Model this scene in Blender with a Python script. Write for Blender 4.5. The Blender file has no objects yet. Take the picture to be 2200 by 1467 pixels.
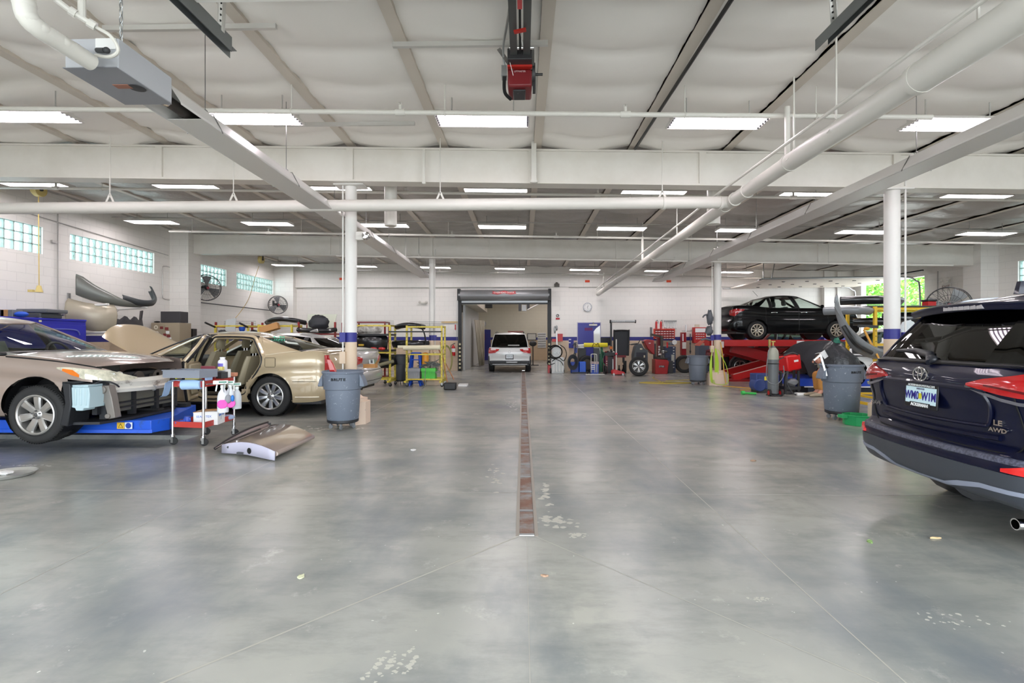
import bpy, bmesh, math, random
from mathutils import Vector, Matrix, Euler
R = random.Random(7)
pi = math.pi
sin, cos, rad = math.sin, math.cos, math.radians
SC = bpy.context.scene
COL = SC.collection
# ---------------------------------------------------------------- camera, sky, exposure
F, EYE = 1080.0, 1.42
YAW = math.atan(23 / F)
cam = bpy.data.cameras.new('camera')
cam.sensor_width = 36.0
cam.lens = F / 2200 * 36
cam.shift_y = -6.5 / 2200
cam.clip_start = .05
co = bpy.data.objects.new('camera', cam)
co.location = (0, 0, EYE)
co.rotation_euler = (pi / 2, 0, YAW)
COL.objects.link(co)
SC.camera = co
w = bpy.data.worlds.new('daylight')
SC.world = w
w.use_nodes = True
wn = w.node_tree.nodes
wb = wn['Background']
wb.inputs[0].default_value = (.86, .93, 1, 1)
wb.inputs[1].default_value = 1.9
vs = SC.view_settings
SC.display_settings.display_device = 'sRGB'
vs.view_transform = 'Standard'
vs.look = 'None'
vs.gamma = 1
vs.use_curve_mapping = False
vs.exposure = 2.2
SC.cycles.use_denoising = True
SC.cycles.max_bounces = 8
SC.cycles.diffuse_bounces = 5
SC.cycles.glossy_bounces = 4
SC.cycles.transparent_max_bounces = 16
SC.cycles.sample_clamp_indirect = 6
LAMP = 9.0          # strength of the fluorescent tubes

# ---------------------------------------------------------------- helpers
def at(px, py, Y):
    """the point of the room at depth Y seen at pixel px, py of the 2200 x 1467 frame"""
    u = (px - 1100) / F
    t = Y / (cos(YAW) + u * sin(YAW))
    return Vector((t * (-sin(YAW) + u * cos(YAW)), Y, EYE + (727 - py) / F * t))
def gnd(px, py, z=0.0):
    u = (px - 1100) / F
    t = (EYE - z) * F / (py - 727)
    return Vector((t * (-sin(YAW) + u * cos(YAW)), t * (cos(YAW) + u * sin(YAW)), z))

def lin(c):
    if isinstance(c, str):
        c = [int(c[i:i + 2], 16) for i in (0, 2, 4)]
    return tuple((v / 255 / 12.92) if v / 255 <= .04045 else ((v / 255 + .055) / 1.055) ** 2.4 for v in c) + (1,)
MATS = {}
def M(name, c='808080', rough=.5, metal=0., coat=0., spec=.5, emit=0., noise=None, bump=None, c2=None, alpha=1., sheen=0.):
    if name in MATS:
        return MATS[name]
    m = bpy.data.materials.new(name)
    MATS[name] = m
    m.use_nodes = True
    nt = m.node_tree
    b = nt.nodes['Principled BSDF']
    b.inputs['Base Color'].default_value = lin(c)
    b.inputs['Roughness'].default_value = rough
    b.inputs['Metallic'].default_value = metal
    b.inputs['Specular IOR Level'].default_value = spec
    if coat:
        b.inputs['Coat Weight'].default_value = coat
        b.inputs['Coat Roughness'].default_value = .04
    if emit:
        b.inputs['Emission Color'].default_value = lin(c)
        b.inputs['Emission Strength'].default_value = emit
    if noise or bump:
        tc = nt.nodes.new('ShaderNodeTexCoord')
    if noise:
        n = nt.nodes.new('ShaderNodeTexNoise')
        n.inputs['Scale'].default_value = noise[0]
        n.inputs['Detail'].default_value = 6
        n.inputs['Roughness'].default_value = .65
        nt.links.new(tc.outputs['Object'], n.inputs['Vector'])
        rp = nt.nodes.new('ShaderNodeValToRGB')
        rp.color_ramp.elements[0].position = noise[1]
        rp.color_ramp.elements[1].position = noise[2]
        rp.color_ramp.elements[0].color = lin(c2)
        rp.color_ramp.elements[1].color = lin(c)
        nt.links.new(n.outputs['Fac'], rp.inputs['Fac'])
        nt.links.new(rp.outputs['Color'], b.inputs['Base Color'])
    if bump:
        n2 = nt.nodes.new('ShaderNodeTexNoise')
        n2.inputs['Scale'].default_value = bump[0]
        n2.inputs['Detail'].default_value = 4
        nt.links.new(tc.outputs['Object'], n2.inputs['Vector'])
        bp = nt.nodes.new('ShaderNodeBump')
        bp.inputs['Strength'].default_value = bump[1]
        bp.inputs['Distance'].default_value = bump[2] if len(bump) > 2 else .02
        nt.links.new(n2.outputs['Fac'], bp.inputs['Height'])
        nt.links.new(bp.outputs['Normal'], b.inputs['Normal'])
    return m
def GLASS(name, tint, refl=1.0, rough=.02):
    """clear tinted pane: tinted see-through under a fresnel reflection"""
    if name in MATS:
        return MATS[name]
    m = bpy.data.materials.new(name)
    MATS[name] = m
    m.use_nodes = True
    nt = m.node_tree
    nt.nodes.remove(nt.nodes['Principled BSDF'])
    out = nt.nodes['Material Output']
    t = nt.nodes.new('ShaderNodeBsdfTransparent')
    t.inputs[0].default_value = lin(tint)
    g = nt.nodes.new('ShaderNodeBsdfGlossy')
    g.inputs['Roughness'].default_value = rough
    fr = nt.nodes.new('ShaderNodeLayerWeight')      # same reflectance from either side of the pane
    fr.inputs['Blend'].default_value = .5
    pw = nt.nodes.new('ShaderNodeMath')
    pw.operation = 'POWER'
    pw.inputs[1].default_value = 5
    mu = nt.nodes.new('ShaderNodeMath')
    mu.operation = 'MULTIPLY_ADD'
    mu.inputs[1].default_value = .7
    mu.inputs[2].default_value = .045 * refl
    mx = nt.nodes.new('ShaderNodeMixShader')
    nt.links.new(fr.outputs['Facing'], pw.inputs[0])
    nt.links.new(pw.outputs[0], mu.inputs[0])
    nt.links.new(mu.outputs[0], mx.inputs[0])
    nt.links.new(t.outputs[0], mx.inputs[1])
    nt.links.new(g.outputs[0], mx.inputs[2])
    nt.links.new(mx.outputs[0], out.inputs[0])
    return m

def tag(o, label=None, cat=None, group=None, kind=None):
    if label: o['label'] = label
    if cat: o['category'] = cat
    if group: o['group'] = group
    if kind: o['kind'] = kind
    return o
def thing(name, label, cat, loc=(0, 0, 0), rz=0., group=None):
    o = bpy.data.objects.new(name, None)
    COL.objects.link(o)
    o.location = loc
    o.rotation_euler = (0, 0, rz)
    o.empty_display_size = .1
    return tag(o, label, cat, group)
KIDS = {}
def kids(o):
    return KIDS.get(o.name, [])
def adopt(o, parent):
    o.parent = parent
    KIDS.setdefault(parent.name, []).append(o)
def copy_tree(o, parent=None, loc=None, rz=None, label=None):
    c = o.copy()
    COL.objects.link(c)
    if parent: adopt(c, parent)
    for k in list(kids(o)):
        copy_tree(k, c)
    if loc is not None: c.location = loc
    if rz is not None: c.rotation_euler = (0, 0, rz)
    if label: c['label'] = label
    return c

def smooth_path(pts, n=6):
    """Catmull-Rom through points of any dimension"""
    P = [Vector(p) for p in pts]
    out = []
    for i in range(len(P) - 1):
        a, b, c, d = P[max(i - 1, 0)], P[i], P[i + 1], P[min(i + 2, len(P) - 1)]
        for k in range(n):
            t = k / n
            out.append(.5 * (2 * b + (c - a) * t + (2 * a - 5 * b + 4 * c - d) * t * t + (3 * b - a - 3 * c + d) * t ** 3))
    out.append(P[-1])
    return out
def interp(tab, x):
    if x <= tab[0][0]: return tab[0][1]
    for (a, b), (c, d) in zip(tab, tab[1:]):
        if x <= c:
            return b + (d - b) * (x - a) / (c - a) if c > a else d
    return tab[-1][1]
def sinterp(tab, x):
    """monotone-ish smooth interpolation of a table"""
    n = len(tab)
    if x <= tab[0][0]: return tab[0][1]
    if x >= tab[-1][0]: return tab[-1][1]
    for i in range(n - 1):
        if x <= tab[i + 1][0]:
            (x0, y0), (x1, y1) = tab[i], tab[i + 1]
            s = (y1 - y0) / (x1 - x0)
            m0 = s if i == 0 else .5 * (s + (y0 - tab[i - 1][1]) / (x0 - tab[i - 1][0]))
            m1 = s if i == n - 2 else .5 * (s + (tab[i + 2][1] - y1) / (tab[i + 2][0] - x1))
            h = x1 - x0
            t = (x - x0) / h
            return (2*t**3 - 3*t*t + 1)*y0 + (t**3 - 2*t*t + t)*h*m0 + (-2*t**3 + 3*t*t)*y1 + (t**3 - t*t)*h*m1

class MB:
    def __init__(s, m=0):
        s.v, s.f, s.mi, s.m, s.T = [], [], [], m, None
    def add(s, vs, fs):
        k = len(s.v)
        if s.T is not None:
            vs = [s.T @ Vector(p) for p in vs]
        s.v += [tuple(p) for p in vs]
        s.f += [tuple(i + k for i in f) for f in fs]
        s.mi += [s.m] * len(fs)
        return s
    def box(s, lo, hi, mat=None):
        (x0, y0, z0), (x1, y1, z1) = lo, hi
        vs = [(x, y, z) for z in (z0, z1) for x, y in ((x0, y0), (x1, y0), (x1, y1), (x0, y1))]
        if mat is not None: vs = [mat @ Vector(p) for p in vs]
        return s.add(vs, [(3, 2, 1, 0), (4, 5, 6, 7), (0, 1, 5, 4), (1, 2, 6, 5), (2, 3, 7, 6), (3, 0, 4, 7)])
    def cbox(s, c, d, mat=None):
        return s.box([c[i] - d[i] / 2 for i in range(3)], [c[i] + d[i] / 2 for i in range(3)], mat)
    def bar(s, p0, p1, wd, ht, up=(0, 0, 1)):
        p0, p1 = Vector(p0), Vector(p1)
        d = (p1 - p0).normalized()
        x = d.cross(Vector(up))
        if x.length < 1e-4: x = d.cross(Vector((0, 1, 0)))
        x.normalize()
        y = x.cross(d)
        vs = [p + x * a * wd / 2 + y * b * ht / 2 for p in (p0, p1) for a, b in ((-1, -1), (1, -1), (1, 1), (-1, 1))]
        return s.add(vs, [(0, 1, 2, 3), (7, 6, 5, 4), (0, 4, 5, 1), (1, 5, 6, 2), (2, 6, 7, 3), (3, 7, 4, 0)])
    def tube(s, pts, r, n=8, closed=False, cap=True):
        P = [Vector(p) for p in pts]
        k = len(P)
        rr = r if isinstance(r, (list, tuple)) else [r] * k
        ref = None
        vs, fs = [], []
        for i in range(k):
            if closed: d = P[(i + 1) % k] - P[i - 1]
            else: d = P[min(i + 1, k - 1)] - P[max(i - 1, 0)]
            d = d.normalized() if d.length > 1e-9 else Vector((0, 0, 1))
            if ref is None:
                ref = Vector((0, 0, 1)) if abs(d.z) < .9 else Vector((1, 0, 0))
            x = ref - d * ref.dot(d)
            if x.length < 1e-5: x = Vector((1, 0, 0)).cross(d)
            x.normalize()
            ref = x
            y = d.cross(x)
            for j in range(n):
                a = 2 * pi * j / n
                vs.append(P[i] + (x * cos(a) + y * sin(a)) * rr[i])
        for i in range(k if closed else k - 1):
            for j in range(n):
                a, b = i * n + j, i * n + (j + 1) % n
                c, d2 = ((i + 1) % k) * n + (j + 1) % n, ((i + 1) % k) * n + j
                fs.append((a, b, c, d2))
        if cap and not closed:
            fs.append(tuple(range(n))[::-1])
            fs.append(tuple((k - 1) * n + j for j in range(n)))
        return s.add(vs, fs)
    def cyl(s, p0, p1, r, n=16, r2=None):
        return s.tube([p0, p1], [r, r if r2 is None else r2], n)
    def lathe(s, prof, n=24, T=None, closed=False, a0=0., a1=2 * pi):
        """prof (r, z) turned about z"""
        vs, fs = [], []
        k = len(prof)
        full = abs(a1 - a0 - 2 * pi) < 1e-6
        m = n if full else n + 1
        for j in range(m):
            a = a0 + (a1 - a0) * j / n
            for r, z in prof:
                vs.append(Vector((r * cos(a), r * sin(a), z)))
        for j in range(n):
            j2 = (j + 1) % m
            for i in range(k if closed else k - 1):
                i2 = (i + 1) % k
                fs.append((j * k + i, j2 * k + i, j2 * k + i2, j * k + i2))
        if T is not None: vs = [T @ p for p in vs]
        return s.add(vs, fs)
    def torus(s, c, ax, Rr, r, n=32, m=8):
        q = Vector((0, 0, 1)).rotation_difference(Vector(ax)).to_matrix().to_4x4()
        return s.lathe([(Rr + r * cos(2 * pi * i / m), r * sin(2 * pi * i / m)) for i in range(m)], n, Matrix.Translation(c) @ q, True)
    def prism(s, poly, d0, d1, plane='xz'):
        """extrude a 2-D outline; plane xz extrudes along y, yz along x, xy along z"""
        f = {'xz': lambda a, b, d: (a, d, b), 'yz': lambda a, b, d: (d, a, b), 'xy': lambda a, b, d: (a, b, d)}[plane]
        n = len(poly)
        vs = [f(a, b, d0) for a, b in poly] + [f(a, b, d1) for a, b in poly]
        fs = [tuple(range(n)), tuple(range(2 * n - 1, n - 1, -1))] + [(i, i + n, (i + 1) % n + n, (i + 1) % n) for i in range(n)]
        return s.add(vs, fs)
    def grid(s, rows, closed=False, flip=False):
        a, b = len(rows), len(rows[0])
        vs = [p for r in rows for p in r]
        fs = []
        for i in range(a - 1):
            for j in range(b if closed else b - 1):
                q = (i * b + j, i * b + (j + 1) % b, (i + 1) * b + (j + 1) % b, (i + 1) * b + j)
                fs.append(q[::-1] if flip else q)
        return s.add(vs, fs)
    def slab(s, rows, off):
        """a sheet with thickness: rows of points, and the same moved by off (vector, or function of point)"""
        o = off if callable(off) else (lambda p: Vector(p) + Vector(off))
        a, b = len(rows), len(rows[0])
        vs = [Vector(p) for r in rows for p in r]
        n = len(vs)
        vs = vs + [Vector(o(p)) for p in vs]
        fs = []
        for i in range(a - 1):
            for j in range(b - 1):
                q = (i * b + j, i * b + j + 1, (i + 1) * b + j + 1, (i + 1) * b + j)
                fs += [q, tuple(x + n for x in q[::-1])]
        bd = [j for j in range(b)] + [i * b + b - 1 for i in range(1, a)] + [(a - 1) * b + j for j in range(b - 2, -1, -1)] + [i * b for i in range(a - 2, 0, -1)]
        for x, y in zip(bd, bd[1:] + bd[:1]):
            fs.append((y, x, x + n, y + n))
        return s.add(vs, fs)
    def blob(s, c, rx, ry, rz, n=12, jit=0., seed=1, k=8):
        q = random.Random(seed)
        vs = [(c[0], c[1], c[2] - rz)]
        for i in range(1, k):
            t = pi * i / k - pi / 2
            for j in range(n):
                a = 2 * pi * j / n
                g = 1 + q.uniform(-jit, jit)
                vs.append((c[0] + rx * cos(t) * cos(a) * g, c[1] + ry * cos(t) * sin(a) * g, c[2] + rz * sin(t) * g))
        vs.append((c[0], c[1], c[2] + rz))
        fs = [(0, 1 + (j + 1) % n, 1 + j) for j in range(n)]
        for i in range(k - 2):
            for j in range(n):
                a, b = 1 + i * n + j, 1 + i * n + (j + 1) % n
                fs.append((a, b, b + n, a + n))
        e = len(vs) - 1
        fs += [(e, e - n + j, e - n + (j + 1) % n) for j in range(n)]
        return s.add(vs, fs)
    def build(s, name, mats, parent=None, smooth=35, bevel=0, world=False, solid=0, subsurf=0, keep=False, weld=False):
        me = bpy.data.meshes.new(name)
        off = Vector((0, 0, 0))
        if parent is None and s.v and not keep:
            xs = [p[0] for p in s.v]; ys = [p[1] for p in s.v]; zs = [p[2] for p in s.v]
            off = Vector(((min(xs) + max(xs)) / 2, (min(ys) + max(ys)) / 2, min(zs)))
        vs = [Vector(p) - off for p in s.v]
        if world and parent is not None:
            pm = parent.matrix_basis.copy()
            if parent.parent: pm = parent.parent.matrix_basis @ pm
            inv = pm.inverted()
            vs = [inv @ p for p in vs]
        me.from_pydata([tuple(p) for p in vs], [], s.f)
        for m in (mats if isinstance(mats, (list, tuple)) else [mats]):
            me.materials.append(m)
        if isinstance(mats, (list, tuple)) and len(mats) > 1:
            me.polygons.foreach_set('material_index', s.mi)
        me.update()
        if weld or solid:
            bm = bmesh.new(); bm.from_mesh(me); bmesh.ops.remove_doubles(bm, verts=bm.verts, dist=2e-4); bm.to_mesh(me); bm.free()
        if smooth:
            me.polygons.foreach_set('use_smooth', [True] * len(me.polygons))
            me.set_sharp_from_angle(angle=rad(smooth))
        o = bpy.data.objects.new(name, me)
        COL.objects.link(o)
        if parent is not None: adopt(o, parent)
        else: o.location = off
        if solid:
            q = o.modifiers.new('solid', 'SOLIDIFY'); q.thickness = solid; q.offset = 0
        if subsurf:
            q = o.modifiers.new('sub', 'SUBSURF'); q.levels = q.render_levels = subsurf
        if bevel:
            q = o.modifiers.new('bevel', 'BEVEL'); q.width = bevel; q.segments = 2; q.limit_method = 'ANGLE'
        return o
def text(body, size, mat, parent, T, name='lettering', extrude=.0015, align='CENTER', sx=1., bold=0.):
    cu = bpy.data.curves.new('t', 'FONT')
    cu.body = body; cu.size = size; cu.extrude = extrude; cu.align_x = align; cu.align_y = 'CENTER'; cu.resolution_u = 2
    cu.offset = bold
    to = bpy.data.objects.new('t', cu)
    me = bpy.data.meshes.new_from_object(to)
    bpy.data.objects.remove(to)
    me.name = name
    me.materials.clear(); me.materials.append(mat)
    me.transform(T @ Matrix.Diagonal((sx, 1, 1, 1)))
    o = bpy.data.objects.new(name, me)
    COL.objects.link(o)
    if parent is not None: adopt(o, parent)
    return o
def frame(o, x, y):
    """matrix from origin and the directions of local x and y"""
    x = Vector(x).normalized(); y = Vector(y); y = (y - x * x.dot(y)).normalized(); z = x.cross(y)
    return Matrix(((x.x, y.x, z.x, o[0]), (x.y, y.y, z.y, o[1]), (x.z, y.z, z.z, o[2]), (0, 0, 0, 1)))
FACE = lambda o: frame(o, (1, 0, 0), (0, 0, 1))          # sheet facing the camera side (-Y)
def Tz(x, y, z, a=0): return Matrix.Translation((x, y, z)) @ Matrix.Rotation(a, 4, 'Z')

# ---------------------------------------------------------------- common materials
white = M('white_paint', 'e2e0db', .5)
offwhite = M('off_white_metal', 'cfccc4', .45)
cream = M('cream_pipe', 'd6d3cb', .4)
galv = M('galvanised_steel', 'a9abab', .38, .85)
steel = M('bare_steel', '9a9a98', .3, 1)
chrome = M('chrome', 'd8d8d8', .12, 1)
alloy = M('alloy_wheel', 'b9b9b7', .28, .9)
black = M('black_plastic', '1b1b1c', .45)
dkgrey = M('dark_grey_plastic', '3a3b3d', .5)
grey = M('grey_plastic', '74777a', .5)
rubber = M('tyre_rubber', '2a2a2a', .75, noise=(9, .3, .7), c2='202020')
gap = M('shadow_gap', '050505', .8)
yellow = M('yellow_powder_coat', 'd3c04a', .45, noise=(14, .35, .5), c2='a8973f')
redp = M('dark_red_powder_coat', '8a1f22', .45)
red = M('red_enamel', 'b81418', .35)
blue = M('blue_enamel', '1d50b8', .4, noise=(5, .3, .55), c2='143c94')
navy = M('navy_wall_paint', '2f3183', .5)
beige = M('beige_wall_paint', 'd6c0a6', .55)
card = M('brown_cardboard', 'b98a55', .8)
paper = M('white_paper', 'e8e8e6', .7)
# ================================================================ the building
XL, XR, YF, YB = -10.83, 14.1, -1.6, 22.0
SL = -.0187
def slope(x): return SL * x
ZB1, ZB2 = 3.94, 3.87          # beam undersides at x = 0
D1, D2 = 8.24, 15.5

def floor_material():
    m = bpy.data.materials.new('sealed_concrete'); m.use_nodes = True
    nt = m.node_tree; b = nt.nodes['Principled BSDF']; L = nt.links.new
    tc = nt.nodes.new('ShaderNodeTexCoord')
    def noise(s, d, r=.6, sc=(1, 1, 1)):
        mp = nt.nodes.new('ShaderNodeMapping'); mp.inputs['Scale'].default_value = sc
        L(tc.outputs['Object'], mp.inputs[0])
        n = nt.nodes.new('ShaderNodeTexNoise'); n.inputs['Scale'].default_value = s; n.inputs['Detail'].default_value = d; n.inputs['Roughness'].default_value = r
        L(mp.outputs[0], n.inputs['Vector']); return n.outputs['Fac']
    def ramp(f, a, b2, c0=(0, 0, 0, 1), c1=(1, 1, 1, 1)):
        r = nt.nodes.new('ShaderNodeValToRGB'); e = r.color_ramp.elements
        e[0].position, e[1].position, e[0].color, e[1].color = a, b2, c0, c1
        L(f, r.inputs[0]); return r.outputs[0]
    def mix(f, a, b2, t='MIX'):
        x = nt.nodes.new('ShaderNodeMix'); x.data_type = 'RGBA'; x.blend_type = t
        if isinstance(f, float): x.inputs[0].default_value = f
        else: L(f, x.inputs[0])
        for k, v in ((6, a), (7, b2)):
            if isinstance(v, tuple): x.inputs[k].default_value = v
            else: L(v, x.inputs[k])
        return x.outputs[2]
    base = ramp(noise(.55, 5, .55), .35, .66, lin('8a8c88'), lin('b0aea4'))
    streak = ramp(noise(1.3, 6, .7, (1, 2.6, 1)), .46, .86)
    c = mix(streak, base, lin('717473'))
    worn = ramp(noise(2.6, 9, .72), .60, .70)
    c = mix(worn, c, lin('b3b1a8'))
    spots = ramp(noise(26, 3, .5), .735, .76)
    c = mix(spots, c, lin('cfcdc4'))
    dark = ramp(noise(.8, 7, .62, (1.4, .8, 1)), .48, .74)
    c = mix(dark, c, lin('6e7579'))
    L(c, b.inputs['Base Color'])
    b.inputs['Roughness'].default_value = .26
    b.inputs['Specular IOR Level'].default_value = .55
    bp = nt.nodes.new('ShaderNodeBump'); bp.inputs['Strength'].default_value = .12; bp.inputs['Distance'].default_value = .01
    L(noise(7, 4), bp.inputs['Height']); L(bp.outputs[0], b.inputs['Normal'])
    return m
def wall_material(name, c, axis, rough=.5, bs=.35):
    m = bpy.data.materials.new(name); m.use_nodes = True
    nt = m.node_tree; b = nt.nodes['Principled BSDF']; L = nt.links.new
    tc = nt.nodes.new('ShaderNodeTexCoord'); sp = nt.nodes.new('ShaderNodeSeparateXYZ'); cb = nt.nodes.new('ShaderNodeCombineXYZ')
    L(tc.outputs['Object'], sp.inputs[0]); L(sp.outputs[axis], cb.inputs[0]); L(sp.outputs[2], cb.inputs[1])
    br = nt.nodes.new('ShaderNodeTexBrick')
    br.inputs['Scale'].default_value = 1; br.inputs['Brick Width'].default_value = .405; br.inputs['Row Height'].default_value = .203
    br.inputs['Mortar Size'].default_value = .006; br.inputs['Mortar Smooth'].default_value = .6
    k = lin(c)
    br.inputs['Color1'].default_value = k; br.inputs['Color2'].default_value = tuple(v * .985 for v in k[:3]) + (1,)
    br.inputs['Mortar'].default_value = tuple(v * .86 for v in k[:3]) + (1,)
    L(cb.outputs[0], br.inputs['Vector']); L(br.outputs['Color'], b.inputs['Base Color'])
    bp = nt.nodes.new('ShaderNodeBump'); bp.invert = True; bp.inputs['Strength'].default_value = bs; bp.inputs['Distance'].default_value = .01
    L(br.outputs['Fac'], bp.inputs['Height']); L(bp.outputs[0], b.inputs['Normal'])
    b.inputs['Roughness'].default_value = rough
    return m
WX = [wall_material('white_block_wall_x', 'e9e6e0', 0), wall_material('navy_block_wall_x', '2f3183', 0), wall_material('beige_block_wall_x', 'd6c0a6', 0)]
WY = [wall_material('white_block_wall_y', 'e9e6e0', 1), wall_material('navy_block_wall_y', '2f3183', 1), wall_material('beige_block_wall_y', 'd6c0a6', 1)]
joint = M('joint_filler', 'aba79d', .8)
rust = M('rusty_grate', '7b5a4a', .6, .3, noise=(6, .4, .6), c2='8f8a86')

# ---- floor, with the shallow lift recess and the trench drain left open
PIT = (-10.4, 6.42, -4.73, 7.27)
DR = (-.03, 3.62, .09, YB + .3)
def cells(xs, ys, holes):
    for a, b in zip(xs, xs[1:]):
        for c, d in zip(ys, ys[1:]):
            mx, my = (a + b) / 2, (c + d) / 2
            if not any(h[0] < mx < h[2] and h[1] < my < h[3] for h in holes):
                yield a, c, b, d
fl = MB()
DRX = (-.028, .09)
xs = sorted([XL - .2, PIT[0], PIT[2], DRX[0], DRX[1], XR + .2]); ys = sorted([YF - .4, DR[1], PIT[1], PIT[3], YB + .4])
for a, c, b, d in cells(xs, ys, [PIT, DR]):
    fl.add([(a, c, 0), (b, c, 0), (b, d, 0), (a, d, 0)], [(0, 1, 2, 3)])
x0, y0, x1, y1 = PIT
for p, q in (((x0, y0), (x1, y0)), ((x1, y0), (x1, y1)), ((x1, y1), (x0, y1)), ((x0, y1), (x0, y0))):
    fl.add([(p[0], p[1], 0), (q[0], q[1], 0), (q[0], q[1], -.065), (p[0], p[1], -.065)], [(0, 1, 2, 3)])
fl.add([(x0, y0, -.065), (x1, y0, -.065), (x1, y1, -.065), (x0, y1, -.065)], [(0, 1, 2, 3)])
fl.add([(-3.6, YB + .4, 0), (5.5, YB + .4, 0), (5.5, 33.4, 0), (-3.6, 33.4, 0)], [(0, 1, 2, 3)])
fl.m = 1
def jl(p, q, wd=.007):
    p, q = Vector((p[0], p[1], .0007)), Vector((q[0], q[1], .0007))
    n = (q - p).cross(Vector((0, 0, 1))).normalized() * wd / 2
    fl.add([p - n, q - n, q + n, p + n], [(0, 1, 2, 3)])
for X in (-7.24, 1.58, 5.98, 10.4): jl((X, YF), (X, YB))
jl((-2.9, YF), (-2.9, 6.4)); jl((-2.9, 8.6), (-2.9, YB))
for Y in (.95, 4.62, 8.24, 11.9, 15.5, 19.1):
    jl((XL, Y), (-4.75 if Y > 6 and Y < 7.3 else DRX[0] - .05, Y)); jl((DRX[1] + .05, Y), (XR, Y))
jl((-.04, 3.6), (-1.62, 1.9), .012); jl((-1.62, 1.9), (-2.9, .55), .012)
jl((.10, 3.6), (1.58, 1.98), .007)
jl((.03, 3.6), (.03, 1.2), .003)
def splat(px, py, w, h, n, s, r0=.02, r1=.05, ang=0.):
    q = random.Random(s); c = gnd(px, py)
    for i in range(n):
        a, b = q.gauss(0, .4) * w, q.gauss(0, .4) * h
        x, y = c.x + a * cos(ang) - b * sin(ang), c.y + a * sin(ang) + b * cos(ang); r = q.uniform(r0, r1)
        fl.add([(x + r * q.uniform(.4, 1) * cos(t * pi / 4), y + r * q.uniform(.3, .9) * sin(t * pi / 4), .0004 + 5e-6 * i + 2e-7 * s) for t in range(8)], [tuple(range(8))])
fl.m = 3
splat(1172, 1060, .05, .45, 30, 1, .01, .045); splat(1195, 1120, .16, .14, 60, 2, .008, .04); splat(1235, 1150, .08, .06, 30, 3, .005, .025); splat(1060, 1020, .1, .5, 24, 4, .01, .04)
splat(1632, 1286, .07, .03, 40, 5, .004, .012)
for k in range(4): splat(812 + 24 * k, 1425, .018, .12, 16, 6 + k, .006, .02, -.25)
splat(60, 1000, .5, .04, 20, 20, .01, .03); splat(1100, 870, .2, 1.2, 24, 21, .01, .04); splat(700, 920, .8, .3, 30, 22, .02, .06); splat(2040, 1330, .25, .12, 26, 23, .004, .016)
fl.m = 2
for sx in (DRX[0] - .022, DRX[1] - .004): fl.box((sx, DR[1] - .01, -.1), (sx + .026, DR[3], .0015))
fo = fl.build('floor', [floor_material(), joint, M('drain_frame', '9c948a', .6, .2), M('floor_residue', 'b4b1a6', .6)], keep=True)
tag(fo, 'grey sealed concrete garage floor with saw-cut joints', 'floor', kind='structure')
g = MB(); g.m = 0
g.box((DRX[0] - .1, DR[1] - .1, -.12), (DRX[1] + .1, DR[3] + 1, -.1)); g.box((DRX[0] - .1, DR[3] - .01, -.12), (DRX[1] + .1, DR[3] + .02, -.002)); g.m = 1
y = DR[1] + .015
k = 0
while y < YB + .28:
    st = .0135 if y < 9 else .03
    g.m = 2 if (k % 37) < 3 and y < 12 else 1
    g.box((DRX[0] + .004, y, -.02), (DRX[1] - .006, y + st * .58, -.001))
    y += st; k += 1
    if k % 37 == 0: y += .012
tag(g.build('drain_grate', [gap, rust, galv], smooth=0), 'long rusty slotted grate of the trench drain down the middle of the floor', 'drain grate')

# ---- block walls
ZT = 4.85
SZ = (1.33, 1.49)
def wall(name, axis, pos, thick, u0, u1, holes, mats, label, zt=ZT, top=None):
    """axis 0: wall runs along x at depth pos; axis 1: runs along y at x = pos. thick is signed, away from the room"""
    mb = MB()
    us = sorted({u0, u1, *[h[0] for h in holes], *[h[2] for h in holes]})
    zs = sorted({0., SZ[0], SZ[1], zt, *[h[1] for h in holes], *[h[3] for h in holes]})
    for a, c, b, d in cells(us, zs, holes):
        mb.m = 2 if d <= SZ[0] + .001 else 1 if d <= SZ[1] + .001 else 0
        p, q = sorted((pos, pos + thick))
        if axis == 0: mb.box((a, p, c), (b, q, d))
        else: mb.box((p, a, c), (q, b, d))
    return tag(mb.build(name, mats, smooth=0, keep=True), label, 'wall', kind='structure')
LW = [(7.5, 11.12), (11.8, 14.55), (16.3, 18.15), (18.8, 21.6)]
WZ = (3.32, 3.93)
wall('wall_left', 1, XL, -.2, YF, YB + .2, [(a, WZ[0], b, WZ[1]) for a, b in LW], WY, 'white block wall with blue stripe and glass block windows')
RW = [(8.2, 11.0), (11.7, 14.62)]
RZ = (3.0, 3.62)
GD = (17.95, 21.25, 3.62)
wall('wall_right', 1, XR, .2, YF, YB + .2, [(a, RZ[0], b, RZ[1]) for a, b in RW] + [(GD[0], 0., GD[1], GD[2])], WY, 'white block wall beyond the open garage door')
OP = (-2.72, 1.13, 3.06)
wall('wall_back', 0, YB, .2, XL, XR, [(OP[0], 0., OP[1], OP[2])], WX, 'white block back wall with blue stripe over beige paint')
wall('wall_front', 0, YF, -.2, XL, XR, [(-2.75, 0., 2.75, 3.75), (-8.6, 0., -3.7, 3.75), (3.7, 0., 12.2, 3.75)], WX, 'white block front wall with open garage doorways')
tb = MB()
tb.box((XL, YB - .14, 3.66), (XR, YB, 4.7)); tag(tb.build('trim_1', WX[0], smooth=0, keep=True), 'white bond beam along the top of the back wall', 'trim', kind='structure')
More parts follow.
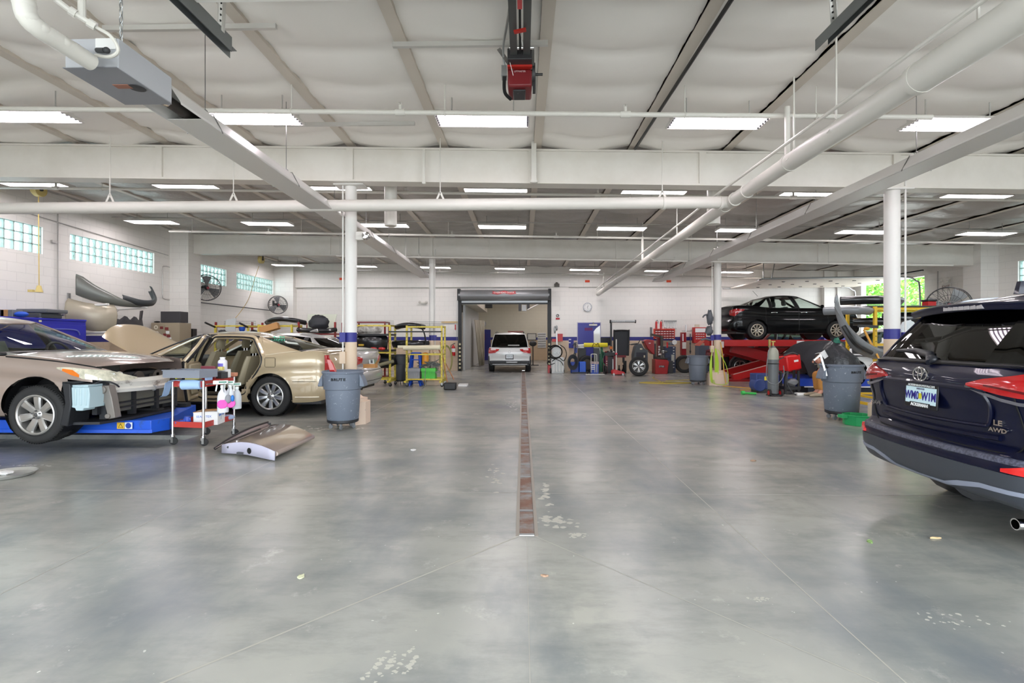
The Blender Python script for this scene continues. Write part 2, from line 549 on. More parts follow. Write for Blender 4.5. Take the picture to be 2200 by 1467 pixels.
# pilasters
n = 0
for (xa, xb, ya, yb) in ((XL, -10.25, D2 - .3, D2 + .3), (XL, -10.25, D1 - .3, D1 + .3), (13.58, XR, D2 - .3, D2 + .3), (XL, -9.98, YB - .35, YB), (13.4, XR, YB - .3, YB), (1.2, 2.0, YB - .1, YB), (12.9, 13.4, YB - .22, YB)):
    n += 1
    mb = MB()
    for i, (za, zb) in enumerate(((SZ[1], 4.8), SZ, (0, SZ[0]))):
        mb.m = i; mb.box((xa, ya, za), (xb, yb, zb))
    tag(mb.build('pilaster' if n == 1 else 'pilaster.%03d' % (n - 1), WX, smooth=0, keep=True), 'white block pilaster against the wall', 'pilaster', kind='structure')
# glass block windows
gb = M('glass_block', 'cdeee7', .2)
gbn = gb.node_tree.nodes['Principled BSDF']; gbn.inputs['Transmission Weight'].default_value = .95; gbn.inputs['IOR'].default_value = 1.12
gbn.inputs['Emission Color'].default_value = lin('dff5f0'); gbn.inputs['Emission Strength'].default_value = .0
mortar = M('window_mortar', '9fb0ab', .8)
def glass_blocks(i, X, sgn, a, b, z0, z1):
    rt = thing('window_%d' % i, 'glass block window high in the side wall', 'window', (X, (a + b) / 2, z0)); rt['kind'] = 'structure'
    nb = round((b - a) / .2); p, q = MB(), MB()
    st = (b - a) / nb; h = (z1 - z0) / 3; y0 = a - (a + b) / 2
    for c in range(nb):
        for r in range(3):
            ya, za = y0 + c * st + .006, r * h + .006
            yb, zb = ya + st - .012, za + h - .012
            rows = []
            for u in range(5):
                row = []
                for v in range(5):
                    d = .018 * (1 - (abs(u - 2) / 2) ** 3) * (1 - (abs(v - 2) / 2) ** 3) + .006 * sin(u * 2.1 + v * 1.3 + c + r * 2)
                    row.append((sgn * (-.075 + d), ya + (yb - ya) * u / 4, za + (zb - za) * v / 4))
                rows.append(row)
            p.grid(rows, flip=sgn < 0)
    for c in range(nb + 1): q.box((-.12 if sgn > 0 else .045, y0 + c * st - .011, 0), (-.045 if sgn > 0 else .12, y0 + c * st + .011, z1 - z0))
    for r in range(4): q.box((-.12 if sgn > 0 else .045, y0, r * h - .009), (-.045 if sgn > 0 else .12, -y0, r * h + .009))
    p.build('pane', gb, rt); q.build('frame', mortar, rt, smooth=0)
for i, (a, b) in enumerate(LW): glass_blocks(i + 1, XL, 1, a, b, *WZ)
for i, (a, b) in enumerate(RW): glass_blocks(i + 5, XR, -1, a, b, *RZ)

# ---- ceiling: insulation blanket sagging between purlins
PX = [.245 + 1.545 * k for k in range(-8, 10)]
def zc(x): return 4.60 + slope(x)
ins = M('insulation_facing', 'f2eee8', .42, spec=.35, bump=(5, .12, .03))
foil = M('wrinkled_insulation_facing', 'a8a39d', .32, spec=.5, bump=(9, .5, .03))
cl = MB()
def sheet(y0, y1, ny, puff, m):
    rows = []
    nx = 17 * 10
    for j in range(ny + 1):
        Y = y0 + (y1 - y0) * j / ny
        row = []
        for i in range(nx + 1):
            X = PX[0] + (PX[-1] - PX[0]) * i / nx
            fx = (X - PX[0]) / 1.545 % 1
            fy = abs(sin(pi * Y / .78))
            q = sin(pi * fx)
            z = zc(X) + .03 - .055 * q - puff * (fy ** .5) * (.35 + .65 * q) + .012 * sin(X * 5.1 + Y * 2.3) * q
            z += .012 * sin(Y * 21 + sin(X * 3) * 2) * max(0, 1 - fx * 4) + .006 * R.uniform(-1, 1) * (1 if puff > .05 else .3)
            row.append((X, Y, z))
        rows.append(row)
    cl.m = m; cl.grid(rows, flip=True)
sheet(YF, D1, 110, .08, 0)
sheet(D1, YB + .1, 150, .075, 1)
cl.m = 2; cl.box((PX[0], YF - .2, 4.75 + .25), (PX[-1], YB + .3, 5.05))
tag(cl.build('ceiling', [ins, foil, white], keep=True, smooth=60), 'sagging pale insulation blanket under the metal roof', 'ceiling', kind='structure')
tan = M('purlin_paint', 'd0c7bb', .5)
for i, X in enumerate(PX[1:-1]):
    mb = MB()
    z = zc(X) - .035
    mb.box((X - .065, YF, z - .012), (X + .065, YB, z + .04)); mb.box((X - .065, YF, z), (X - .052, YB, z + .15))
    tag(mb.build('beam' if i == 0 else 'beam.%03d' % i, tan, smooth=0), 'narrow tan roof purlin running towards the back wall', 'beam', kind='structure')
for X in ():
    pass
bw = M('beam_paint', 'dedad2', .42, noise=(1.2, .3, .6), c2='d3cec4')
def ibeam(i, Y, zb, h, xa, xb):
    mb = MB()
    for (ya, yb, za, zb2) in ((-.13, .13, 0, .03), (-.13, .13, h - .03, h), (-.1, .1, .03, h - .03)):
        vs = [(x, Y + yy, zb + slope(x) + zz) for x in (xa, xb) for yy, zz in ((ya, za), (yb, za), (yb, zb2), (ya, zb2))]
        mb.add(vs, [(0, 1, 2, 3)[::-1], (4, 5, 6, 7), (0, 4, 7, 3), (3, 7, 6, 2), (2, 6, 5, 1), (1, 5, 4, 0)])
    for x in (.15, -2.83, 5.98, -6, 2.9, 9):
        mb.box((x - .055, Y - .135, zb + slope(x) + .03), (x + .055, Y - .1, zb + slope(x) + h - .02))
    tag(mb.build('beam.%03d' % (40 + i), bw, smooth=0, keep=True), 'deep cream steel roof girder spanning the hall', 'beam', kind='structure')
ibeam(1, D1 + .05, ZB1, .56, XL, XR)
ibeam(2, D2 + .05, ZB2, .60, XL, XR)

# ---- columns
def column(i, X, Y, r, zt, plinth, sz=(1.36, 1.52)):
    rt = thing('column' if i == 0 else 'column.%03d' % i, 'round white steel column with blue band and beige foot', 'column', (X, Y, 0)); rt['kind'] = 'structure'
    mb = MB()
    for m, za, zb in ((2, 0, sz[0]), (1, *sz), (0, sz[1], zt)):
        mb.m = m; mb.lathe([(r, za), (r, zb)], 28)
    mb.m = 0; mb.cbox((0, 0, zt - .01), (.5, .3, .02)); mb.cbox((0, 0, .005), (.3, .3, .01))
    mb.build('shaft', [white, navy, beige], rt)
    if plinth:
        a, b, h = plinth; p = MB()
        def oct_(w, z0, z1, w2=None):
            w2 = w2 or w
            rows = [[(ww * x, ww * y, z) for x, y in ((1, -.45), (1, .45), (.45, 1), (-.45, 1), (-1, .45), (-1, -.45), (-.45, -1), (.45, -1))] for ww, z in ((w, z0), (w2, z1))]
            p.grid(rows, True); p.add(rows[1], [tuple(range(8))])
        oct_(a, 0, h - .1); oct_(a * .86, h - .1, h - .05); oct_(a * .66, h - .05, h, a * .5)
        p.build('plinth', M('chipped_beige_concrete', '9c9186', .7, noise=(18, .64, .68), c2='d9c3ae'), rt, bevel=.006)
    return rt
column(0, -2.895, 8.42, .096, ZB1 + slope(-2.83), (.29, 0, .47))
column(1, 6.0, 8.3, .112, ZB1 + slope(5.98), (.3, 0, .45), (1.41, 1.575))
column(2, -2.80, D2, .098, ZB2 + slope(-2.8), (.29, 0, .2))
column(3, 5.95, D2, .112, ZB2 + slope(5.95), (.29, 0, .45), (1.375, 1.535))

# ---- the next bay seen through the rolling door
far = [wall_material('cream_far_wall', 'd9d2bd', 0), navy, wall_material('beige_far_wall', 'cdb595', 0)]
def plainwall(name, lo, hi, m, label):
    mb = MB(); mb.box(lo, hi); return tag(mb.build(name, m, smooth=0, keep=True), label, 'wall', kind='structure')
mb = MB()
for i, (za, zb) in enumerate(((SZ[1], 4.4), SZ, (0, SZ[0]))):
    mb.m = i; mb.box((-3.6, 33, za), (5.5, 33.2, zb))
tag(mb.build('wall_far', far, smooth=0, keep=True), 'cream wall at the far end of the next bay', 'wall', kind='structure')
plainwall('wall_partition', (-2.66, YB + .3, 0), (-2.56, 29.2, 2.9), M('grey_partition', 'b9bbba', .5), 'grey partition panel along the left of the next bay')
plainwall('trim_2', (-3.5, YB + .2, 2.9), (-2.02, 28.5, 4.2), M('duct_beige', 'cfc8b6', .5), 'beige boxed soffit above the partition')
plainwall('wall_side', (-3.7, YB + .2, 0), (-3.6, 33.2, 4.4), white, 'white side wall of the next bay')
plainwall('wall_inner', (3.9, YB + .2, 0), (4.0, 33.2, 4.4), far[0], 'cream right wall of the next bay')
plainwall('ceiling_far', (-3.7, YB + .2, 4.4), (5.5, 33.2, 4.5), white, 'white ceiling of the next bay')
# ---- outdoors beyond the garage door
plainwall('ground', (XR + .2, 8, -.06), (42, 50, -.01), M('driveway', 'b5b3ac', .9), 'pale driveway outside the garage door')
plainwall('ground.001', (XL - 6, -30, -.06), (XR + 6, YF - .2, -.01), M('forecourt', 'b5b3ac', .9), 'pale forecourt in front of the building')
leafm = [M('leaf_bright', '8fbf4d', .6), M('leaf_mid', '6fa83c', .6), M('leaf_dark', '4f8a33', .6)]
for i, (X, Y, h, rr) in enumerate(((22, 27.5, 6.5, 2.2), (26.5, 32.5, 7.5, 2.5), (21.5, 32.5, 6, 2.0), (30, 39, 8, 2.8), (24.5, 38.5, 7, 2.3))):
    rt = thing('leafy_tree', ['bright green tree nearest the open garage door', 'tall bright green tree behind the nearest one', 'rounded green tree seen at the left of the open garage door', 'broad green tree farthest from the open garage door', 'low green tree between the taller ones outside'][i], 'tree', (X, Y, -.01), group='trees outside the garage door')
    tr = MB(); tr.tube([(0, 0, 0), (.1, 0, h * .35), (0, .1, h * .6)], [.2, .16, .08], 8); tr.build('trunk', M('bark', '6a5a48', .9), rt)
    lf = MB(); q = random.Random(i)
    for k in range(2600):
        a, b, c = q.gauss(0, 1), q.gauss(0, 1), q.gauss(0, 1); l = math.sqrt(a * a + b * b + c * c); s = rr * q.uniform(.55, 1.05)
        p = Vector((a / l * s, b / l * s, h * .58 + c / l * s * h * .19)); e = .13
        u = Vector((q.gauss(0, 1), q.gauss(0, 1), q.gauss(0, 1))).normalized() * e; v = u.cross(Vector((q.gauss(0, 1), q.gauss(0, 1), q.gauss(0, 1)))).normalized() * e * .6
        lf.m = q.randrange(3); lf.add([p - u, p - v, p + u, p + v], [(0, 1, 2, 3)])
    lf.build('foliage', leafm, rt, smooth=0)
# ================================================================ ceiling lights
tube_m = M('lit_tube', 'fff2fb', emit=LAMP * .45)
lens_m = M('lit_lens', 'fff6fa', emit=LAMP * .62)
fix_m = M('fixture_white', 'dad7d2', .4)
refl_m = M('fixture_reflector', 'e9e7e4', .25)
clear_m = GLASS('clear_end_plate', 'e6e6e4', 1.5)
def light_near():
    t = thing('ceiling_light', 'x', 'ceiling light', group='fluorescent ceiling lights')
    b = MB(); b.prism([(-.21, .0), (-.17, .045), (.17, .045), (.21, .0), (.2, .0), (.165, .035), (-.165, .035), (-.2, .0)], -.6, .6, 'yz')
    b.box((-.6, -.05, .045), (.6, .05, .085)); b.box((-.61, -.205, 0), (-.595, .205, .035)); b.box((.595, -.205, 0), (.61, .205, .035))
    b.build('housing', fix_m, t, smooth=20)
    b = MB(); b.box((-.592, -.178, .026), (.592, .178, .029)); b.build('reflector', M('darkened_reflector', '5b5560', .4, .3), t)  # white reflector coloured dark to hold down the glare between the tubes
    for k in range(6):
        y = -.165 + .066 * k
        u = MB(); u.cyl((-.57, y, .008), (.57, y, .008), .0125, 10); u.build('tube', tube_m, t)
        for s in (-1, 1):
            u = MB(); u.cyl((s * .57, y, .008), (s * .592, y, .008), .012, 8); u.box((s * .58 - .006, y - .008, .0), (s * .58 + .006, y + .008, .035)); u.build('lamp_holder', dkgrey, t)
    return t
def light_far():
    t = thing('ceiling_light', 'x', 'ceiling light', group='fluorescent ceiling lights')
    b = MB(); b.prism([(-.2, 0), (-.15, .06), (.15, .06), (.2, 0), (.19, 0), (.145, .05), (-.145, .05), (-.19, 0)], -.6, .6, 'yz')
    for s in (-1, 1): b.prism([(-.2, 0), (-.15, .06), (.15, .06), (.2, 0)], s * .6, s * .612, 'yz')
    b.build('housing', fix_m, t, smooth=20)
    u = MB(); u.box((-.585, -.185, .004), (.585, .185, .016)); u.build('lens', lens_m, t)
    return t
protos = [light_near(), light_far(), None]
ORD = ['first', 'second', 'third', 'fourth', 'fifth', 'sixth', 'seventh', 'eighth', 'ninth']
ROWN = ['nearest row, in front of the big girder', 'row just behind the big girder', 'third row back', 'row nearest the back wall']
conduit = M('grey_conduit', 'b0aeaa', .4, .4)
used = [0, 0]
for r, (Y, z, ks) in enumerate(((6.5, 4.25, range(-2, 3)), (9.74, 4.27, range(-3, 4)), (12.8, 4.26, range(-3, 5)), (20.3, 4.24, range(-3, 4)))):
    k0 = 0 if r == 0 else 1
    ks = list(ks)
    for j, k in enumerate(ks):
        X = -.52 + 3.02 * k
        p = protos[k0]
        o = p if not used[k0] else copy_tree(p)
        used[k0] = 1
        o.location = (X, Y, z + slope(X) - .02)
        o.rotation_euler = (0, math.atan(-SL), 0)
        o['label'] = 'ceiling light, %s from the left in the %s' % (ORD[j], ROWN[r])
    mb = MB()
    mb.tube([(x, Y + .1, z + slope(x) + .13) for x in (XL + .1, XR - .1)], .012, 6)
    for k in ks:
        X = -.52 + 3.02 * k
        for dx in (-.4, .4): mb.cyl((X + dx, Y, z + slope(X) + .05), (X + dx, Y, zc(X)), .008, 5)
    tag(mb.build('conduit', conduit, keep=True), ['wiring conduit over the lights of the %s' % ROWN[r]][0], 'conduit', 'wiring conduits across the ceiling')
o = copy_tree(protos[1], loc=(0, 27.0, 4.2), label='added fill light inside the next bay beyond the rolling door')  # these fill lamps are added to brighten the next bay
o = copy_tree(protos[1], loc=(-.6, 24.2, 4.2), label='added fill light just inside the next bay above the white minivan')
o = copy_tree(protos[1], loc=(2.4, 28.2, 4.2), label='added fill light at the right of the next bay')
o = copy_tree(protos[1], loc=(1.6, 31, 4.2), label='added fill light at the far end of the next bay')
# ================================================================ cars
def paint(name, c, metal=.35, rough=.32, c2=None):
    return M(name, c, rough, metal, coat=1.0, spec=.5)
tint_dark = GLASS('privacy_glass', '1e2120', 1.5)
tint_clear = GLASS('clear_car_glass', 'e4ece7', 1.3)
tint_mid = GLASS('green_tinted_glass', '8fa398', 1.4)
lamp_red = M('red_lamp_lens', 'b01216', .12, coat=1, c2='e8484a')
lamp_clear = M('clear_lamp_lens', 'd9d3bd', .12, coat=1, noise=(9, .35, .6), c2='a8a693')
lamp_orange = M('orange_lamp_lens', 'e0761c', .15, coat=1)
trimblk = M('black_car_trim', '121214', .4)
leather = M('tan_leather', 'a59a80', .5)
plate_w = M('plate_white', 'dfe6e8', .35)

PLAN = [(1, 0), (.995, .35), (.983, .62), (.955, .82), (.905, .93), (.82, .975), (.6, .995), (.3, 1), (0, 1), (-.3, 1), (-.6, .995), (-.82, .975), (-.915, .93), (-.965, .82), (-.985, .62), (-.996, .35), (-1, 0)]
class Car:
    def __init__(s, name, label, loc, rz, L, W, zt, zb, side, rear, front, pm, plan=PLAN, sc=1., cat='car', crown=.05, group=None, dz=0):
        s.rt = thing(name, label, cat, (loc[0], loc[1], (loc[2] if len(loc) > 2 else 0) + dz), rz, group)
        s.rt.scale = (sc, sc, sc)
        s.L, s.W, s.zt, s.zb, s.pside, s.prear, s.pfront, s.pm, s.crown = L, W, zt, zb, side, rear, front, pm, crown
        P = smooth_path([Vector((a * L / 2, b * W / 2)) for a, b in plan], 9)
        s.P = P
        n = len(P)
        s.N = []
        for i in range(n):
            d = P[min(i + 1, n - 1)] - P[max(i - 1, 0)]
            s.N.append(Vector((-d.y, d.x)).normalized() * -1 if False else Vector((d.y * -1, d.x)).normalized() * -1)
        s.N = [Vector((1, 0))] + [v if v.dot(P[i + 1]) > 0 or abs(v.y) > .5 and v.y > 0 else -v for i, v in enumerate(s.N[1:-1])] + [Vector((-1, 0))]
    def ev(s, u):
        i = min(int(u), len(s.P) - 2); t = u - i
        return s.P[i].lerp(s.P[i + 1], t), s.N[i].lerp(s.N[i + 1], t).normalized()
    def ux(s, x):
        for i in range(len(s.P) - 1):
            if s.P[i].x >= x >= s.P[i + 1].x: return i + (s.P[i].x - x) / max(1e-9, s.P[i].x - s.P[i + 1].x)
        return 0 if x > 0 else len(s.P) - 1
    def ur(s, y):
        h = len(s.P) // 2
        for i in range(h, len(s.P) - 1):
            if s.P[i].y >= y >= s.P[i + 1].y: return i + (s.P[i].y - y) / max(1e-9, s.P[i].y - s.P[i + 1].y)
        return h
    def uf(s, y):
        for i in range(len(s.P) // 2):
            if s.P[i].y <= y <= s.P[i + 1].y: return i + (y - s.P[i].y) / max(1e-9, s.P[i + 1].y - s.P[i].y)
        return 0
    def Z(s, x): return sinterp(s.zt, x)
    def S(s, u, z, sd=1, off=0.):
        b, n = s.ev(u)
        zb, zt = sinterp(s.zb, b.x), s.Z(b.x)
        v = max(0, min(1, (z - zb) / (zt - zb)))
        ws = n.y ** 2; wf = max(n.x, 0) ** 2; wr = max(-n.x, 0) ** 2
        d = ws * sinterp(s.pside, v) + wr * sinterp(s.prear, z) + wf * sinterp(s.pfront, z) - off
        return Vector((b.x - n.x * d, sd * (b.y - n.y * d), z))
    def capz(s, x, y):
        w = max(.2, s.S(s.ux(x), 99).y)
        xe = min(1, max(0, (s.L / 2 - abs(x)) / .35))
        return s.Z(x) + s.crown * (1 - min(1, (y / w)) ** 2) * xe
    def frame_at(s, u, z, sd=1, off=.004):
        """matrix of a sheet lying on the body: x to the reader's right, y up"""
        p = s.S(u, z, sd, off); a = s.S(u - .25, z, sd, off); b = s.S(u + .25, z, sd, off)
        up = s.S(u, z + .03, sd, off) - s.S(u, z - .03, sd, off)
        x = (b - a) * (1 if sd < 0 else -1) * -1
        bb, n = s.ev(u)
        m = frame(p, x, up)
        if (m.to_3x3() @ Vector((0, 0, 1))).dot(Vector((n.x, sd * n.y, 0))) < 0: m = frame(p, -x, up)
        return m
    def body(s, arches=(), doors=(), skip=None, rows=18, name='body', ex=(), hood=None, deck=None, lowtrim=None, hcurve=0):
        """arches (x, z, r); doors (x0, x1, sides, name); ex: extra heights"""
        us = [i * 1. for i in range(len(s.P))]
        for d in doors:
            for x in d[:2]: us += [s.ux(x + .005), s.ux(x - .005)]
        for a in arches:
            us += [s.ux(a[0] + a[2] * cos(t * pi / 16)) for t in range(17)]
        us = sorted(us); us = [u for i, u in enumerate(us) if i == 0 or u - us[i - 1] > .015]
        V = [i / rows for i in range(rows + 1)]
        meshes = {}
        def mesh(k): return meshes.setdefault(k, MB())
        for sd in (1, -1):
            G = []
            for u in us:
                b, n = s.ev(u); zb, zt = sinterp(s.zb, b.x), s.Z(b.x)
                col = []
                for v in V:
                    p = s.S(u, zb + (zt - zb) * v, sd)
                    col.append(p)
                G.append(col)
            ins = set()
            for a in arches:
                for i, col in enumerate(G):
                    if s.ev(us[i])[1].y < .6: continue
                    for j, p in enumerate(col):
                        dx, dz = p.x - a[0], p.z - a[1]
                        if math.hypot(dx, dz) < a[2]: ins.add((i, j))
                for (i, j) in list(ins):
                    p = G[i][j]
                    if abs(p.x - a[0]) > a[2] + .01: continue
                    if any((i + di, j + dj) not in ins and 0 <= i + di < len(G) and 0 <= j + dj < len(V) for di, dj in ((1, 0), (-1, 0), (0, 1), (1, 1), (-1, 1), (0, -1))):
                        q = max(1e-6, math.hypot(p.x - a[0], p.z - a[1]))
                        G[i][j] = Vector((a[0] + (p.x - a[0]) / q * a[2], p.y, a[1] + (p.z - a[1]) / q * a[2]))
            for i in range(len(us) - 1):
                for j in range(rows):
                    if all(k in ins for k in ((i, j), (i + 1, j), (i, j + 1), (i + 1, j + 1))): continue
                    q = [G[i][j], G[i + 1][j], G[i + 1][j + 1], G[i][j + 1]]
                    c = (q[0] + q[1] + q[2] + q[3]) / 4
                    if skip and skip(c, sd): continue
                    k, m = name, 0
                    if abs(s.ev((us[i] + us[i + 1]) / 2)[1].y) > .7 and V[j] > .07:
                        for d in doors:
                            if sd in d[2]:
                                if any(abs(c.x - x) < .0065 for x in d[:2]): m = 1
                                elif d[0] < c.x < d[1]: k = d[3]
                    if lowtrim and c.z < lowtrim(c.x): m, k = 1, name
                    mb = mesh((k, sd) if k != name else k); mb.m = m
                    mb.add(q, [(0, 1, 2, 3) if sd > 0 else (3, 2, 1, 0)])
        s.parts = {}
        for k, mb in meshes.items():
            nm = k if isinstance(k, str) else k[0]
            o = mb.build(nm, [s.pm, trimblk], s.rt, smooth=40, weld=True)
            s.parts[k] = o
        for rng, nm in ((hood, 'hood'), (deck, 'trunk_lid')):
            if not rng: continue
            xs = [x for x in [s.ev(u)[0].x for u in us] if rng[0] <= x <= rng[1]]
            rws = []
            for x in xs:
                u = s.ux(x); p = s.S(u, s.Z(x)); w = p.y
                rws.append([Vector((p.x if abs(x) > s.L * .47 else x, t * w, s.capz(x, t * w) + .002)) for t in [k / 8 - 1 for k in range(17)]])
            if hcurve and nm == 'hood': rws = [[Vector((1.6 + (q.x - 1.6) * (1 - hcurve * (j / 8 - 1) ** 2), q.y, q.z)) if q.x > 1.6 else q for j, q in enumerate(r)] for r in rws]
            s.parts[nm] = MB().grid(rws, flip=False).build(nm, s.pm, s.rt, smooth=50, solid=.004)
    def patch(s, name, pts, mat, sd=1, off=.006, parent=None, nz=6, nu=4, th=.02):
        """a lens or panel lying on the body: pts (u, z_low, z_high) along u"""
        us = []
        for (a, b) in zip(pts, pts[1:]): us += [a[0] + (b[0] - a[0]) * k / nu for k in range(nu)]
        us.append(pts[-1][0])
        lo = [(p[0], p[1]) for p in pts]; hi = [(p[0], p[2]) for p in pts]
        if lo[0][0] > lo[-1][0]: lo, hi = lo[::-1], hi[::-1]
        rows, rows2 = [], []
        for u in us:
            a, b = interp(lo, u), interp(hi, u)
            rows.append([s.S(u, a + (b - a) * k / nz, sd, off) for k in range(nz + 1)])
            rows2.append([s.S(u, a + (b - a) * k / nz, sd, off - th) for k in range(nz + 1)])
        mb = MB(); k = len(us); m = nz + 1
        vs = [p for r in rows for p in r] + [p for r in rows2 for p in r]; n = k * m
        fs = []
        for i in range(k - 1):
            for j in range(m - 1): fs.append((i * m + j, (i + 1) * m + j, (i + 1) * m + j + 1, i * m + j + 1))
        bd = [i * m for i in range(k)] + [(k - 1) * m + j for j in range(1, m)] + [i * m + m - 1 for i in range(k - 2, -1, -1)] + [j for j in range(m - 2, 0, -1)]
        for x, y in zip(bd, bd[1:] + bd[:1]): fs.append((x, x + n, y + n, y))
        if sd < 0: fs = [f[::-1] for f in fs]
        mb.add(vs, fs)
        return mb.build(name, mat, parent or s.rt, smooth=45)
    def cabin(s, lines, zr, roofcrown=.05, bulge=.03, nv=7, frame_mat=None, skip=(), botm=.06, topm=.07, roof_mat=None, names=None):
        """lines (xb, yb, xt, yt, kind of the strip to the next line), from windscreen centre round to back window centre.
        kinds: paint, trim, or the name of a window with its glass: (name, glass)"""
        fm = frame_mat or s.pm
        fr = MB(); wins = {}
        roofL = {1: [], -1: []}
        for sd in (1, -1):
            for i in range(len(lines) - 1):
                a, b = lines[i], lines[i + 1]
                kind = a[4]
                if (i, sd) in skip: 
                    ns = 4
                else: ns = 4
                cols = []
                for k in range(ns + 1):
                    t = k / ns
                    xb, yb, xt, yt = [a[q] + (b[q] - a[q]) * t for q in range(4)]
                    zb_, zt_ = s.capz(xb, yb) - .012, sinterp(zr, xt)
                    if len(a) > 5 and len(b) > 5: zb_ = a[5] + (b[5] - a[5]) * t
                    col = []
                    nx, ny = xb - xt, yb - yt
                    for j in range(nv + 1):
                        v = [0, botm] + [botm + (1 - botm - topm) * q / (nv - 3) for q in range(1, nv - 3)] + [1 - topm, 1]
                        v = v[j] if j < len(v) else 1
                        g = bulge * 4 * v * (1 - v)
                        l = math.hypot(xb, yb * 2.2) or 1
                        bx, by = (xb + xt) / 2, (yb + yt) / 2
                        e = Vector((bx / (s.L / 2), by / (s.W / 2))); e = e.normalized() if e.length else Vector((1, 0))
                        if abs(by) > s.W * .3: e = Vector((0, 1))
                        col.append(Vector((xb + (xt - xb) * v + e.x * g, sd * (yb + (yt - yb) * v + e.y * g), zb_ + (zt_ - zb_) * v)))
                    cols.append(col)
                    if k < ns or i == len(lines) - 2: roofL[sd].append(col[-1])
                if (i, sd) in skip: continue
                nn = len(cols[0]) - 1
                for k in range(ns):
                    for j in range(nn):
                        q = [cols[k][j], cols[k + 1][j], cols[k + 1][j + 1], cols[k][j + 1]]
                        if (q[2] - q[1]).length < 1e-6: continue
                        if kind in ('paint', 'trim'):
                            fr.m = 0 if kind == 'paint' else 1; tgt = fr
                        elif j == 0 or j == nn - 1:
                            fr.m = 0 if j == nn - 1 else 1; tgt = fr
                        else:
                            w0 = kind[0]
                            key = (w0, 0 if i == 0 or i == len(lines) - 2 else sd, kind[1])
                            tgt = wins.setdefault(key, MB())
                        tgt.add(q, [(0, 1, 2, 3) if sd > 0 else (3, 2, 1, 0)])
        s.parts['cabin'] = fr.build('cabin_frame', [fm, trimblk], s.rt, smooth=45, solid=.02)
        for (nm, sd, gm), mb in wins.items():
            s.parts[(nm, sd)] = mb.build(nm, gm, s.rt, smooth=60, weld=True)
        rows = []
        for pl, pr in zip(roofL[1], roofL[-1]):
            w = max(pl.y, 1e-4); row = []
            xm = max(p.x for p in roofL[1]); xn = min(p.x for p in roofL[1])
            e = min(1, (xm - pl.x) / .3, (pl.x - xn) / .3)
            for k in range(-8, 9):
                t = k / 8
                row.append(Vector((pl.x, t * w, pl.z + roofcrown * (1 - t * t) * max(0, e))))
            rows.append(row)
        s.parts['roof'] = MB().grid(rows).build('roof', roof_mat or s.pm, s.rt, smooth=50, solid=.02)
    def under(s, x0, x1, w, z0, z1, wells=()):
        mb = MB(); mb.box((x0, -w, z0), (x1, w, z1))
        for (x, z, r) in wells:
            for sd in (1, -1):
                mb.lathe([(r, 0), (r, .28), (.02, .28)], 20, Matrix.Translation((x, sd * (s.W / 2 - .045), z)) @ Matrix.Rotation(pi / 2 * sd, 4, 'X'))
        return mb.build('underbody', trimblk, s.rt, smooth=40)
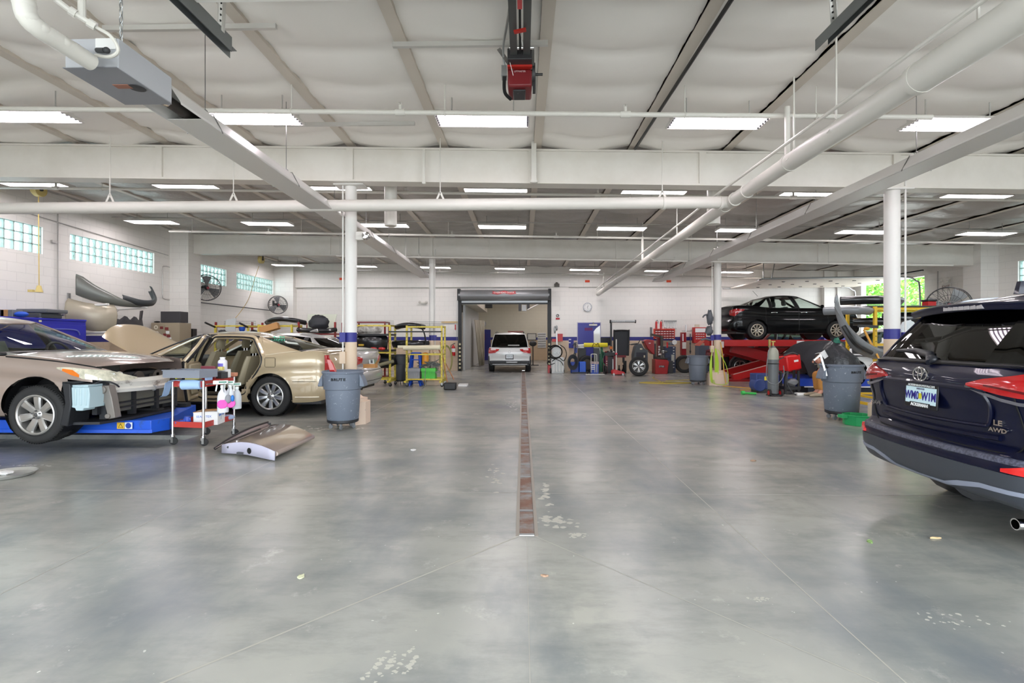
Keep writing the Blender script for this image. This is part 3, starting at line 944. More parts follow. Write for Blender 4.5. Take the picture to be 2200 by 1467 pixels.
def make_wheel(car, x, sd, z, r, wd, rr, n, style='single', y=None, steer=0, rim_mat=None, cap=None):
    """tyre with its rim as a part; the face looks outwards on side sd"""
    rim_mat = rim_mat or alloy
    y = (car.W / 2 - .03) * sd if y is None else y
    T = Matrix.Rotation(steer, 4, 'Z') @ (Matrix.Rotation(-pi / 2, 4, 'X') if sd > 0 else Matrix.Rotation(pi / 2, 4, 'X'))   # local z points outwards
    w2 = wd
    prof = [(rr, 0), (rr + .012, .003), (rr + .03, -.004), ((r + rr) / 2, .006), (r - .03, 0), (r - .012, -.012), (r - .002, -.03)]
    gs = 5; tw = wd - .06
    for k in range(gs):
        a = -.03 - tw * k / gs
        prof += [(r, a - .003), (r, a - tw / gs + .006), (r - .007, a - tw / gs + .004), (r - .007, a - tw / gs)]
    prof += [(r - .01, -wd + .012), (r - .03, -wd), (rr + .03, -wd), (rr, -wd + .005), (rr - .01, -wd + .02), (rr - .01, -.01)]
    ty = MB(); ty.lathe(prof, 64, T, True)
    if r > .2:
        for k in range(72):
            a = 2 * pi * k / 72
            for e in (0, 1):
                ty.m = 1
                A = T @ Matrix.Rotation(a + e * .04, 4, 'Z')
                ty.cbox((r - .0035, 0, -.026 - e * (wd - .052)), (.012, .005, .024), A)
    o = ty.build('wheel', [rubber, gap], car.rt, smooth=35)
    o.location = (x, y, z)
    rm = MB()
    rm.lathe([(rr + .008, .004), (rr - .004, .008), (rr - .016, .0), (rr - .022, -.03), (rr - .03, -wd + .03), (rr + .005, -wd + .01)], 56, T)
    d0, d1 = -.012, -.03
    R0 = rr * .2
    def spoke(ang, w0, w1, r0=R0, r1=rr - .012, bend=0):
        A = T @ Matrix.Rotation(ang, 4, 'Z')
        pts = []
        for t in (0, .25, .6, .85, 1):
            q = r0 + (r1 - r0) * t; wv = w0 + (w1 - w0) * t; zz = d0 - .016 * (1 - t) + .006 * sin(pi * t)
            b = bend * t
            pts.append([Vector((q, b - wv / 2, zz - .012)), Vector((q, b - wv / 3.2, zz)), Vector((q, b + wv / 3.2, zz)), Vector((q, b + wv / 2, zz - .012)), Vector((q, b + wv / 2, zz - .035)), Vector((q, b - wv / 2, zz - .035))])
        rm.grid([[A @ p for p in row] for row in pts], True, flip=True)
    for k in range(n):
        a = 2 * pi * k / n + pi / 2
        if style == 'single': spoke(a, rr * .24, rr * .34)
        elif style == 'thin': spoke(a, rr * .22, rr * .2)
        elif style == 'twin': spoke(a - .13, rr * .12, rr * .11); spoke(a + .13, rr * .12, rr * .11)
        elif style == 'fork': spoke(a, rr * .2, rr * .13, R0, rr * .55); spoke(a, rr * .1, rr * .1, rr * .5, rr - .012, rr * .17); spoke(a, rr * .1, rr * .1, rr * .5, rr - .012, -rr * .17)
        elif style == 'wide': spoke(a, rr * .3, rr * .42)
    rm.lathe([(0, -.006), (R0 * .62, -.008), (R0 * .9, -.016), (R0 * 1.25, -.024), (R0 * 1.3, -.07), (0, -.07)], 28, T)
    rm.build('rim', rim_mat, o, smooth=35)
    br = MB(); br.lathe([(rr * .78, -.09), (rr * .78, -.1), (0, -.1)], 32, T); br.lathe([(rr - .024, -.13), (0, -.13)], 32, T); br.build('brake_disc', M('brake_iron', '4a4846', .5, .6), o)
    hb = MB(); hb.lathe([(0, .0), (R0 * .4, -.002), (R0 * .52, -.01)], 20, T)
    for k in range(5):
        a = 2 * pi * k / 5 + .3
        p = T @ Vector((cos(a) * R0 * 1.0, sin(a) * R0 * 1.0, -.016)); q = T @ Vector((cos(a) * R0 * 1.0, sin(a) * R0 * 1.0, .0))
        hb.cyl(p, q, .009, 6)
    hb.build('hub_cap', cap or M('hub_grey', '6a6a6c', .35, .7), o)
    return o
def four_wheels(car, xf, xr, z, r, wd, rr, n, style, sides=(1, -1), **k):
    for x in (xf, xr):
        for sd in sides: make_wheel(car, x, sd, z, r, wd, rr, n, style, **k)
def headrest_seat(car, x, y, z, mat, w=.5, parts=True, h=.62, rake=.18):
    """seat of cushion, backrest and headrest, facing +x"""
    o = MB()
    rows = []
    for t in [k / 8 for k in range(9)]:
        zz = z + h * t; xx = x - rake * t; ww = w / 2 * (1 - .18 * t ** 3); dd = .075 * (1 - .3 * t)
        rows.append([(xx + dd, y - ww * .8, zz), (xx + dd * .8, y, zz), (xx + dd, y + ww * .8, zz), (xx + dd * .4, y + ww, zz), (xx - dd, y + ww * .85, zz), (xx - dd * 1.1, y, zz), (xx - dd, y - ww * .85, zz), (xx + dd * .4, y - ww, zz)])
    o.grid(rows, True); o.add(rows[-1], [tuple(range(8))]); o.add(rows[0], [tuple(range(7, -1, -1))])
    o.cbox((x + .2, y, z - .02), (.5, w, .16))
    st = o.build('seat', mat, car.rt, smooth=60, subsurf=1)
    hr = MB(); xx = x - rake - .01; zz = z + h
    rr = []
    for t, a, b in ((0, .09, .045), (.12, .13, .06), (.5, .14, .065), (.85, .11, .055), (1, .06, .03)):
        q = zz + .05 + .21 * t
        rr.append([(xx + b * cos(k * pi / 4) - .02 * t, y + a * sin(k * pi / 4), q) for k in range(8)])
    hr.grid(rr, True); hr.add(rr[-1], [tuple(range(8))]); hr.add(rr[0], [tuple(range(7, -1, -1))])
    hr.build('headrest', mat, st, smooth=60, subsurf=1)
    pp = MB(); pp.cyl((xx, y - .05, zz - .02), (xx, y - .05, zz + .08), .006, 8); pp.cyl((xx, y + .05, zz - .02), (xx, y + .05, zz + .08), .006, 8); pp.build('headrest_post', chrome, st)
    return st
# ---------------------------------------------------------------- dark blue SUV, tail towards the aisle
navyp = M('dark_blue_car_paint', '050a26', .35, .0, coat=.45, spec=.2)
clad = M('grey_bumper_cladding', '3b3f46', .42)
suv = Car('car', 'dark blue SUV with a green and white plate, tail towards the aisle', (5.42, 3.74, 0), rad(-4), 4.58, 1.86,
          [(-2.29, 1.155), (-2.0, 1.165), (-1, 1.12), (0, 1.06), (1.1, 1.02), (1.7, .96), (2.1, .86), (2.29, .76)],
          [(-2.29, .34), (-2.1, .30), (-1.7, .27), (0, .25), (1.8, .25), (2.29, .3)],
          [(0, .07), (.08, .03), (.3, .0), (.5, .005), (.62, .03), (.72, .012), (.88, .02), (1, .07)],
          [(.30, .16), (.36, .05), (.42, .015), (.52, 0), (.60, .005), (.635, .03), (.65, .085), (.72, .10), (.80, .085), (.88, .075), (.97, .05), (1.05, .045), (1.10, .065), (1.155, .12)],
          [(.25, .1), (.4, .0), (.7, .02), (.8, .1)], navyp, sc=1.06, crown=.03,
          plan=[(1, 0), (.99, .4), (.96, .7), (.9, .9), (.8, .97), (.5, 1), (.2, 1), (-.2, 1), (-.5, 1), (-.72, .985), (-.85, .955), (-.93, .89), (-.972, .76), (-.988, .52), (-.998, .26), (-1, 0)])
aw = [(1.36, .36, .385), (-1.30, .36, .385)]
suv.body(aw, [(-.75, .2, (1, -1), 'rear_door'), (.2, 1.15, (1, -1), 'front_door')], rows=26, hood=(1.15, 2.3), deck=(-2.29, -1.7))
gl = ('side_window', tint_dark)
suv.cabin([(1.25, 0, .35, 0, ('windscreen', tint_mid)), (1.15, .45, .28, .4, ('windscreen', tint_mid)), (.95, .76, .15, .56, 'paint'), (.85, .79, .08, .58, gl), (.2, .84, -.1, .62, 'trim'), (.1, .84, -.16, .62, gl), (-.75, .84, -.85, .63, 'paint'),
           (-.95, .84, -1.0, .63, gl), (-1.72, .80, -1.45, .62, 'trim'), (-1.98, .765, -1.72, .615, 'paint'), (-2.10, .70, -1.77, .575, ('rear_window', tint_dark)), (-2.155, .40, -1.80, .36, ('rear_window', tint_dark)), (-2.175, 0, -1.82, 0, 'x')],
          [(-1.9, 1.575), (-1.4, 1.60), (-.6, 1.625), (.0, 1.61), (.36, 1.57)], .055, .025, topm=.05)
suv.under(-1.75, 2.1, .78, .26, .5, aw)
ib = MB(); ib.box((-2.05, -.82, .5), (1.2, .82, 1.0)); ib.build('interior', trimblk, suv.rt)
for y in (-.4, .4):
    headrest_seat(suv, -.55, y, .75, dkgrey)
four_wheels(suv, 1.36, -1.30, .345, .345, .225, .225, 10, 'twin')
# bumper cladding, tailgate seams, lamps
ur, ux, uf = suv.ur, suv.ux, suv.uf
for sd in (1, -1):
    pass
def both(name, pts, mat, off=.006, **k):
    """a panel running right across the tail"""
    a = suv.patch(name, pts, mat, 1, off, **k)
    b = suv.patch(name, pts, mat, -1, off, **k)
    return a, b
both('bumper_cladding', [(ux(-1.72), .30, .52), (ux(-2.0), .32, .535), (ur(.80), .335, .545), (ur(.5), .345, .545), (ur(.0), .36, .545)], clad, .012, nz=8)
both('bumper_groove', [(ux(-1.75), .425, .45), (ur(.80), .43, .455), (ur(.52), .42, .45), (ur(.36), .385, .42), (ur(.25), .36, .385), (ur(0), .36, .375)], M('pale_bumper_edge', '8d93a3', .4), .018, nz=2)
both('bumper_step', [(ux(-1.95), .60, .632), (ur(.85), .60, .634), (ur(.4), .60, .634), (ur(0), .60, .634)], M('scuffed_bumper_top', '55586a', .45, noise=(60, .4, .6), c2='2b2d3c'), .006, nz=2)
for sd in (1, -1):
    h = suv.patch('tail_lamp', [(ux(-1.93), 1.01, 1.12), (ux(-2.05), 1.0, 1.14), (ur(.86), .99, 1.145), (ur(.72), .99, 1.13), (ur(.62), 1.0, 1.11), (ur(.50), 1.02, 1.088), (ur(.40), 1.04, 1.055)], lamp_red, sd, .022, nz=6)
    suv.patch('lamp_stripe', [(ur(.78), 1.01, 1.025), (ur(.66), 1.03, 1.042), (ur(.52), 1.045, 1.055)], M('lamp_stripe', '5a1014', .2), sd, .026, parent=h, nz=2)
    if sd > 0: suv.patch('reversing_lamp', [(ur(.84), 1.06, 1.105), (ur(.76), 1.06, 1.10)], M('lamp_silver', 'cfcacb', .15, coat=1), sd, .025, parent=h, nz=2)
    suv.patch('lamp_surround', [(ux(-1.90), 1.0, 1.015), (ux(-2.05), .965, .985), (ur(.86), .945, .965), (ur(.72), .945, .965), (ur(.62), .96, .98), (ur(.50), .99, 1.01), (ur(.39), 1.028, 1.04)], M('chrome_trim_dark', '9a9aa6', .2, .9), sd, .018, nz=2)
    f = suv.patch('fog_reflector', [(ur(.86), .545, .60), (ur(.78), .55, .615), (ur(.66), .555, .575)], M('bright_red_lens', 'd81f1f', .12, coat=1), sd, .02, nz=3)
    # tailgate seam
    sm = MB()
    pts = [suv.S(ur(y), z, sd, .003) for y, z in ((.70, 1.12), (.69, 1.0), (.71, .86), (.73, .75), (.66, .66), (.5, .645), (.2, .645), (0, .645))]
    sm.tube(smooth_path(pts, 5), .0045, 5); sm.build('tailgate_seam', gap, suv.rt)
    ef = MB(); e = suv.S(ur(.68), .38, sd)
    ef.lathe([(.03, -.3), (.032, -.01), (.034, 0), (.028, 0), (.027, -.1)], 20, Matrix.Translation((e.x + .02, e.y, .25)) @ Matrix.Rotation(-pi / 2, 4, 'Y'))
    if sd < 0: ef.build('exhaust_tip', chrome, suv.rt)
    # roof rail
    rl = MB(); ps = [(-1.62, .60 * sd, 1.585), (-1.5, .60 * sd, 1.64), (-1.2, .60 * sd, 1.665), (-.4, .60 * sd, 1.68), (.05, .59 * sd, 1.655), (.2, .585 * sd, 1.61)]
    sp = smooth_path(ps, 5); rl.grid([[p + Vector((0, -.022, -.03)), p + Vector((0, -.02, .012)), p + Vector((0, .02, .012)), p + Vector((0, .022, -.03))] for p in sp], True); rl.add([sp[0] + Vector((0, a, b)) for a, b in ((-.022, -.03), (-.02, .012), (.02, .012), (.022, -.03))], [(0, 1, 2, 3)])
    rl.build('roof_rail', M('silver_rail', '8a8f9c', .3, .6), suv.rt)
# tailgate recess around the plate: raised rim
def rim_line(pts, r, mat, name):
    mb = MB(); mb.tube(smooth_path([suv.S(ur(abs(y)), z, 1 if y >= 0 else -1, .006) for y, z in pts], 6), r, 6); mb.build(name, mat, suv.rt)
rim_line([(.50, 1.0), (.53, .92), (.50, .81), (.42, .79), (0, .78), (-.42, .79), (-.50, .81), (-.53, .92), (-.50, 1.0)], .012, navyp, 'tailgate_crease')
rim_line([(.52, 1.01), (.46, 1.02), (0, 1.025), (-.46, 1.02), (-.52, 1.01)], .016, navyp, 'tailgate_handle')
rim_line([(.56, .73), (.3, .72), (0, .715), (-.3, .72), (-.56, .73)], .02, navyp, 'tailgate_crease')
# wiper
wp = MB()
def rw(y, t, o=.03):
    xb, xt = -2.175 + .16 * y * y, -1.82 + .16 * y * y
    return Vector((xb + (xt - xb) * t - o, y, 1.135 + (1.575 - 1.135) * t + .01))
wp.tube([rw(.0, .05), rw(.06, .17), rw(.25, .23), rw(.52, .22)], [.028, .03, .022, .01], 8)
wp.blob(rw(.01, .1, .03), .03, .05, .035); wp.build('rear_wiper', M('wiper_black', '23252c', .3), suv.rt, smooth=60)
# spoiler with brake light
sp = MB(); rows = []
for y in [k / 8 * .66 for k in range(-8, 9)]:
    q = (abs(y) / .66) ** 2
    xb = -1.98 + .10 * q; zz = 1.60 - .03 * q
    rows.append([(-1.62, y, zz + .022), (-1.80, y, zz + .018), (xb, y, zz - .012), (xb - .004, y, zz - .03), (xb + .02, y, zz - .065), (-1.76, y, zz - .05), (-1.64, y, zz - .03)])
sp.grid(rows, True); sp.add(rows[0], [tuple(range(7))]); sp.add(rows[-1], [tuple(range(6, -1, -1))])
so = sp.build('spoiler', navyp, suv.rt, smooth=50)
bl = MB()
for k in range(7):
    y = -.15 + .05 * k; bl.cbox((-1.968 + .1 * (y / .66) ** 2, y, 1.557), (.03, .044, .028))
bl.build('brake_light', M('clear_brake_lens', 'a9a4a6', .15, coat=1), so)
fn = MB(); fn.grid([[(-1.62, -.02, 1.655), (-1.62, .02, 1.655)], [(-1.6, -.016, 1.745), (-1.6, .016, 1.745)], [(-1.52, -.012, 1.755), (-1.52, .012, 1.755)], [(-1.36, -.02, 1.69), (-1.36, .02, 1.69)], [(-1.34, -.03, 1.66), (-1.34, .03, 1.66)]])
fn.add([(-1.62, -.02, 1.655), (-1.6, -.016, 1.745), (-1.52, -.012, 1.755), (-1.36, -.02, 1.69), (-1.34, -.03, 1.66)], [(0, 1, 2, 3, 4)])
fn.add([(-1.62, .02, 1.655), (-1.6, .016, 1.745), (-1.52, .012, 1.755), (-1.36, .02, 1.69), (-1.34, .03, 1.66)], [(4, 3, 2, 1, 0)])
fn.build('antenna_fin', navyp, suv.rt)
# plate, lettering and badges
m = suv.frame_at(ur(.0) - .001, .845, 1, .012)
T = frame((suv.S(ur(0), .925, 1, .018)), (0, -1, 0), (.06, 0, 1))
pf = MB(); pf.T = T; pf.cbox((0, 0, .0), (.325, .172, .012)); pfo = pf.build('plate_frame', M('plate_frame_black', '17171c', .35), suv.rt, bevel=.004)
pl = MB(); pl.T = T @ Matrix.Translation((0, .004, .007)); pl.cbox((0, 0, 0), (.30, .118, .003)); pl.build('plate', M('plate_pale_green', 'cfe9f0', .35), pfo)
ink = M('plate_blue_ink', '2a1f86', .4); pink = M('white_lettering', 'f2f2f2', .4)
Q = lambda x, y, z=.0095: T @ Matrix.Translation((x, y, z))
text('WM0', .085, ink, pfo, Q(-.083, -.002), sx=.72, bold=.0012); text('W1M', .085, ink, pfo, Q(.083, -.002), sx=.72, bold=.0012)
pb = MB(); pb.T = Q(0, 0); pb.cbox((0, 0, 0), (.028, .04, .002)); pb.build('sticker', M('plate_yellow', 'd8cf2a', .5), pfo)
text('ACKERMANTOYOTA.COM', .022, pink, pfo, Q(0, .074, .008)); text('ACKERMAN', .032, pink, pfo, Q(0, -.066, .013), bold=.0006)
pb = MB(); pb.T = Q(0, -.066, .008); pb.cbox((0, 0, 0), (.2, .036, .006)); pb.build('frame_panel', M('plate_frame_black', '17171c'), pfo)
text('MISSOURI', .018, M('plate_grey_ink', '6a6f86', .5), pfo, Q(0, .05))
# emblem: three ellipses
E = frame(suv.S(ur(0), 1.082, 1, .016), (0, -1, 0), (.05, 0, 1))
em = MB(); em.T = E
def ell(a, b, cx=0, cy=0, r=.0055): em.tube([(cx + a * cos(t * 2 * pi / 28), cy + b * sin(t * 2 * pi / 28), .004) for t in range(28)], r, 6, closed=True)
ell(.068, .048, r=.006); ell(.021, .042, 0, .001); ell(.045, .021, 0, .024, .005); em.build('emblem', chrome, suv.rt)
text('RAV4', .05, chrome, suv.rt, frame(suv.S(ur(.66), .80, 1, .008), suv.S(ur(.60), .8, 1) - suv.S(ur(.72), .8, 1), (.02, 0, 1)), 'badge', .004, sx=1.3, bold=.0012)
bt = frame(suv.S(ur(.56), .80, -1, .01), (suv.S(ur(.62), .8, -1) - suv.S(ur(.5), .8, -1)), (.02, 0, 1))
text('LE', .045, chrome, suv.rt, bt @ Matrix.Translation((0, .022, 0)), 'badge', .004, sx=1.3, bold=.0012); text('AWD', .036, chrome, suv.rt, bt @ Matrix.Translation((0, -.022, 0)), 'badge', .004, sx=1.3, bold=.001)
# ---------------------------------------------------------------- helper for an ordinary saloon
SIDE = [(0, .075), (.08, .03), (.3, .0), (.5, .0), (.64, .022), (.75, .008), (.9, .02), (1, .05)]
def saloon(name, label, loc, rz, L, W, pm, xa, r, H=1.46, sc=1., belt=.98, hoodz=.86, trunkz=1.02, rear=None, front=None, cowl=1.0, back=-1.45, roof=(.15, -.95), glass=tint_mid, doors=(), skip=None, cskip=(), hood=True, bp=(-.02, .10), cp=(-1.0, -.92), ct=None, ck='trim', hmax=None, hc=0, zsill=.22, rows=18, qw=True, group=None):
    h = L / 2
    c = Car(name, label, loc, rz, L, W,
            [(-h, trunkz - .06), (-h + .12, trunkz), (-h + .7, trunkz + .02), (-1.0, belt + .03), (0, belt), (.7, belt - .01), (cowl + .1, belt - .04), (h - .5, hoodz), (h - .15, hoodz - .08), (h, hoodz - .16)],
            [(-h, .3), (-h + .4, .24), (-1.2, zsill), (1.2, zsill), (h - .4, .2), (h, .2)], SIDE,
            rear or [(.25, .14), (.32, .05), (.40, .0), (.58, 0), (.63, .03), (.66, .07), (.9, .06), (trunkz - .06, .10)],
            front or [(.2, .08), (.3, .0), (.5, .0), (.6, .03), (.7, .08), (.8, .16)], pm, sc=sc)
    aw = [(x, r + .01, r + .045) for x in xa]
    c.body(aw, doors, skip, rows=rows, hood=(cowl - .05, hmax or h) if hood else None, deck=(-h, back + .1), hcurve=hc)
    g = ('side_window', glass)
    wb, wr = W / 2 - .09, W / 2 - .30
    rf, rr = roof
    c.cabin([(cowl + .12, 0, rf + .1, 0, ('windscreen', tint_clear)), (cowl + .02, .42, rf + .05, .38, ('windscreen', tint_clear)), (cowl - .2, wb - .05, rf - .06, wr - .05, 'paint'), (cowl - .32, wb, rf - .15, wr, g),
             (bp[1], wb + .015, bp[1] - .16, wr + .02, 'trim'), (bp[0], wb + .015, bp[0] - .16, wr + .02, g), (cp[1], wb, ct[1] if ct else (cp[1] + rr) / 2 - .02, wr, ck), (cp[0], wb - .005, ct[0] if ct else (cp[0] + rr) / 2 - .08, wr - .003, g if qw else 'paint'),
             (cp[0] - .32 if qw else cp[0] - .1, wb - .03, rr - .1, wr - .01, 'paint'), (back + .12, wb - .10, rr - .14, wr - .05, ('rear_window', glass)), (back, .4, rr - .2, .34, ('rear_window', glass)), (back - .04, 0, rr - .22, 0, 'x')],
            [(rr - .22, H - .12), (rr + .2, H - .075), ((rf + rr) / 2, H - .055), (rf - .1, H - .075), (rf + .1, H - .11)], .055, .03, skip=cskip)
    c.aw = aw
    return c
# ---------------------------------------------------------------- champagne saloon with its front bumper off (nearest, left)
champ = paint('champagne_paint', 'a39288', .3, .3)
lx = saloon('car.001', 'champagne saloon with its front bumper removed, raised on the blue lift', (-7.58, 7.02), 0, 4.85, 1.82, champ, (1.455, -1.32), .335, sc=1.08, hoodz=.865, belt=.985, cowl=1.12,
            back=-1.5, roof=(.1, -1.0), glass=tint_mid, hmax=2.21, hc=.5, skip=lambda c, sd: c.x > (2.22 if sd < 0 else 1.95) or c.x > 1.77 and c.z < .675 + (.0 if c.x < 2.1 else .02), zsill=.26)
lx.rt.location.z = .17
four_wheels(lx, 1.455, -1.32, .285, .335, .215, .222, 7, 'wide', rim_mat=M('silver_alloy', 'b5b3b0', .3, .75))
lx.under(-2.2, 1.75, .76, .24, .6, lx.aw)
for sd in (-1,):
    hl = lx.patch('headlamp', [(lx.ux(1.72), .815, .83), (lx.ux(1.85), .765, .83), (lx.ux(2.02), .695, .81), (lx.uf(.80), .665, .785), (lx.uf(.70), .66, .755), (lx.uf(.58), .665, .715), (lx.uf(.5), .675, .69)], lamp_clear, sd, .016, nz=6)
    lx.patch('indicator', [(lx.ux(1.79), .79, .815), (lx.ux(1.9), .74, .80), (lx.ux(1.98), .715, .745)], lamp_orange, sd, .022, parent=hl, nz=3)
    for k, u in enumerate((lx.uf(.80), lx.uf(.71))):
        b = MB(); p = lx.S(u, .725, sd, .0); q = lx.S(u, .725, sd, .03); b.lathe([(0, .02), (.03, .016), (.045, 0)], 16, frame(p, (q - p).cross(Vector((0, 0, 1))), (0, 0, 1))); b.build('reflector', chrome, hl)
    gp = MB(); gp.tube([lx.S(lx.ux(x), lx.Z(x) - .004, sd, .004) for x in [1.1 + k * .06 for k in range(19)]] , .008, 6); gp.build('hood_gap', gap, lx.rt)
fm = MB()   # radiator support and dark front structure
fm.box((1.92, -.66, .69), (2.06, .6, .73)); fm.box((1.96, -.7, .26), (2.02, .6, .7)); fm.prism([(1.76, -.82), (2.12, -.78), (2.2, -.4), (2.2, .3), (2.08, .56), (1.76, .6)], .16, .19, 'xy'); fm.box((1.72, .4, .2), (2.0, .62, .66))
for y in (-.62, -.2, .2, .56): fm.box((2.0, y - .025, .2), (2.08, y + .025, .7))
for z in (.3, .36): fm.box((2.02, -.6, z), (2.09, .56, z + .018))
fm.build('radiator_support', M('front_black', '202226', .5), lx.rt, smooth=0)
cd = MB(); cd.box((2.03, -.56, .26), (2.05, .54, .50)); cd.build('condenser', M('condenser_fins', '8b8a80', .5, .5, noise=(200, .4, .6), c2='6d6c64'), lx.rt)
for y in (-.12, .22, -.42, .5):
    fn = MB(); fn.lathe([(.10, 0), (.10, .05), (.07, .06), (0, .06)], 20, Matrix.Translation((2.02, y, .64)) @ Matrix.Rotation(pi / 2, 4, 'Y')); fn.build('horn_disc', M('dusty_brown_metal', '57504a', .6, .4), lx.rt)
bm = MB(); rws = []
for k in range(-10, 11):
    y = .056 * k - .04; x = 2.24 - .24 * ((y + .04) / .56) ** 2
    zl = .50 if abs(y) < .5 else .47
    rws.append([(x, y, zl), (x + .02, y, zl + .04), (x, y, .56), (x + .02, y, .62), (x, y, .665), (x - .07, y, .665), (x - .07, y, zl)])
bm.grid(rws, True); bm.add(rws[0], [tuple(range(7))]); bm.add(rws[-1], [tuple(range(6, -1, -1))])
bmo = bm.build('bumper_beam', M('white_scuffed_beam', 'd9d6cc', .5, noise=(7, .34, .42), c2='9c948a'), lx.rt, smooth=30)
tp = MB(); tp.tube([(2.14, .34, .49), (2.235, .34, .49), (2.235, .34, .672), (2.10, .34, .675)], .014, 5, closed=True); tp.build('green_tape', M('lime_tape', 'b4c23a', .5), lx.rt)
tw = MB(); tw.torus((2.25, -.1, .52), (0, 1, 0), .03, .009, 14, 6); tw.build('tow_eye', galv, lx.rt)
wt = MB()
wt.prism([(1.80, .60), (2.06, .60), (2.07, .52), (2.06, .36), (2.0, .36), (1.99, .33), (1.91, .33), (1.90, .36), (1.82, .38), (1.80, .5)], -.86, -.62, 'xz')
wt.box((1.82, -.85, .60), (2.04, -.63, .625))
for x in (1.84, 1.9, 1.96, 2.02): wt.box((x, -.868, .39), (x + .02, -.855, .59))
wt.build('washer_tank', M('pale_blue_plastic', 'b5ccd2', .35), lx.rt, bevel=.008)
ln = MB(); ln.prism([(1.74, .17), (1.83, .15), (1.87, .4), (1.86, .64), (1.76, .66), (1.8, .42)], -.88, -.6, 'xz'); ln.build('arch_liner', M('front_black', '202226'), lx.rt, bevel=.01)
br = MB(); br.prism([(2.0, .60), (2.12, .60), (2.16, .45), (2.2, .22), (2.12, .2), (2.07, .4), (1.99, .46)], -.66, -.56, 'xz'); br.cyl((2.05, -.68, .55), (2.05, -.6, .55), .05, 16); br.cyl((2.12, -.68, .24), (2.12, -.6, .24), .03, 12)
br.build('crash_bracket', M('dull_bracket_steel', '8d8781', .5, .5), lx.rt, bevel=.006)
hs = MB()
hs.tube(smooth_path([(1.75, -.86, .665), (1.9, -.87, .655), (2.0, -.84, .67), (2.0, -.8, .72)], 5), .014, 8); hs.tube(smooth_path([(2.0, -.75, .62), (2.1, -.7, .66), (2.2, -.66, .62), (2.2, -.6, .58)], 5), .01, 6); hs.build('wiring_hose', M('front_black', '202226'), lx.rt)
st = MB(); st.torus((.55, .38, .93), (1, 0, .35), .18, .016, 28, 8); st.cyl((.55, .38, .93), (.8, .38, .84), .05, 12); st.build('steering_wheel', black, lx.rt)
db = MB(); db.prism([(.62, .6), (1.15, .6), (1.15, .95), (.9, 1.0), (.7, .97)], -.72, .72, 'xz'); db.box((-2.0, -.72, .4), (.62, .72, .45)); db.build('dashboard', M('pale_dash', '8d8c86', .6), lx.rt, bevel=.03)
for y in (.36, -.36): headrest_seat(lx, -.25, y, .5, M('grey_leather', '7c7a74', .5))
# blue scissor lift under it
bl = thing('vehicle_lift', 'blue scissor lift platform under the champagne saloon', 'car lift', (-7.2, 7.5, 0))
d = MB(); d.prism([(-2.2, -.95), (2.28, -.95), (2.37, -.72), (1.85, .62), (-2.2, .62)], .17, .335, 'xy'); d.build('platform', M('scuffed_blue_enamel', '1a55c9', .42, noise=(8, .3, .42), c2='2b4f9a'), bl, bevel=.006)
d = MB(); d.prism([(-2.2, -.97), (2.27, -.97), (2.3, -.955), (-2.2, -.955)], .17, .215, 'xy'); d.build('lower_flange', M('scuffed_blue_enamel'), bl)
d = MB(); d.box((-2.1, -.3, .34), (1.9, -.18, .40)); d.box((-2.1, .3, .34), (1.9, .42, .40)); d.build('lifting_pad', rubber, bl)
d = MB(); d.box((-1.8, .0, -.0), (1.6, .5, .17)); d.build('scissor_base', M('lift_dark', '1c2436', .5), bl)
T = FACE((1.95, -.976, .27))
d = MB(); d.T = T; d.cbox((-.055, 0, 0), (.1, .085, .004)); dd = d.build('warning_sticker', M('sticker_yellow', 'e2b93c', .5), bl); d = MB(); d.T = T; d.cbox((.05, 0, 0), (.1, .085, .004)); d.build('sticker_panel', plate_w, dd)
d = MB(); d.T = T; d.lathe([(0, .004), (.038, .004)], 20, Matrix.Translation((.05, 0, 0))); d.build('sticker_symbol', M('sticker_blue', '1d3f9e', .5), dd)
d = MB(); d.T = T; d.tube([(-.085, -.025, .003), (-.055, .025, .003), (-.025, -.025, .003)], .004, 4, closed=True); d.build('sticker_symbol', gap, dd)

# ---------------------------------------------------------------- beige saloon with a rear door and the bonnet open
bge = paint('beige_pearl_paint', 'bcaa8a', .2, .3)
dx = -5.936
DSK = {(5, 1), (6, 1)}
dt = saloon('car.002', 'long beige saloon with its rear door and bonnet open', (dx, 10.03), pi, 4.7, 1.9, bge, (1.55, -1.26), .345, H=1.47, sc=1.06, belt=1.0, hoodz=.93, trunkz=1.08, cowl=1.12, back=-1.85, roof=(.2, -.82),
            glass=tint_clear, bp=(-.04, .08), cp=(-1.16, -1.12), ct=(-.98, -.92), ck='paint', hood=False, qw=False, zsill=.24, rows=20,
            skip=lambda c, sd: (sd > 0 and -1.12 < c.x < .02 and c.z > .34 and c.z > .36 + max(0, -.78 - c.x) * 1.6 and not ((c.x + 1.26) ** 2 + (c.z - .355) ** 2 < .45 ** 2)) , cskip={(5, 1)},
            doors=[(.05, 1.12, (1, -1), 'front_door')])
four_wheels(dt, 1.55, -1.26, .345, .345, .22, .225, 9, 'single')
dt.under(-2.1, 2.1, .8, .2, .42, dt.aw)
tl = dt.patch('tail_lamp', [(dt.ux(-2.19), .80, 1.04), (dt.ur(.86), .76, 1.05), (dt.ur(.80), .76, 1.05), (dt.ur(.74), .78, 1.05)], lamp_red, 1, .012)
dt.patch('tail_lamp', [(dt.ux(-2.19), .78, 1.05), (dt.ur(.86), .76, 1.05), (dt.ur(.72), .78, 1.05)], lamp_red, -1, .012)
fc = MB(); fc.T = frame(dt.S(dt.ux(-1.27), .93, 1, .004), (-1, 0, 0), (0, 0, 1)); fc.cbox((0, 0, 0), (.17, .15, .004)); fc.build('fuel_flap', bge, dt.rt, bevel=.03)
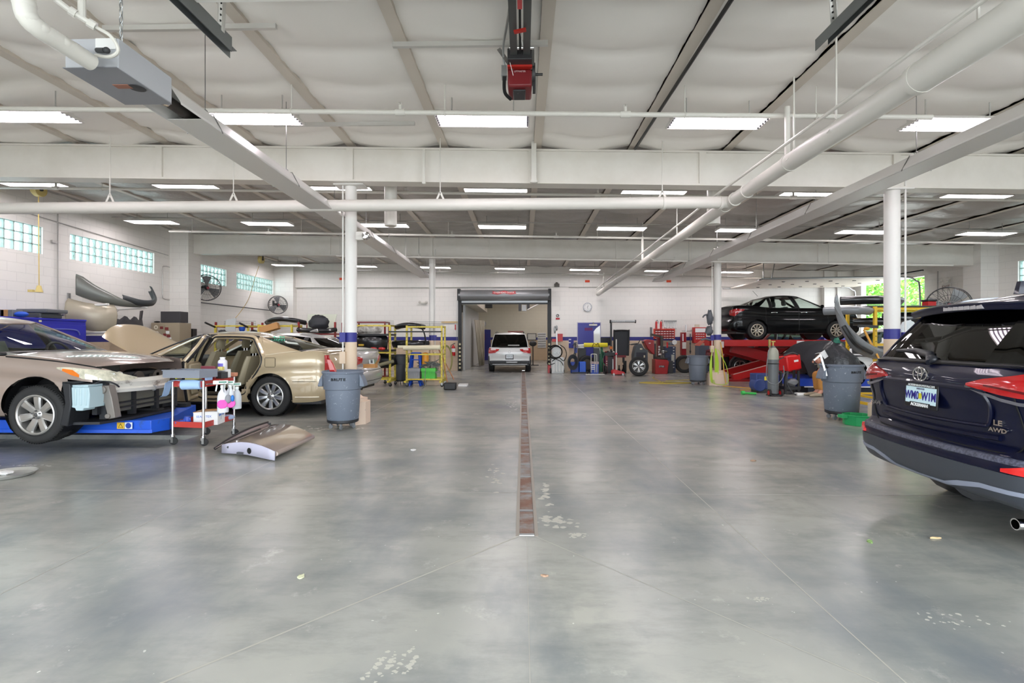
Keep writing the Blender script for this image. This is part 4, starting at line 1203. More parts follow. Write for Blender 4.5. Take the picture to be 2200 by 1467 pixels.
fg = MB(); fg.tube([fc.T @ Vector((a * .09, b * .08, .001)) for a, b in ((-1, -.8), (-.85, -1), (.85, -1), (1, -.8), (1, .8), (.85, 1), (-.85, 1), (-1, .8))], .003, 5, closed=True); fg.build('flap_seam', gap, dt.rt)
sm = MB(); sm.tube([dt.S(dt.ux(x), .60, 1, .003) for x in (-1.66, -1.8, -2.0, -2.15)], .004, 5); sm.tube([dt.S(dt.ur(y), .60, 1, .003) for y in (.85, .6, .2)], .004, 5); sm.build('bumper_seam', gap, dt.rt)
cs = MB(); cs.tube([dt.S(dt.ux(x), .335, 1, .012) for x in (-1.7, -1.85, -2.0, -2.1)], .012, 6); cs.build('sill_strip', M('pale_gold_trim', 'd8cdb8', .3, .5), dt.rt)
# door opening: painted frame with a black seal
op = [(-1.11, 1.02), (-1.11, .90), (-1.02, .74), (-.86, .52), (-.76, .37), (-.02, .34), (.03, .98), (-.06, 1.2), (-.16, 1.34), (-.28, 1.37), (-.80, 1.355), (-.93, 1.27)]
def yo(z): return (.93 if z < 1.0 else .93 - (z - 1.0) * .58)
pth = [(x, yo(z), z) for x, z in op]
pth = pth + pth[:1]
fr = MB(); fr.tube(smooth_path([(x, y - .05, z) for x, y, z in pth], 5)[:-1], .05, 8, closed=True); fr.build('door_jamb', bge, dt.rt)
fr = MB(); fr.tube(smooth_path([(x, y + .005, z) for x, y, z in pth], 5)[:-1], .014, 6, closed=True); fr.build('door_seal', trimblk, dt.rt)
fr = MB(); fr.tube(smooth_path([(x * .93 - .03, y - .085, z * .96 + .03) for x, y, z in pth], 5)[:-1], .012, 6, closed=True); fr.build('door_seal', trimblk, dt.rt)
fl2 = MB(); fl2.box((-1.3, -.84, .38), (1.1, .84, .42)); fl2.box((1.05, -.84, .4), (1.12, .84, .98)); fl2.box((-1.5, -.8, .42), (-1.25, .8, 1.02)); fl2.build('cabin_floor', M('cabin_carpet', '4c473d', .9), dt.rt)
db = MB(); db.prism([(.72, .5), (1.12, .5), (1.12, .98), (.9, 1.0), (.76, .95)], -.8, .8, 'xz'); db.build('dashboard', dkgrey, dt.rt, bevel=.03)
st = MB(); st.torus((.52, .4, .90), (1, 0, .35), .185, .017, 28, 8); st.cyl((.53, .4, .9), (.75, .4, .82), .06, 12); st.cbox((.53, .4, .9), (.03, .3, .07)); st.build('steering_wheel', black, dt.rt)
for x, y in ((.12, .42), (.12, -.42), (-.56, .40), (-.56, -.40)): headrest_seat(dt, x, y, .56 if x > 0 else .52, leather, w=.54, h=.54 if x > 0 else .5, rake=.2 if x > 0 else .14)
mi = MB(); mi.blob((.62, 0, 1.30), .025, .12, .04); mi.cyl((.62, 0, 1.33), (.68, 0, 1.39), .01, 6); mi.build('mirror', black, dt.rt)
text('4285\nUSM1', .085, M('green_grease_pencil', '3fc09a', .6), dt.rt, frame((-1.17, .43, 1.335), (-.86, -.30, 0), (.42, -.28, .30)), 'window_writing', sx=1.2)
# open rear door, hinged at its front edge, swung out
dr = thing('tmp', None, None, (0, 0, 0))
bpy.data.objects.remove(dr)
dp = MB(); oy = .0
def dcut(pts, y0, y1): return [(x, z) for x, z in pts]
outl = [(0, .33), (-.66, .36), (-.88, .74), (-.90, .99), (.02, .97)]
dp.prism([(x, z - .02) for x, z in outl], -.03, .05, 'xz')
dm = Matrix.Translation((.02, .90, 0)) @ Matrix.Rotation(rad(-68), 4, 'Z')
door = dp.build('rear_door', bge, dt.rt, bevel=.02)
door.matrix_basis = dm
tr = MB(); tr.prism([(-.03, .42), (-.62, .44), (-.82, .76), (-.82, .93), (-.03, .92)], -.075, -.03, 'xz'); tr.box((-.7, -.12, .66), (-.2, -.07, .72)); tr.build('door_trim', leather, door, bevel=.02)
rs = MB(); rs.tube(smooth_path([(.95, .83, 1.04), (.5, .74, 1.25), (.12, .66, 1.39), (-.3, .66, 1.415), (-.7, .66, 1.405), (-.95, .68, 1.37)], 5), .013, 6); rs.build('roof_seal', trimblk, dt.rt)
sp_ = MB(); sp_.lathe([(0, .0), (.08, .004), (.085, 0)], 20, Matrix.Translation((-.3, -.08, .54)) @ Matrix.Rotation(pi / 2, 4, 'X')); sp_.build('speaker_grille', dkgrey, door)
wf = smooth_path([(.0, .0, .96), (-.12, -.1, 1.18), (-.24, -.2, 1.33), (-.36, -.22, 1.37), (-.62, -.22, 1.36), (-.78, -.16, 1.22), (-.89, 0, .98)], 6)
fm2 = MB(); fm2.tube(wf, .03, 8); fm2.build('window_frame', bge, door)
fm2 = MB(); fm2.tube([p + Vector((.0, -.035, -.012)) for p in wf], .026, 6); fm2.tube([p + Vector((.0, .02, .025)) for p in wf], .016, 6); fm2.tube([(-.9, .01, .98), (-.89, .01, .74), (-.67, .01, .35), (0, .01, .32)], .022, 6); fm2.build('window_seal', trimblk, door)
gm = MB(); gm.add([Vector(p) for p in wf], [tuple(range(len(wf)))]); gm.build('side_window', tint_clear, door, smooth=0)
# open bonnet standing up at the front
hd = MB(); rws = []
for i in range(13):
    t = i / 12; x = 1.15 + 1.0 * t * .55; z = 1.04 + .60 * t - .05 * t * t
    wv = (.86 - .12 * t ** 3)
    rws.append([(x + .13 * t + .10 * (1 - (k / 8) ** 2), k / 8 * wv, z + .02 * (1 - (k / 8) ** 2) - .22 * t * (abs(k) / 8) ** 3) for k in range(-8, 9)])
hd.slab(rws, (-.03, 0, -.012)); hd.build('hood', bge, dt.rt, smooth=60)

# ---------------------------------------------------------------- silver saloon behind it
silv = paint('silver_paint', 'c2c2c0', .55, .3)
bm_ = saloon('car.003', 'silver saloon beside the beige one, tail lamp behind the column', (-3.65 - 2.27 * 1.08 + .1, 12.1), pi - .06, 4.54, 1.8, silv, (1.4, -1.36), .33, H=1.44, sc=1.08, belt=.98, hoodz=.86, trunkz=1.04, back=-1.62, roof=(.1, -1.0), bp=(-.05, .03), cp=(-1.02, -.95), glass=tint_dark,
            doors=[(-.9, .0, (1,), 'rear_door'), (.01, 1.0, (1,), 'front_door')])
four_wheels(bm_, 1.4, -1.36, .33, .33, .22, .215, 5, 'twin')
bm_.under(-2.0, 2.0, .76, .2, .5, bm_.aw)
for sd in (1, -1):
    bm_.patch('tail_lamp', [(bm_.ux(-2.0), .80, .90), (bm_.ur(.82), .76, .93), (bm_.ur(.62), .77, .93), (bm_.ur(.5), .80, .90)], lamp_red, sd, .014)
T = frame(bm_.S(bm_.ur(0), .80, 1, .012), (0, -1, 0), (.12, 0, 1))
q = MB(); q.T = T; q.cbox((0, 0, 0), (.30, .15, .006)); qo = q.build('plate', plate_w, bm_.rt)
text('888', .1, gap, qo, T @ Matrix.Translation((0, 0, .005)), sx=.8)
for z in (.62, .40):
    q = MB(); q.tube([bm_.S(bm_.ur(abs(y)), z, 1 if y >= 0 else -1, .003) for y in (.8, .6, .3, 0, -.3, -.6, -.8)], .005, 5); q.build('bumper_seam', gap, bm_.rt)
q = MB(); q.lathe([(.035, -.2), (.037, 0), (.03, 0), (.03, -.15)], 16, Matrix.Translation((-2.2, .5, .26)) @ Matrix.Rotation(-pi / 2, 4, 'Y')); q.build('exhaust_tip', steel, bm_.rt)
q = MB(); q.grid([[(-.98, -.02, 1.455), (-.98, .02, 1.455)], [(-.96, -.01, 1.53), (-.96, .01, 1.53)], [(-.8, -.01, 1.47), (-.8, .01, 1.47)]]); q.add([(-.98, -.02, 1.455), (-.96, -.01, 1.53), (-.8, -.01, 1.47)], [(0, 1, 2)]); q.build('antenna_fin', silv, bm_.rt, solid=.012)

# ---------------------------------------------------------------- white minivan with a damaged tail in the doorway
wht = paint('white_car_paint', 'dedfdd', .0, .3)
sv = Car('minivan', 'white minivan with its rear bumper missing, standing in the rolling doorway', (-.55, 23.25, 0), pi / 2, 4.9, 1.95,
         [(-2.45, 1.07), (-2.2, 1.09), (0, 1.08), (1.2, 1.02), (2.0, .9), (2.45, .8)], [(-2.45, .34), (-2.0, .26), (2.45, .25)],
         [(0, .06), (.1, .02), (.4, .0), (.7, .01), (1, .05)], [(.3, .1), (.34, .06), (.44, .06), (.5, .05), (.6, .05), (.75, .03), (.9, .03), (1.07, .08)], [(.25, .05), (.6, 0), (.8, .1)], wht, sc=.955, crown=.03,
         plan=[(1, 0), (.98, .5), (.92, .8), (.8, .97), (.4, 1), (0, 1), (-.5, 1), (-.8, .985), (-.92, .95), (-.975, .85), (-.993, .6), (-.999, .3), (-1, 0)])
sv.body([(-1.4, .36, .39)], skip=lambda c, sd: c.x < -2.1 and c.z < .52, deck=(-2.45, -1.9), rows=16)
sv.cabin([(1.8, 0, .8, 0, ('windscreen', tint_mid)), (1.4, .8, .6, .66, 'paint'), (1.3, .85, .5, .68, ('side_window', tint_dark)), (-1.9, .84, -1.75, .69, 'paint'), (-2.2, .80, -2.03, .655, ('rear_window', tint_dark)), (-2.32, .4, -2.13, .36, ('rear_window', tint_dark)), (-2.34, 0, -2.15, 0, 'x')],
         [(-2.15, 1.66), (-1.5, 1.70), (0, 1.72), (.8, 1.66)], .06, .02)
sv.under(-2.2, 2, .85, .3, .6)
ib = MB(); ib.box((-2.05, -.8, .5), (1.0, .8, 1.05)); ib.build('interior', trimblk, sv.rt)
for sd in (1, -1):
    make_wheel(sv, -1.55, sd, .345, .345, .24, .22, 5, 'twin')
    h = sv.patch('tail_lamp', [(sv.ux(-2.1), .93, 1.05), (sv.ur(.9), .83, 1.07), (sv.ur(.78), .84, 1.05), (sv.ur(.62), .86, 1.02), (sv.ur(.46), .98, 1.02)], lamp_red, sd, .02)
    sv.patch('lamp_lens', [(sv.ur(.84), .97, 1.05), (sv.ur(.72), .97, 1.04), (sv.ur(.6), .98, 1.015)], M('pink_clear_lens', 'e9cfcf', .15, coat=1), sd, .026, parent=h, nz=3)
q = MB(); q.box((-2.36, -.85, .40), (-2.2, .85, .52)); q.box((-2.33, .72, .36), (-2.1, .93, .72)); q.box((-2.33, -.93, .36), (-2.1, -.72, .72)); q.build('bumper_carrier', black, sv.rt, bevel=.02)
q = MB(); q.box((-2.42, -.78, .33), (-2.3, .75, .38)); q.cbox((-2.4, -.1, .45), (.06, .5, .07)); q.build('impact_bar', M('bent_grey_metal', '8b8b8a', .4, .7), sv.rt, bevel=.015)
T = frame(sv.S(sv.ur(0), .69, 1, .02), (0, -1, 0), (0, 0, 1))
q = MB(); q.T = T; q.cbox((0, -.01, -.006), (.36, .22, .01)); qo = q.build('plate_frame', black, sv.rt); q = MB(); q.T = T; q.cbox((0, 0, 0), (.30, .15, .006)); q.build('plate', plate_w, qo)
text('ND9 LP', .09, M('plate_grey_ink', '6a6f86', .5), qo, T @ Matrix.Translation((0, 0, .005)), sx=.75)
q = MB(); q.T = frame(sv.S(sv.ur(0), .82, 1, .012), (0, -1, 0), (0, 0, 1)); q.cbox((0, -.03, 0), (.6, .016, .02)); q.torus((0, .08, .005), (0, 0, 1), .05, .007, 20, 6); q.build('tailgate_handle', galv, sv.rt)
q = MB(); q.cbox((-2.33, -.18, 1.19), (.02, .5, .03)); q.build('rear_wiper', white, sv.rt)
q = MB(); q.box((-1.5, -.6, 1.77), (-.9, .1, 1.83)); q.build('roof_load', M('brown_roof_strip', '7a4a40', .6), sv.rt)
for sd in (1, -1):
    q = MB(); q.tube(smooth_path([(-1.8, .62 * sd, 1.70), (-1.7, .62 * sd, 1.77), (-.5, .62 * sd, 1.79), (.3, .6 * sd, 1.72)], 4), .02, 6); q.build('roof_rail', black, sv.rt)

# ---------------------------------------------------------------- black saloon up on the red lift
blk = M('black_car_paint', '030406', .3, .0, coat=.35, spec=.12)
vx = (7.72 + 10.33) / 2 + .03
vs_ = saloon('car.004', 'black saloon raised high on the red lift', (vx, 17.62), 0, 4.42, 1.72, blk, (1.3, -1.3), .31, H=1.51, belt=1.03, hoodz=.93, trunkz=1.10, cowl=1.25, back=-1.55, roof=(.25, -.75), glass=tint_clear, bp=(-.02, .12), cp=(-.88, -.80),
            doors=[(-1.02, .05, (1, -1), 'rear_door'), (.06, 1.0, (1, -1), 'front_door')], rows=20)
vs_.rt.location.z = 1.38
four_wheels(vs_, 1.3, -1.3, .31, .31, .2, .2, 9, 'thin', rim_mat=M('champagne_alloy', 'c9bfae', .3, .6))
vs_.under(-1.95, 1.9, .74, .2, .45, vs_.aw)
for sd in (1, -1):
    vs_.patch('tail_lamp', [(vs_.ux(-1.72), .98, 1.0), (vs_.ux(-1.95), .85, 1.03), (vs_.ur(.80), .78, 1.02), (vs_.ur(.6), .82, .98)], lamp_red, sd, .016)
    for x in (-.75, .22):
        q = MB(); a = vs_.S(vs_.ux(x), .89, sd, .03); q.tube(smooth_path([a + Vector((-.1, 0, 0)) - Vector((0, .03 * sd, 0)), a + Vector((-.06, 0, .005)), a + Vector((.06, 0, .005)), a + Vector((.1, 0, 0)) - Vector((0, .03 * sd, 0))], 4), .014, 6); q.build('door_handle', chrome, vs_.rt)
    q = MB(); q.blob((.80, sd * .86, 1.09), .05, .09, .06); q.build('door_mirror', blk, vs_.rt, smooth=60)
q = MB(); q.tube([(-.95, -.1, 1.5), (-1.12, -.1, 1.68)], .006, 5); q.build('aerial', black, vs_.rt)
for x, y in ((0, .35), (0, -.35), (-.9, .36), (-.9, -.36)): headrest_seat(vs_, x, y, .5, dkgrey, h=.6 if x > -.5 else .5)
q = MB(); q.prism([(.7, .6), (1.2, .6), (1.2, .98), (.85, 1.0)], -.7, .7, 'xz'); q.torus((.55, .36, .93), (1, 0, .35), .17, .015, 24, 6); q.build('dashboard', dkgrey, vs_.rt)

# ---------------------------------------------------------------- dark red car behind the lift
rdp = paint('dark_red_car_paint', '7d0c14', .2, .3)
fe = saloon('car.005', 'dark red car with its bumper off, half hidden behind the red lift ramps', (9.62, 20.2), pi, 4.5, 1.84, rdp, (1.35, -1.34), .36, H=1.66, belt=1.08, hoodz=1.0, trunkz=1.06, back=-1.9, roof=(.2, -1.2), skip=lambda c, sd: c.x > 1.78 and c.z < .72)
four_wheels(fe, 1.35, -1.34, .36, .36, .23, .22, 6, 'fork')
fe.under(-2, 1.75, .8, .25, .5, fe.aw)
q = MB(); q.tube([(1.35 + .41 * cos(a), .925, .37 + .41 * sin(a)) for a in [k * pi / 16 for k in range(17)]], .035, 6); q.build('arch_cladding', dkgrey, fe.rt)
q = MB(); q.box((1.75, -.6, .3), (2.05, .8, .7)); q.blob((1.95, .7, .45), .16, .15, .18, jit=.2, seed=3); q.blob((1.9, .75, .72), .14, .1, .1, jit=.2, seed=4); q.build('front_structure', black, fe.rt)
# ================================================================ pipes, heaters and gear under the roof
def hanger(mb, x, y, z, zt=None, r=.006):
    mb.cyl((x, y, z), (x, y, zt or zc(x)), r, 5)
t = thing('vent_pipe', 'long round cream vent pipe running overhead towards the back wall', 'pipe', (3.23, 7.9, 3.5))
m = MB(); m.tube([(3.23, 2.3, 3.52), (3.23, 4.2, 3.54)], .126, 24); m.tube([(3.23, 4.1, 3.54), (3.23, 6.2, 3.55)], .104, 24); m.tube([(3.23, 6.1, 3.55), (3.23, 7.9, 3.54), (3.23, 14, 3.44), (3.23, 21.6, 3.33)], .093, 24)
m.build('main_pipe', cream, t, world=True)
m = MB()
for y, z, r in ((4.15, 3.54, .13), (6.15, 3.55, .11), (7.3, 3.545, .104), (7.72, 3.54, .104), (8.1, 3.54, .104), (12.5, 3.46, .1), (17, 3.39, .1), (21.55, 3.33, .105)):
    m = MB(); m.cyl((3.23, y - .015, z), (3.23, y + .015, z), r, 24); m.build('pipe_collar', cream, t, world=True)
m = MB(); m.tube([(3.06, 1.9, 3.66), (3.06, 8, 3.69), (3.06, 21, 3.47)], .019, 8); m.build('gas_line', cream, t, world=True)
m = MB()
for y, z in ((3.6, 3.66), (5.2, 3.66), (6.0, 3.66), (10.5, 3.6), (13.5, 3.55), (17.3, 3.49)):
    m = MB(); hanger(m, 3.2, y, z, None, .011); m.bar((3.2, y, z), (3.11, y, z - .14), .03, .006); m.bar((3.2, y, z), (3.31, y, z - .14), .03, .006); m.build('pipe_hanger', cream, t, world=True)
for y, z, z2 in ((6.15, 3.6, 4.22), (13.5, 3.5, 4.14), (19.9, 3.4, 4.0)): m = MB(); m.cyl((3.2, y, z), (3.2, y, z2), .032, 10); m.build('riser_pipe', cream, t, world=True)
m = MB(); m.tube(smooth_path([(2.62, 3.3, 4.5), (2.62, 3.3, 4.05), (2.66, 3.3, 3.98), (2.9, 3.28, 3.96), (3.0, 3.25, 3.9), (3.06, 3.1, 3.7)], 5), .03, 10); m.build('gas_feed', cream, t, world=True)
m = MB(); m.tube([(-10.8, 7.9, 3.5), (3.2, 7.9, 3.54)], .091, 22)
for x in (-3.35, 2.2, 3.08): m.cyl((x - .02, 7.9, 3.53), (x + .02, 7.9, 3.53), .102, 22)
for x in (-6.6, -4.6, -1.3, 2.18): 
    m.cyl((x, 7.9, 3.72), (x, 7.9, zc(x)), .009, 6); m.bar((x, 7.9, 3.73), (x - .06, 7.9, 3.6), .006, .03); m.bar((x, 7.9, 3.73), (x + .06, 7.9, 3.6), .006, .03)
tag(m.build('branch_pipe', cream), 'horizontal cream vent pipe crossing in front of the two nearest columns', 'pipe')
for i, (x, y) in enumerate(((-2.35, 8.9), (3.35, 8.9))):
    m = MB(); m.cyl((x, y, 3.42), (x, y, zc(x)), .11, 20); tag(m.build('duct_stub', cream), ['short vertical duct stub behind the left nearest column', 'short vertical duct stub under the joint of the two vent pipes'][i], 'duct')
# sprinkler lines
def sprinkler(y, z0, x0, x1, r, label, heads, drops):
    t = thing('sprinkler_pipe', label, 'sprinkler pipe', ((x0 + x1) / 2, y, z0), 0, 'sprinkler pipes across the hall')
    m = MB(); m.cyl((x0, y, z0 + slope(x0)), (x1, y, z0 + slope(x1)), r, 12)
    for x in drops: m.cyl((x, y, z0 + slope(x)), (x, y, zc(x)), r * .22, 6); m.torus((x, y, z0 + slope(x)), (1, 0, 0), r * 1.2, r * .25, 12, 5)
    m.build('pipe', cream, t, world=True)
    for x in heads:
        h = MB(); z = z0 + slope(x)
        h.cyl((x - r * 2, y, z), (x + r * 2, y, z), r * 1.35, 12); h.cyl((x, y, z), (x, y, z + r * 3), r * .7, 8); h.cyl((x, y, z + r * 3), (x, y, z + r * 3.3), r * .35, 6); h.lathe([(0, z + r * 4.2), (r * .9, z + r * 4)], 10, Tz(x, y, 0)); h.bar((x - r * .6, y, z + r * 3), (x - r * .6, y, z + r * 4.1), r * .2, r * .3); h.bar((x + r * .6, y, z + r * 3), (x + r * .6, y, z + r * 4.1), r * .2, r * .3)
        h.build('sprinkler_head', steel if r < .025 else cream, t, world=True)
sprinkler(6.25, 4.215, -9, 5.0, .03, 'cream sprinkler pipe crossing under the nearest row of lights', (-1.53, 1.27, -7), (-2.9, -.97, 2.0, 3.6))
sprinkler(9.4, 4.12, XL + .1, XR - .2, .028, 'sprinkler pipe crossing just behind the big girder', (-8.9, -2.2, 1.4, 5), (-8, -4, 2, 7, 11))
sprinkler(13.5, 4.16, XL + 1.2, XR - .8, .03, 'white sprinkler pipe crossing in front of the second girder', (-6.9, -1.9, .9, 6.5), (-9, -6, -2, 2, 6, 10))
sprinkler(15.0, 3.80, -5.6, XR - 1.5, .03, 'white sprinkler pipe along the foot of the second girder', (-3.1, 4.5), (-5.5, -1, 5, 9))
sprinkler(19.9, 3.98, -8.4, 11.5, .032, 'white sprinkler pipe nearest the back wall', (-3.3, -.2, 6.3), (-6, -1, 3, 8))
m = MB(); m.tube([(1.95, 1.7, 4.49), (1.87, 5, 4.47), (1.80, 8.1, 4.46)], .022, 8)
tag(m.build('black_pipe', black), 'black sprinkler feed hose running along a roof purlin', 'pipe')
# radiant heaters
hood_m = M('galvanised_hood', 'dbd9d5', .35, .1)
def hood_run(t, x, y0, y1, z0, z1, name='reflector'):
    w0, w1, h = .07, .17, .15
    m = MB(); rows = []
    n = 14
    for k in range(n + 1):
        y = y0 + (y1 - y0) * k / n; z = z0 + (z1 - z0) * k / n
        rows.append([(x - w1, y, z - .02), (x - w1 + .004, y, z), (x - w0, y, z + h), (x + w0, y, z + h), (x + w1 - .004, y, z), (x + w1, y, z - .02)])
    m.slab(rows, (0, 0, -.006)); m.slab([[(x - w1, y, z - .02), (x + w1, y, z - .02)] for y, z in ((y0 + .3, z0), (y1, z1))], (0, 0, -.004)); m.build(name, hood_m, t, world=True, smooth=20)
    m = MB(); m.cyl((x, y0, z0 + .04), (x, y1 - .05, z1 + .04), .05, 12); m.build('burner_tube', M('hot_tube', '4e4a46', .5, .6), t, world=True)
    m = MB(); m.add([(x - w1, y1, z1 - .02), (x - w0, y1, z1 + h), (x + w0, y1, z1 + h), (x + w1, y1, z1 - .02)], [(0, 1, 2, 3)]); m.build('end_cap', hood_m, t, world=True, smooth=0, solid=.006)
    for k in range(7):
        m = MB(); y = y0 + (y1 - y0) * (k + .35) / 7; z = z0 + (z1 - z0) * (k + .35) / 7
        m.tube([(x + w1 + .01, y, z - .03), (x + w0 + .01, y, z + h + .01), (x - w0 - .01, y, z + h + .01), (x - w1 - .01, y, z - .03)], .006, 5)
        m.cyl((x, y, z + h), (x, y, zc(x)), .005, 4); m.torus((x, y, z + h + .03), (0, 1, 0), .025, .005, 10, 4); m.build('hanger', steel, t, world=True)
t = thing('radiant_heater', 'radiant tube heater with grey burner box at the upper left', 'heater', (-3.17, 4, 3.5), 0, 'radiant tube heaters')
hood_run(t, -3.17, 4.35, 16.4, 3.50, 3.42)
m = MB(); m.box((-3.36, 3.62, 3.40), (-2.96, 4.18, 3.62)); m.build('burner_box', M('burner_grey', 'b4b6ba', .45), t, world=True, bevel=.006)
m = MB(); m.box((-3.36, 3.6, 3.395), (-2.96, 4.18, 3.4)); m.build('bottom_cover', M('burner_dark_grey', '8b8d92', .45), t, world=True)
m = MB(); m.cbox((-3.13, 3.87, 3.392), (.12, .06, .004)); m.build('badge', M('badge_brown', '9a6a58', .5), t, world=True)
m = MB(); m.lathe([(0, 3.39), (.06, 3.391)], 18, Tz(-3.04, 3.9, 0)); m.build('air_inlet', dkgrey, t, world=True)
m = MB(); m.cbox((-3.05, 3.614, 3.575), (.15, .006, .08)); m.build('rating_label', paper, t, world=True)
m = MB(); m.cyl((-3.17, 4.18, 3.5), (-3.17, 4.4, 3.53), .05, 14); m.build('elbow', chrome, t, world=True)
m = MB(); m.tube([(-3.18, 3.62, 3.46), (-3.18, 3.56, 3.475)], .045, 16); m.tube([(-3.18, 3.58, 3.47), (-3.2, 3.5, 3.48)], .052, 16); m.build('hose_clamp', chrome, t, world=True)
m = MB(); m.cyl((-3.1, 3.6, 3.52), (-3.0, 3.55, 3.49), .018, 10); m.blob((-2.98, 3.54, 3.485), .022, .022, .022); m.build('gas_valve', dkgrey, t, world=True)
for x, y in ((-3.33, 4.1), (-2.99, 3.68)):
    ch = MB()
    for k in range(18):
        z = 3.63 + k * .055; ch.tube([(x + (.012 if k % 2 else 0) * cos(a), y + (0 if k % 2 else .012) * cos(a), z + .033 * sin(a)) for a in [q * pi / 4 for q in range(8)]], .0035, 4, closed=True)
    ch.build('chain', galv, t, world=True)
m = MB(); FP = [at(196, 134, 3.54), at(130, 92, 3.32), at(84, 62, 3.18), at(60, 38, 3.12), at(52, 8, 3.1), at(50, -60, 3.1)]
m.tube(smooth_path(FP, 6), .058, 20)
for p in FP[1:5]: m.blob(p, .064, .064, .05, 14)
tag(m.build('flue_pipe', cream), 'bent cream flue pipe leading up from the grey burner box', 'pipe')
m = MB(); GP = [at(x, y, Y) for x, y, Y in ((206, 119, 3.57), (236, 122, 3.5), (254, 108, 3.46), (238, 78, 3.44), (206, 58, 3.42), (150, 22, 3.34), (95, -20, 3.26))]
m.tube(smooth_path(GP, 6), .012, 8); m.tube(GP[4:], .02, 8)
for a, b in ((GP[4], GP[4].lerp(GP[5], .3)), (GP[5], GP[5].lerp(GP[4], .25))): m.cyl(a, b, .03, 10)
m.cyl(at(176, 40, 3.38), at(176, -60, 3.38), .024, 10)
tag(m.build('gas_pipe', cream), 'thin cream gas pipe and hose feeding the grey burner box', 'pipe')
t = thing('radiant_heater', 'long radiant tube heater hood at the upper right of the hall', 'heater', (4.77, 4, 3.5), 0, 'radiant tube heaters')
hood_run(t, 4.80, 3.4, 18.1, 3.50, 3.46)
# overhead door track hangers, the open door above the camera, and its operator
angm = M('perforated_angle', 'cfcdc8', .4, .4)
for i, sx in enumerate((-1, 1)):
    x = 2.62 * sx
    t = thing('door_track', ['steel door track hanging at the upper left of the doorway', 'steel door track hanging at the upper right of the doorway'][i], 'door track', (x, 3, 4.0), 0, 'overhead door tracks')
    m = MB(); m.box((x - .03, -1.4, 4.02), (x + .03, 4.5, 4.025)); m.box((x - .035, -1.4, 3.96), (x - .03, 4.5, 4.06)); m.box((x + .028, -1.4, 3.97), (x + .033, 4.42, 4.1)); m.build('rail', M('dark_galvanised', '85898a', .4, .8), t, world=True)
    for (a, b) in (((x, 4.3, 4.05), (x, 4.3, 4.58)), ((x, 4.3, 4.05), (x - .28 * sx, 3.9, 4.58))):
        m = MB(); m.bar(a, b, .045, .004, (0, 1, 0)); m.bar((a[0] + .022, a[1], a[2]), (b[0] + .022, b[1], b[2]), .004, .04, (0, 1, 0))
        d = (Vector(b) - Vector(a)); n = int(d.length / .045)
        for k in range(n):
            p = Vector(a) + d * (k + .5) / n; m.m = 1; m.cbox((p.x, p.y - .004, p.z), (.014, .004, .02))
            m.m = 0
        m.build('hanger_strut', [angm, gap], t, world=True, smooth=0)
for a, b, y in ((-4.2, -2.45, 4.95), (-1.35, .26, 5.2), (-3.6, -1.55, 7.2)):
    m = MB(); m.box((a, y - .02, 4.42 + slope(a)), (b, y + .02, 4.47 + slope(a))); tag(m.build('strut_channel', angm), {-4.2: 'pale strut channel under the roof above the burner box', -1.35: 'pale strut channel carrying the red door operator', -3.6: 'pale strut channel under the roof behind the second light'}[a], 'strut')
t = thing('door_3', 'open sectional door lying overhead inside the front doorway', 'door', (0, 1.5, 4.05)); t['kind'] = 'structure'
m = MB()
for k in range(7): m.box((-2.55, -1.3 + k * .742, 4.045), (2.55, -1.3 + k * .742 + .73, 4.085))
m.build('panel', white, t, world=True, bevel=.006)
t = thing('door_operator', 'red and black electric door operator hanging at the top centre', 'door operator', (-.04, 5.4, 4.0))
m = MB(); m.box((-.155, 5.18, 4.02), (.095, 5.5, 4.20)); m.build('motor_housing', M('operator_red', '6a1218', .4), t, world=True, bevel=.02)
m = MB(); m.box((-.157, 5.15, 4.205), (.097, 5.5, 4.225)); m.build('trim_band', M('bright_red_trim', 'b02a22', .4), t, world=True)
m = MB(); m.box((-.155, 5.05, 4.225), (.095, 5.5, 4.34)); m.box((-.10, 5.24, 4.0), (.03, 5.45, 4.02)); m.build('gearbox', M('operator_black', '2b2a2c', .45), t, world=True, bevel=.008)
m = MB()
for a, b in ((-.125, -.055), (.005, .075)): m.box((a, 1.8, 4.27), (b, 5.1, 4.30)); 
m.box((-.125, 1.8, 4.30), (-.12, 5.1, 4.36)); m.box((.07, 1.8, 4.30), (.075, 5.1, 4.36)); m.build('rail', M('operator_rail', '5d605f', .4, .5), t, world=True)
m = MB(); m.tube([(-.025, 1.8, 4.26), (-.025, 5.0, 4.26)], .012, 6); m.build('chain', gap, t, world=True)
m = MB(); m.cbox((-.025, 4.15, 4.25), (.04, .3, .03)); m.build('trolley', M('trolley_red', 'c2474a', .5), t, world=True)
m = MB(); m.bar((-.08, 4.62, 4.235), (.03, 4.6, 4.245), .035, .02); m.build('release_handle', M('bright_red_trim'), t, world=True)
m = MB(); m.tube([(-.03, 4.6, 4.25), (.0, 4.9, 4.27)], .006, 5); m.tube([(-.13, 5.1, 4.22), (-.05, 5.3, 4.0)], .003, 4); m.build('pull_cord', paper, t, world=True)
m = MB(); m.cyl((.10, 5.3, 4.2), (.13, 5.3, 4.2), .11, 24); m.cyl((.13, 5.3, 4.2), (.21, 5.3, 4.2), .014, 8); m.box((.105, 5.25, 4.02), (.135, 5.35, 4.2)); m.build('drive_sprocket', M('operator_black'), t, world=True)
m = MB(); m.cyl((-.13, 4.98, 4.3), (.11, 4.98, 4.3), .022, 12); m.build('drive_shaft', chrome, t, world=True)
m = MB(); m.box((-.22, 5.2, 4.14), (-.165, 5.3, 4.25)); m.build('junction_box', galv, t, world=True)
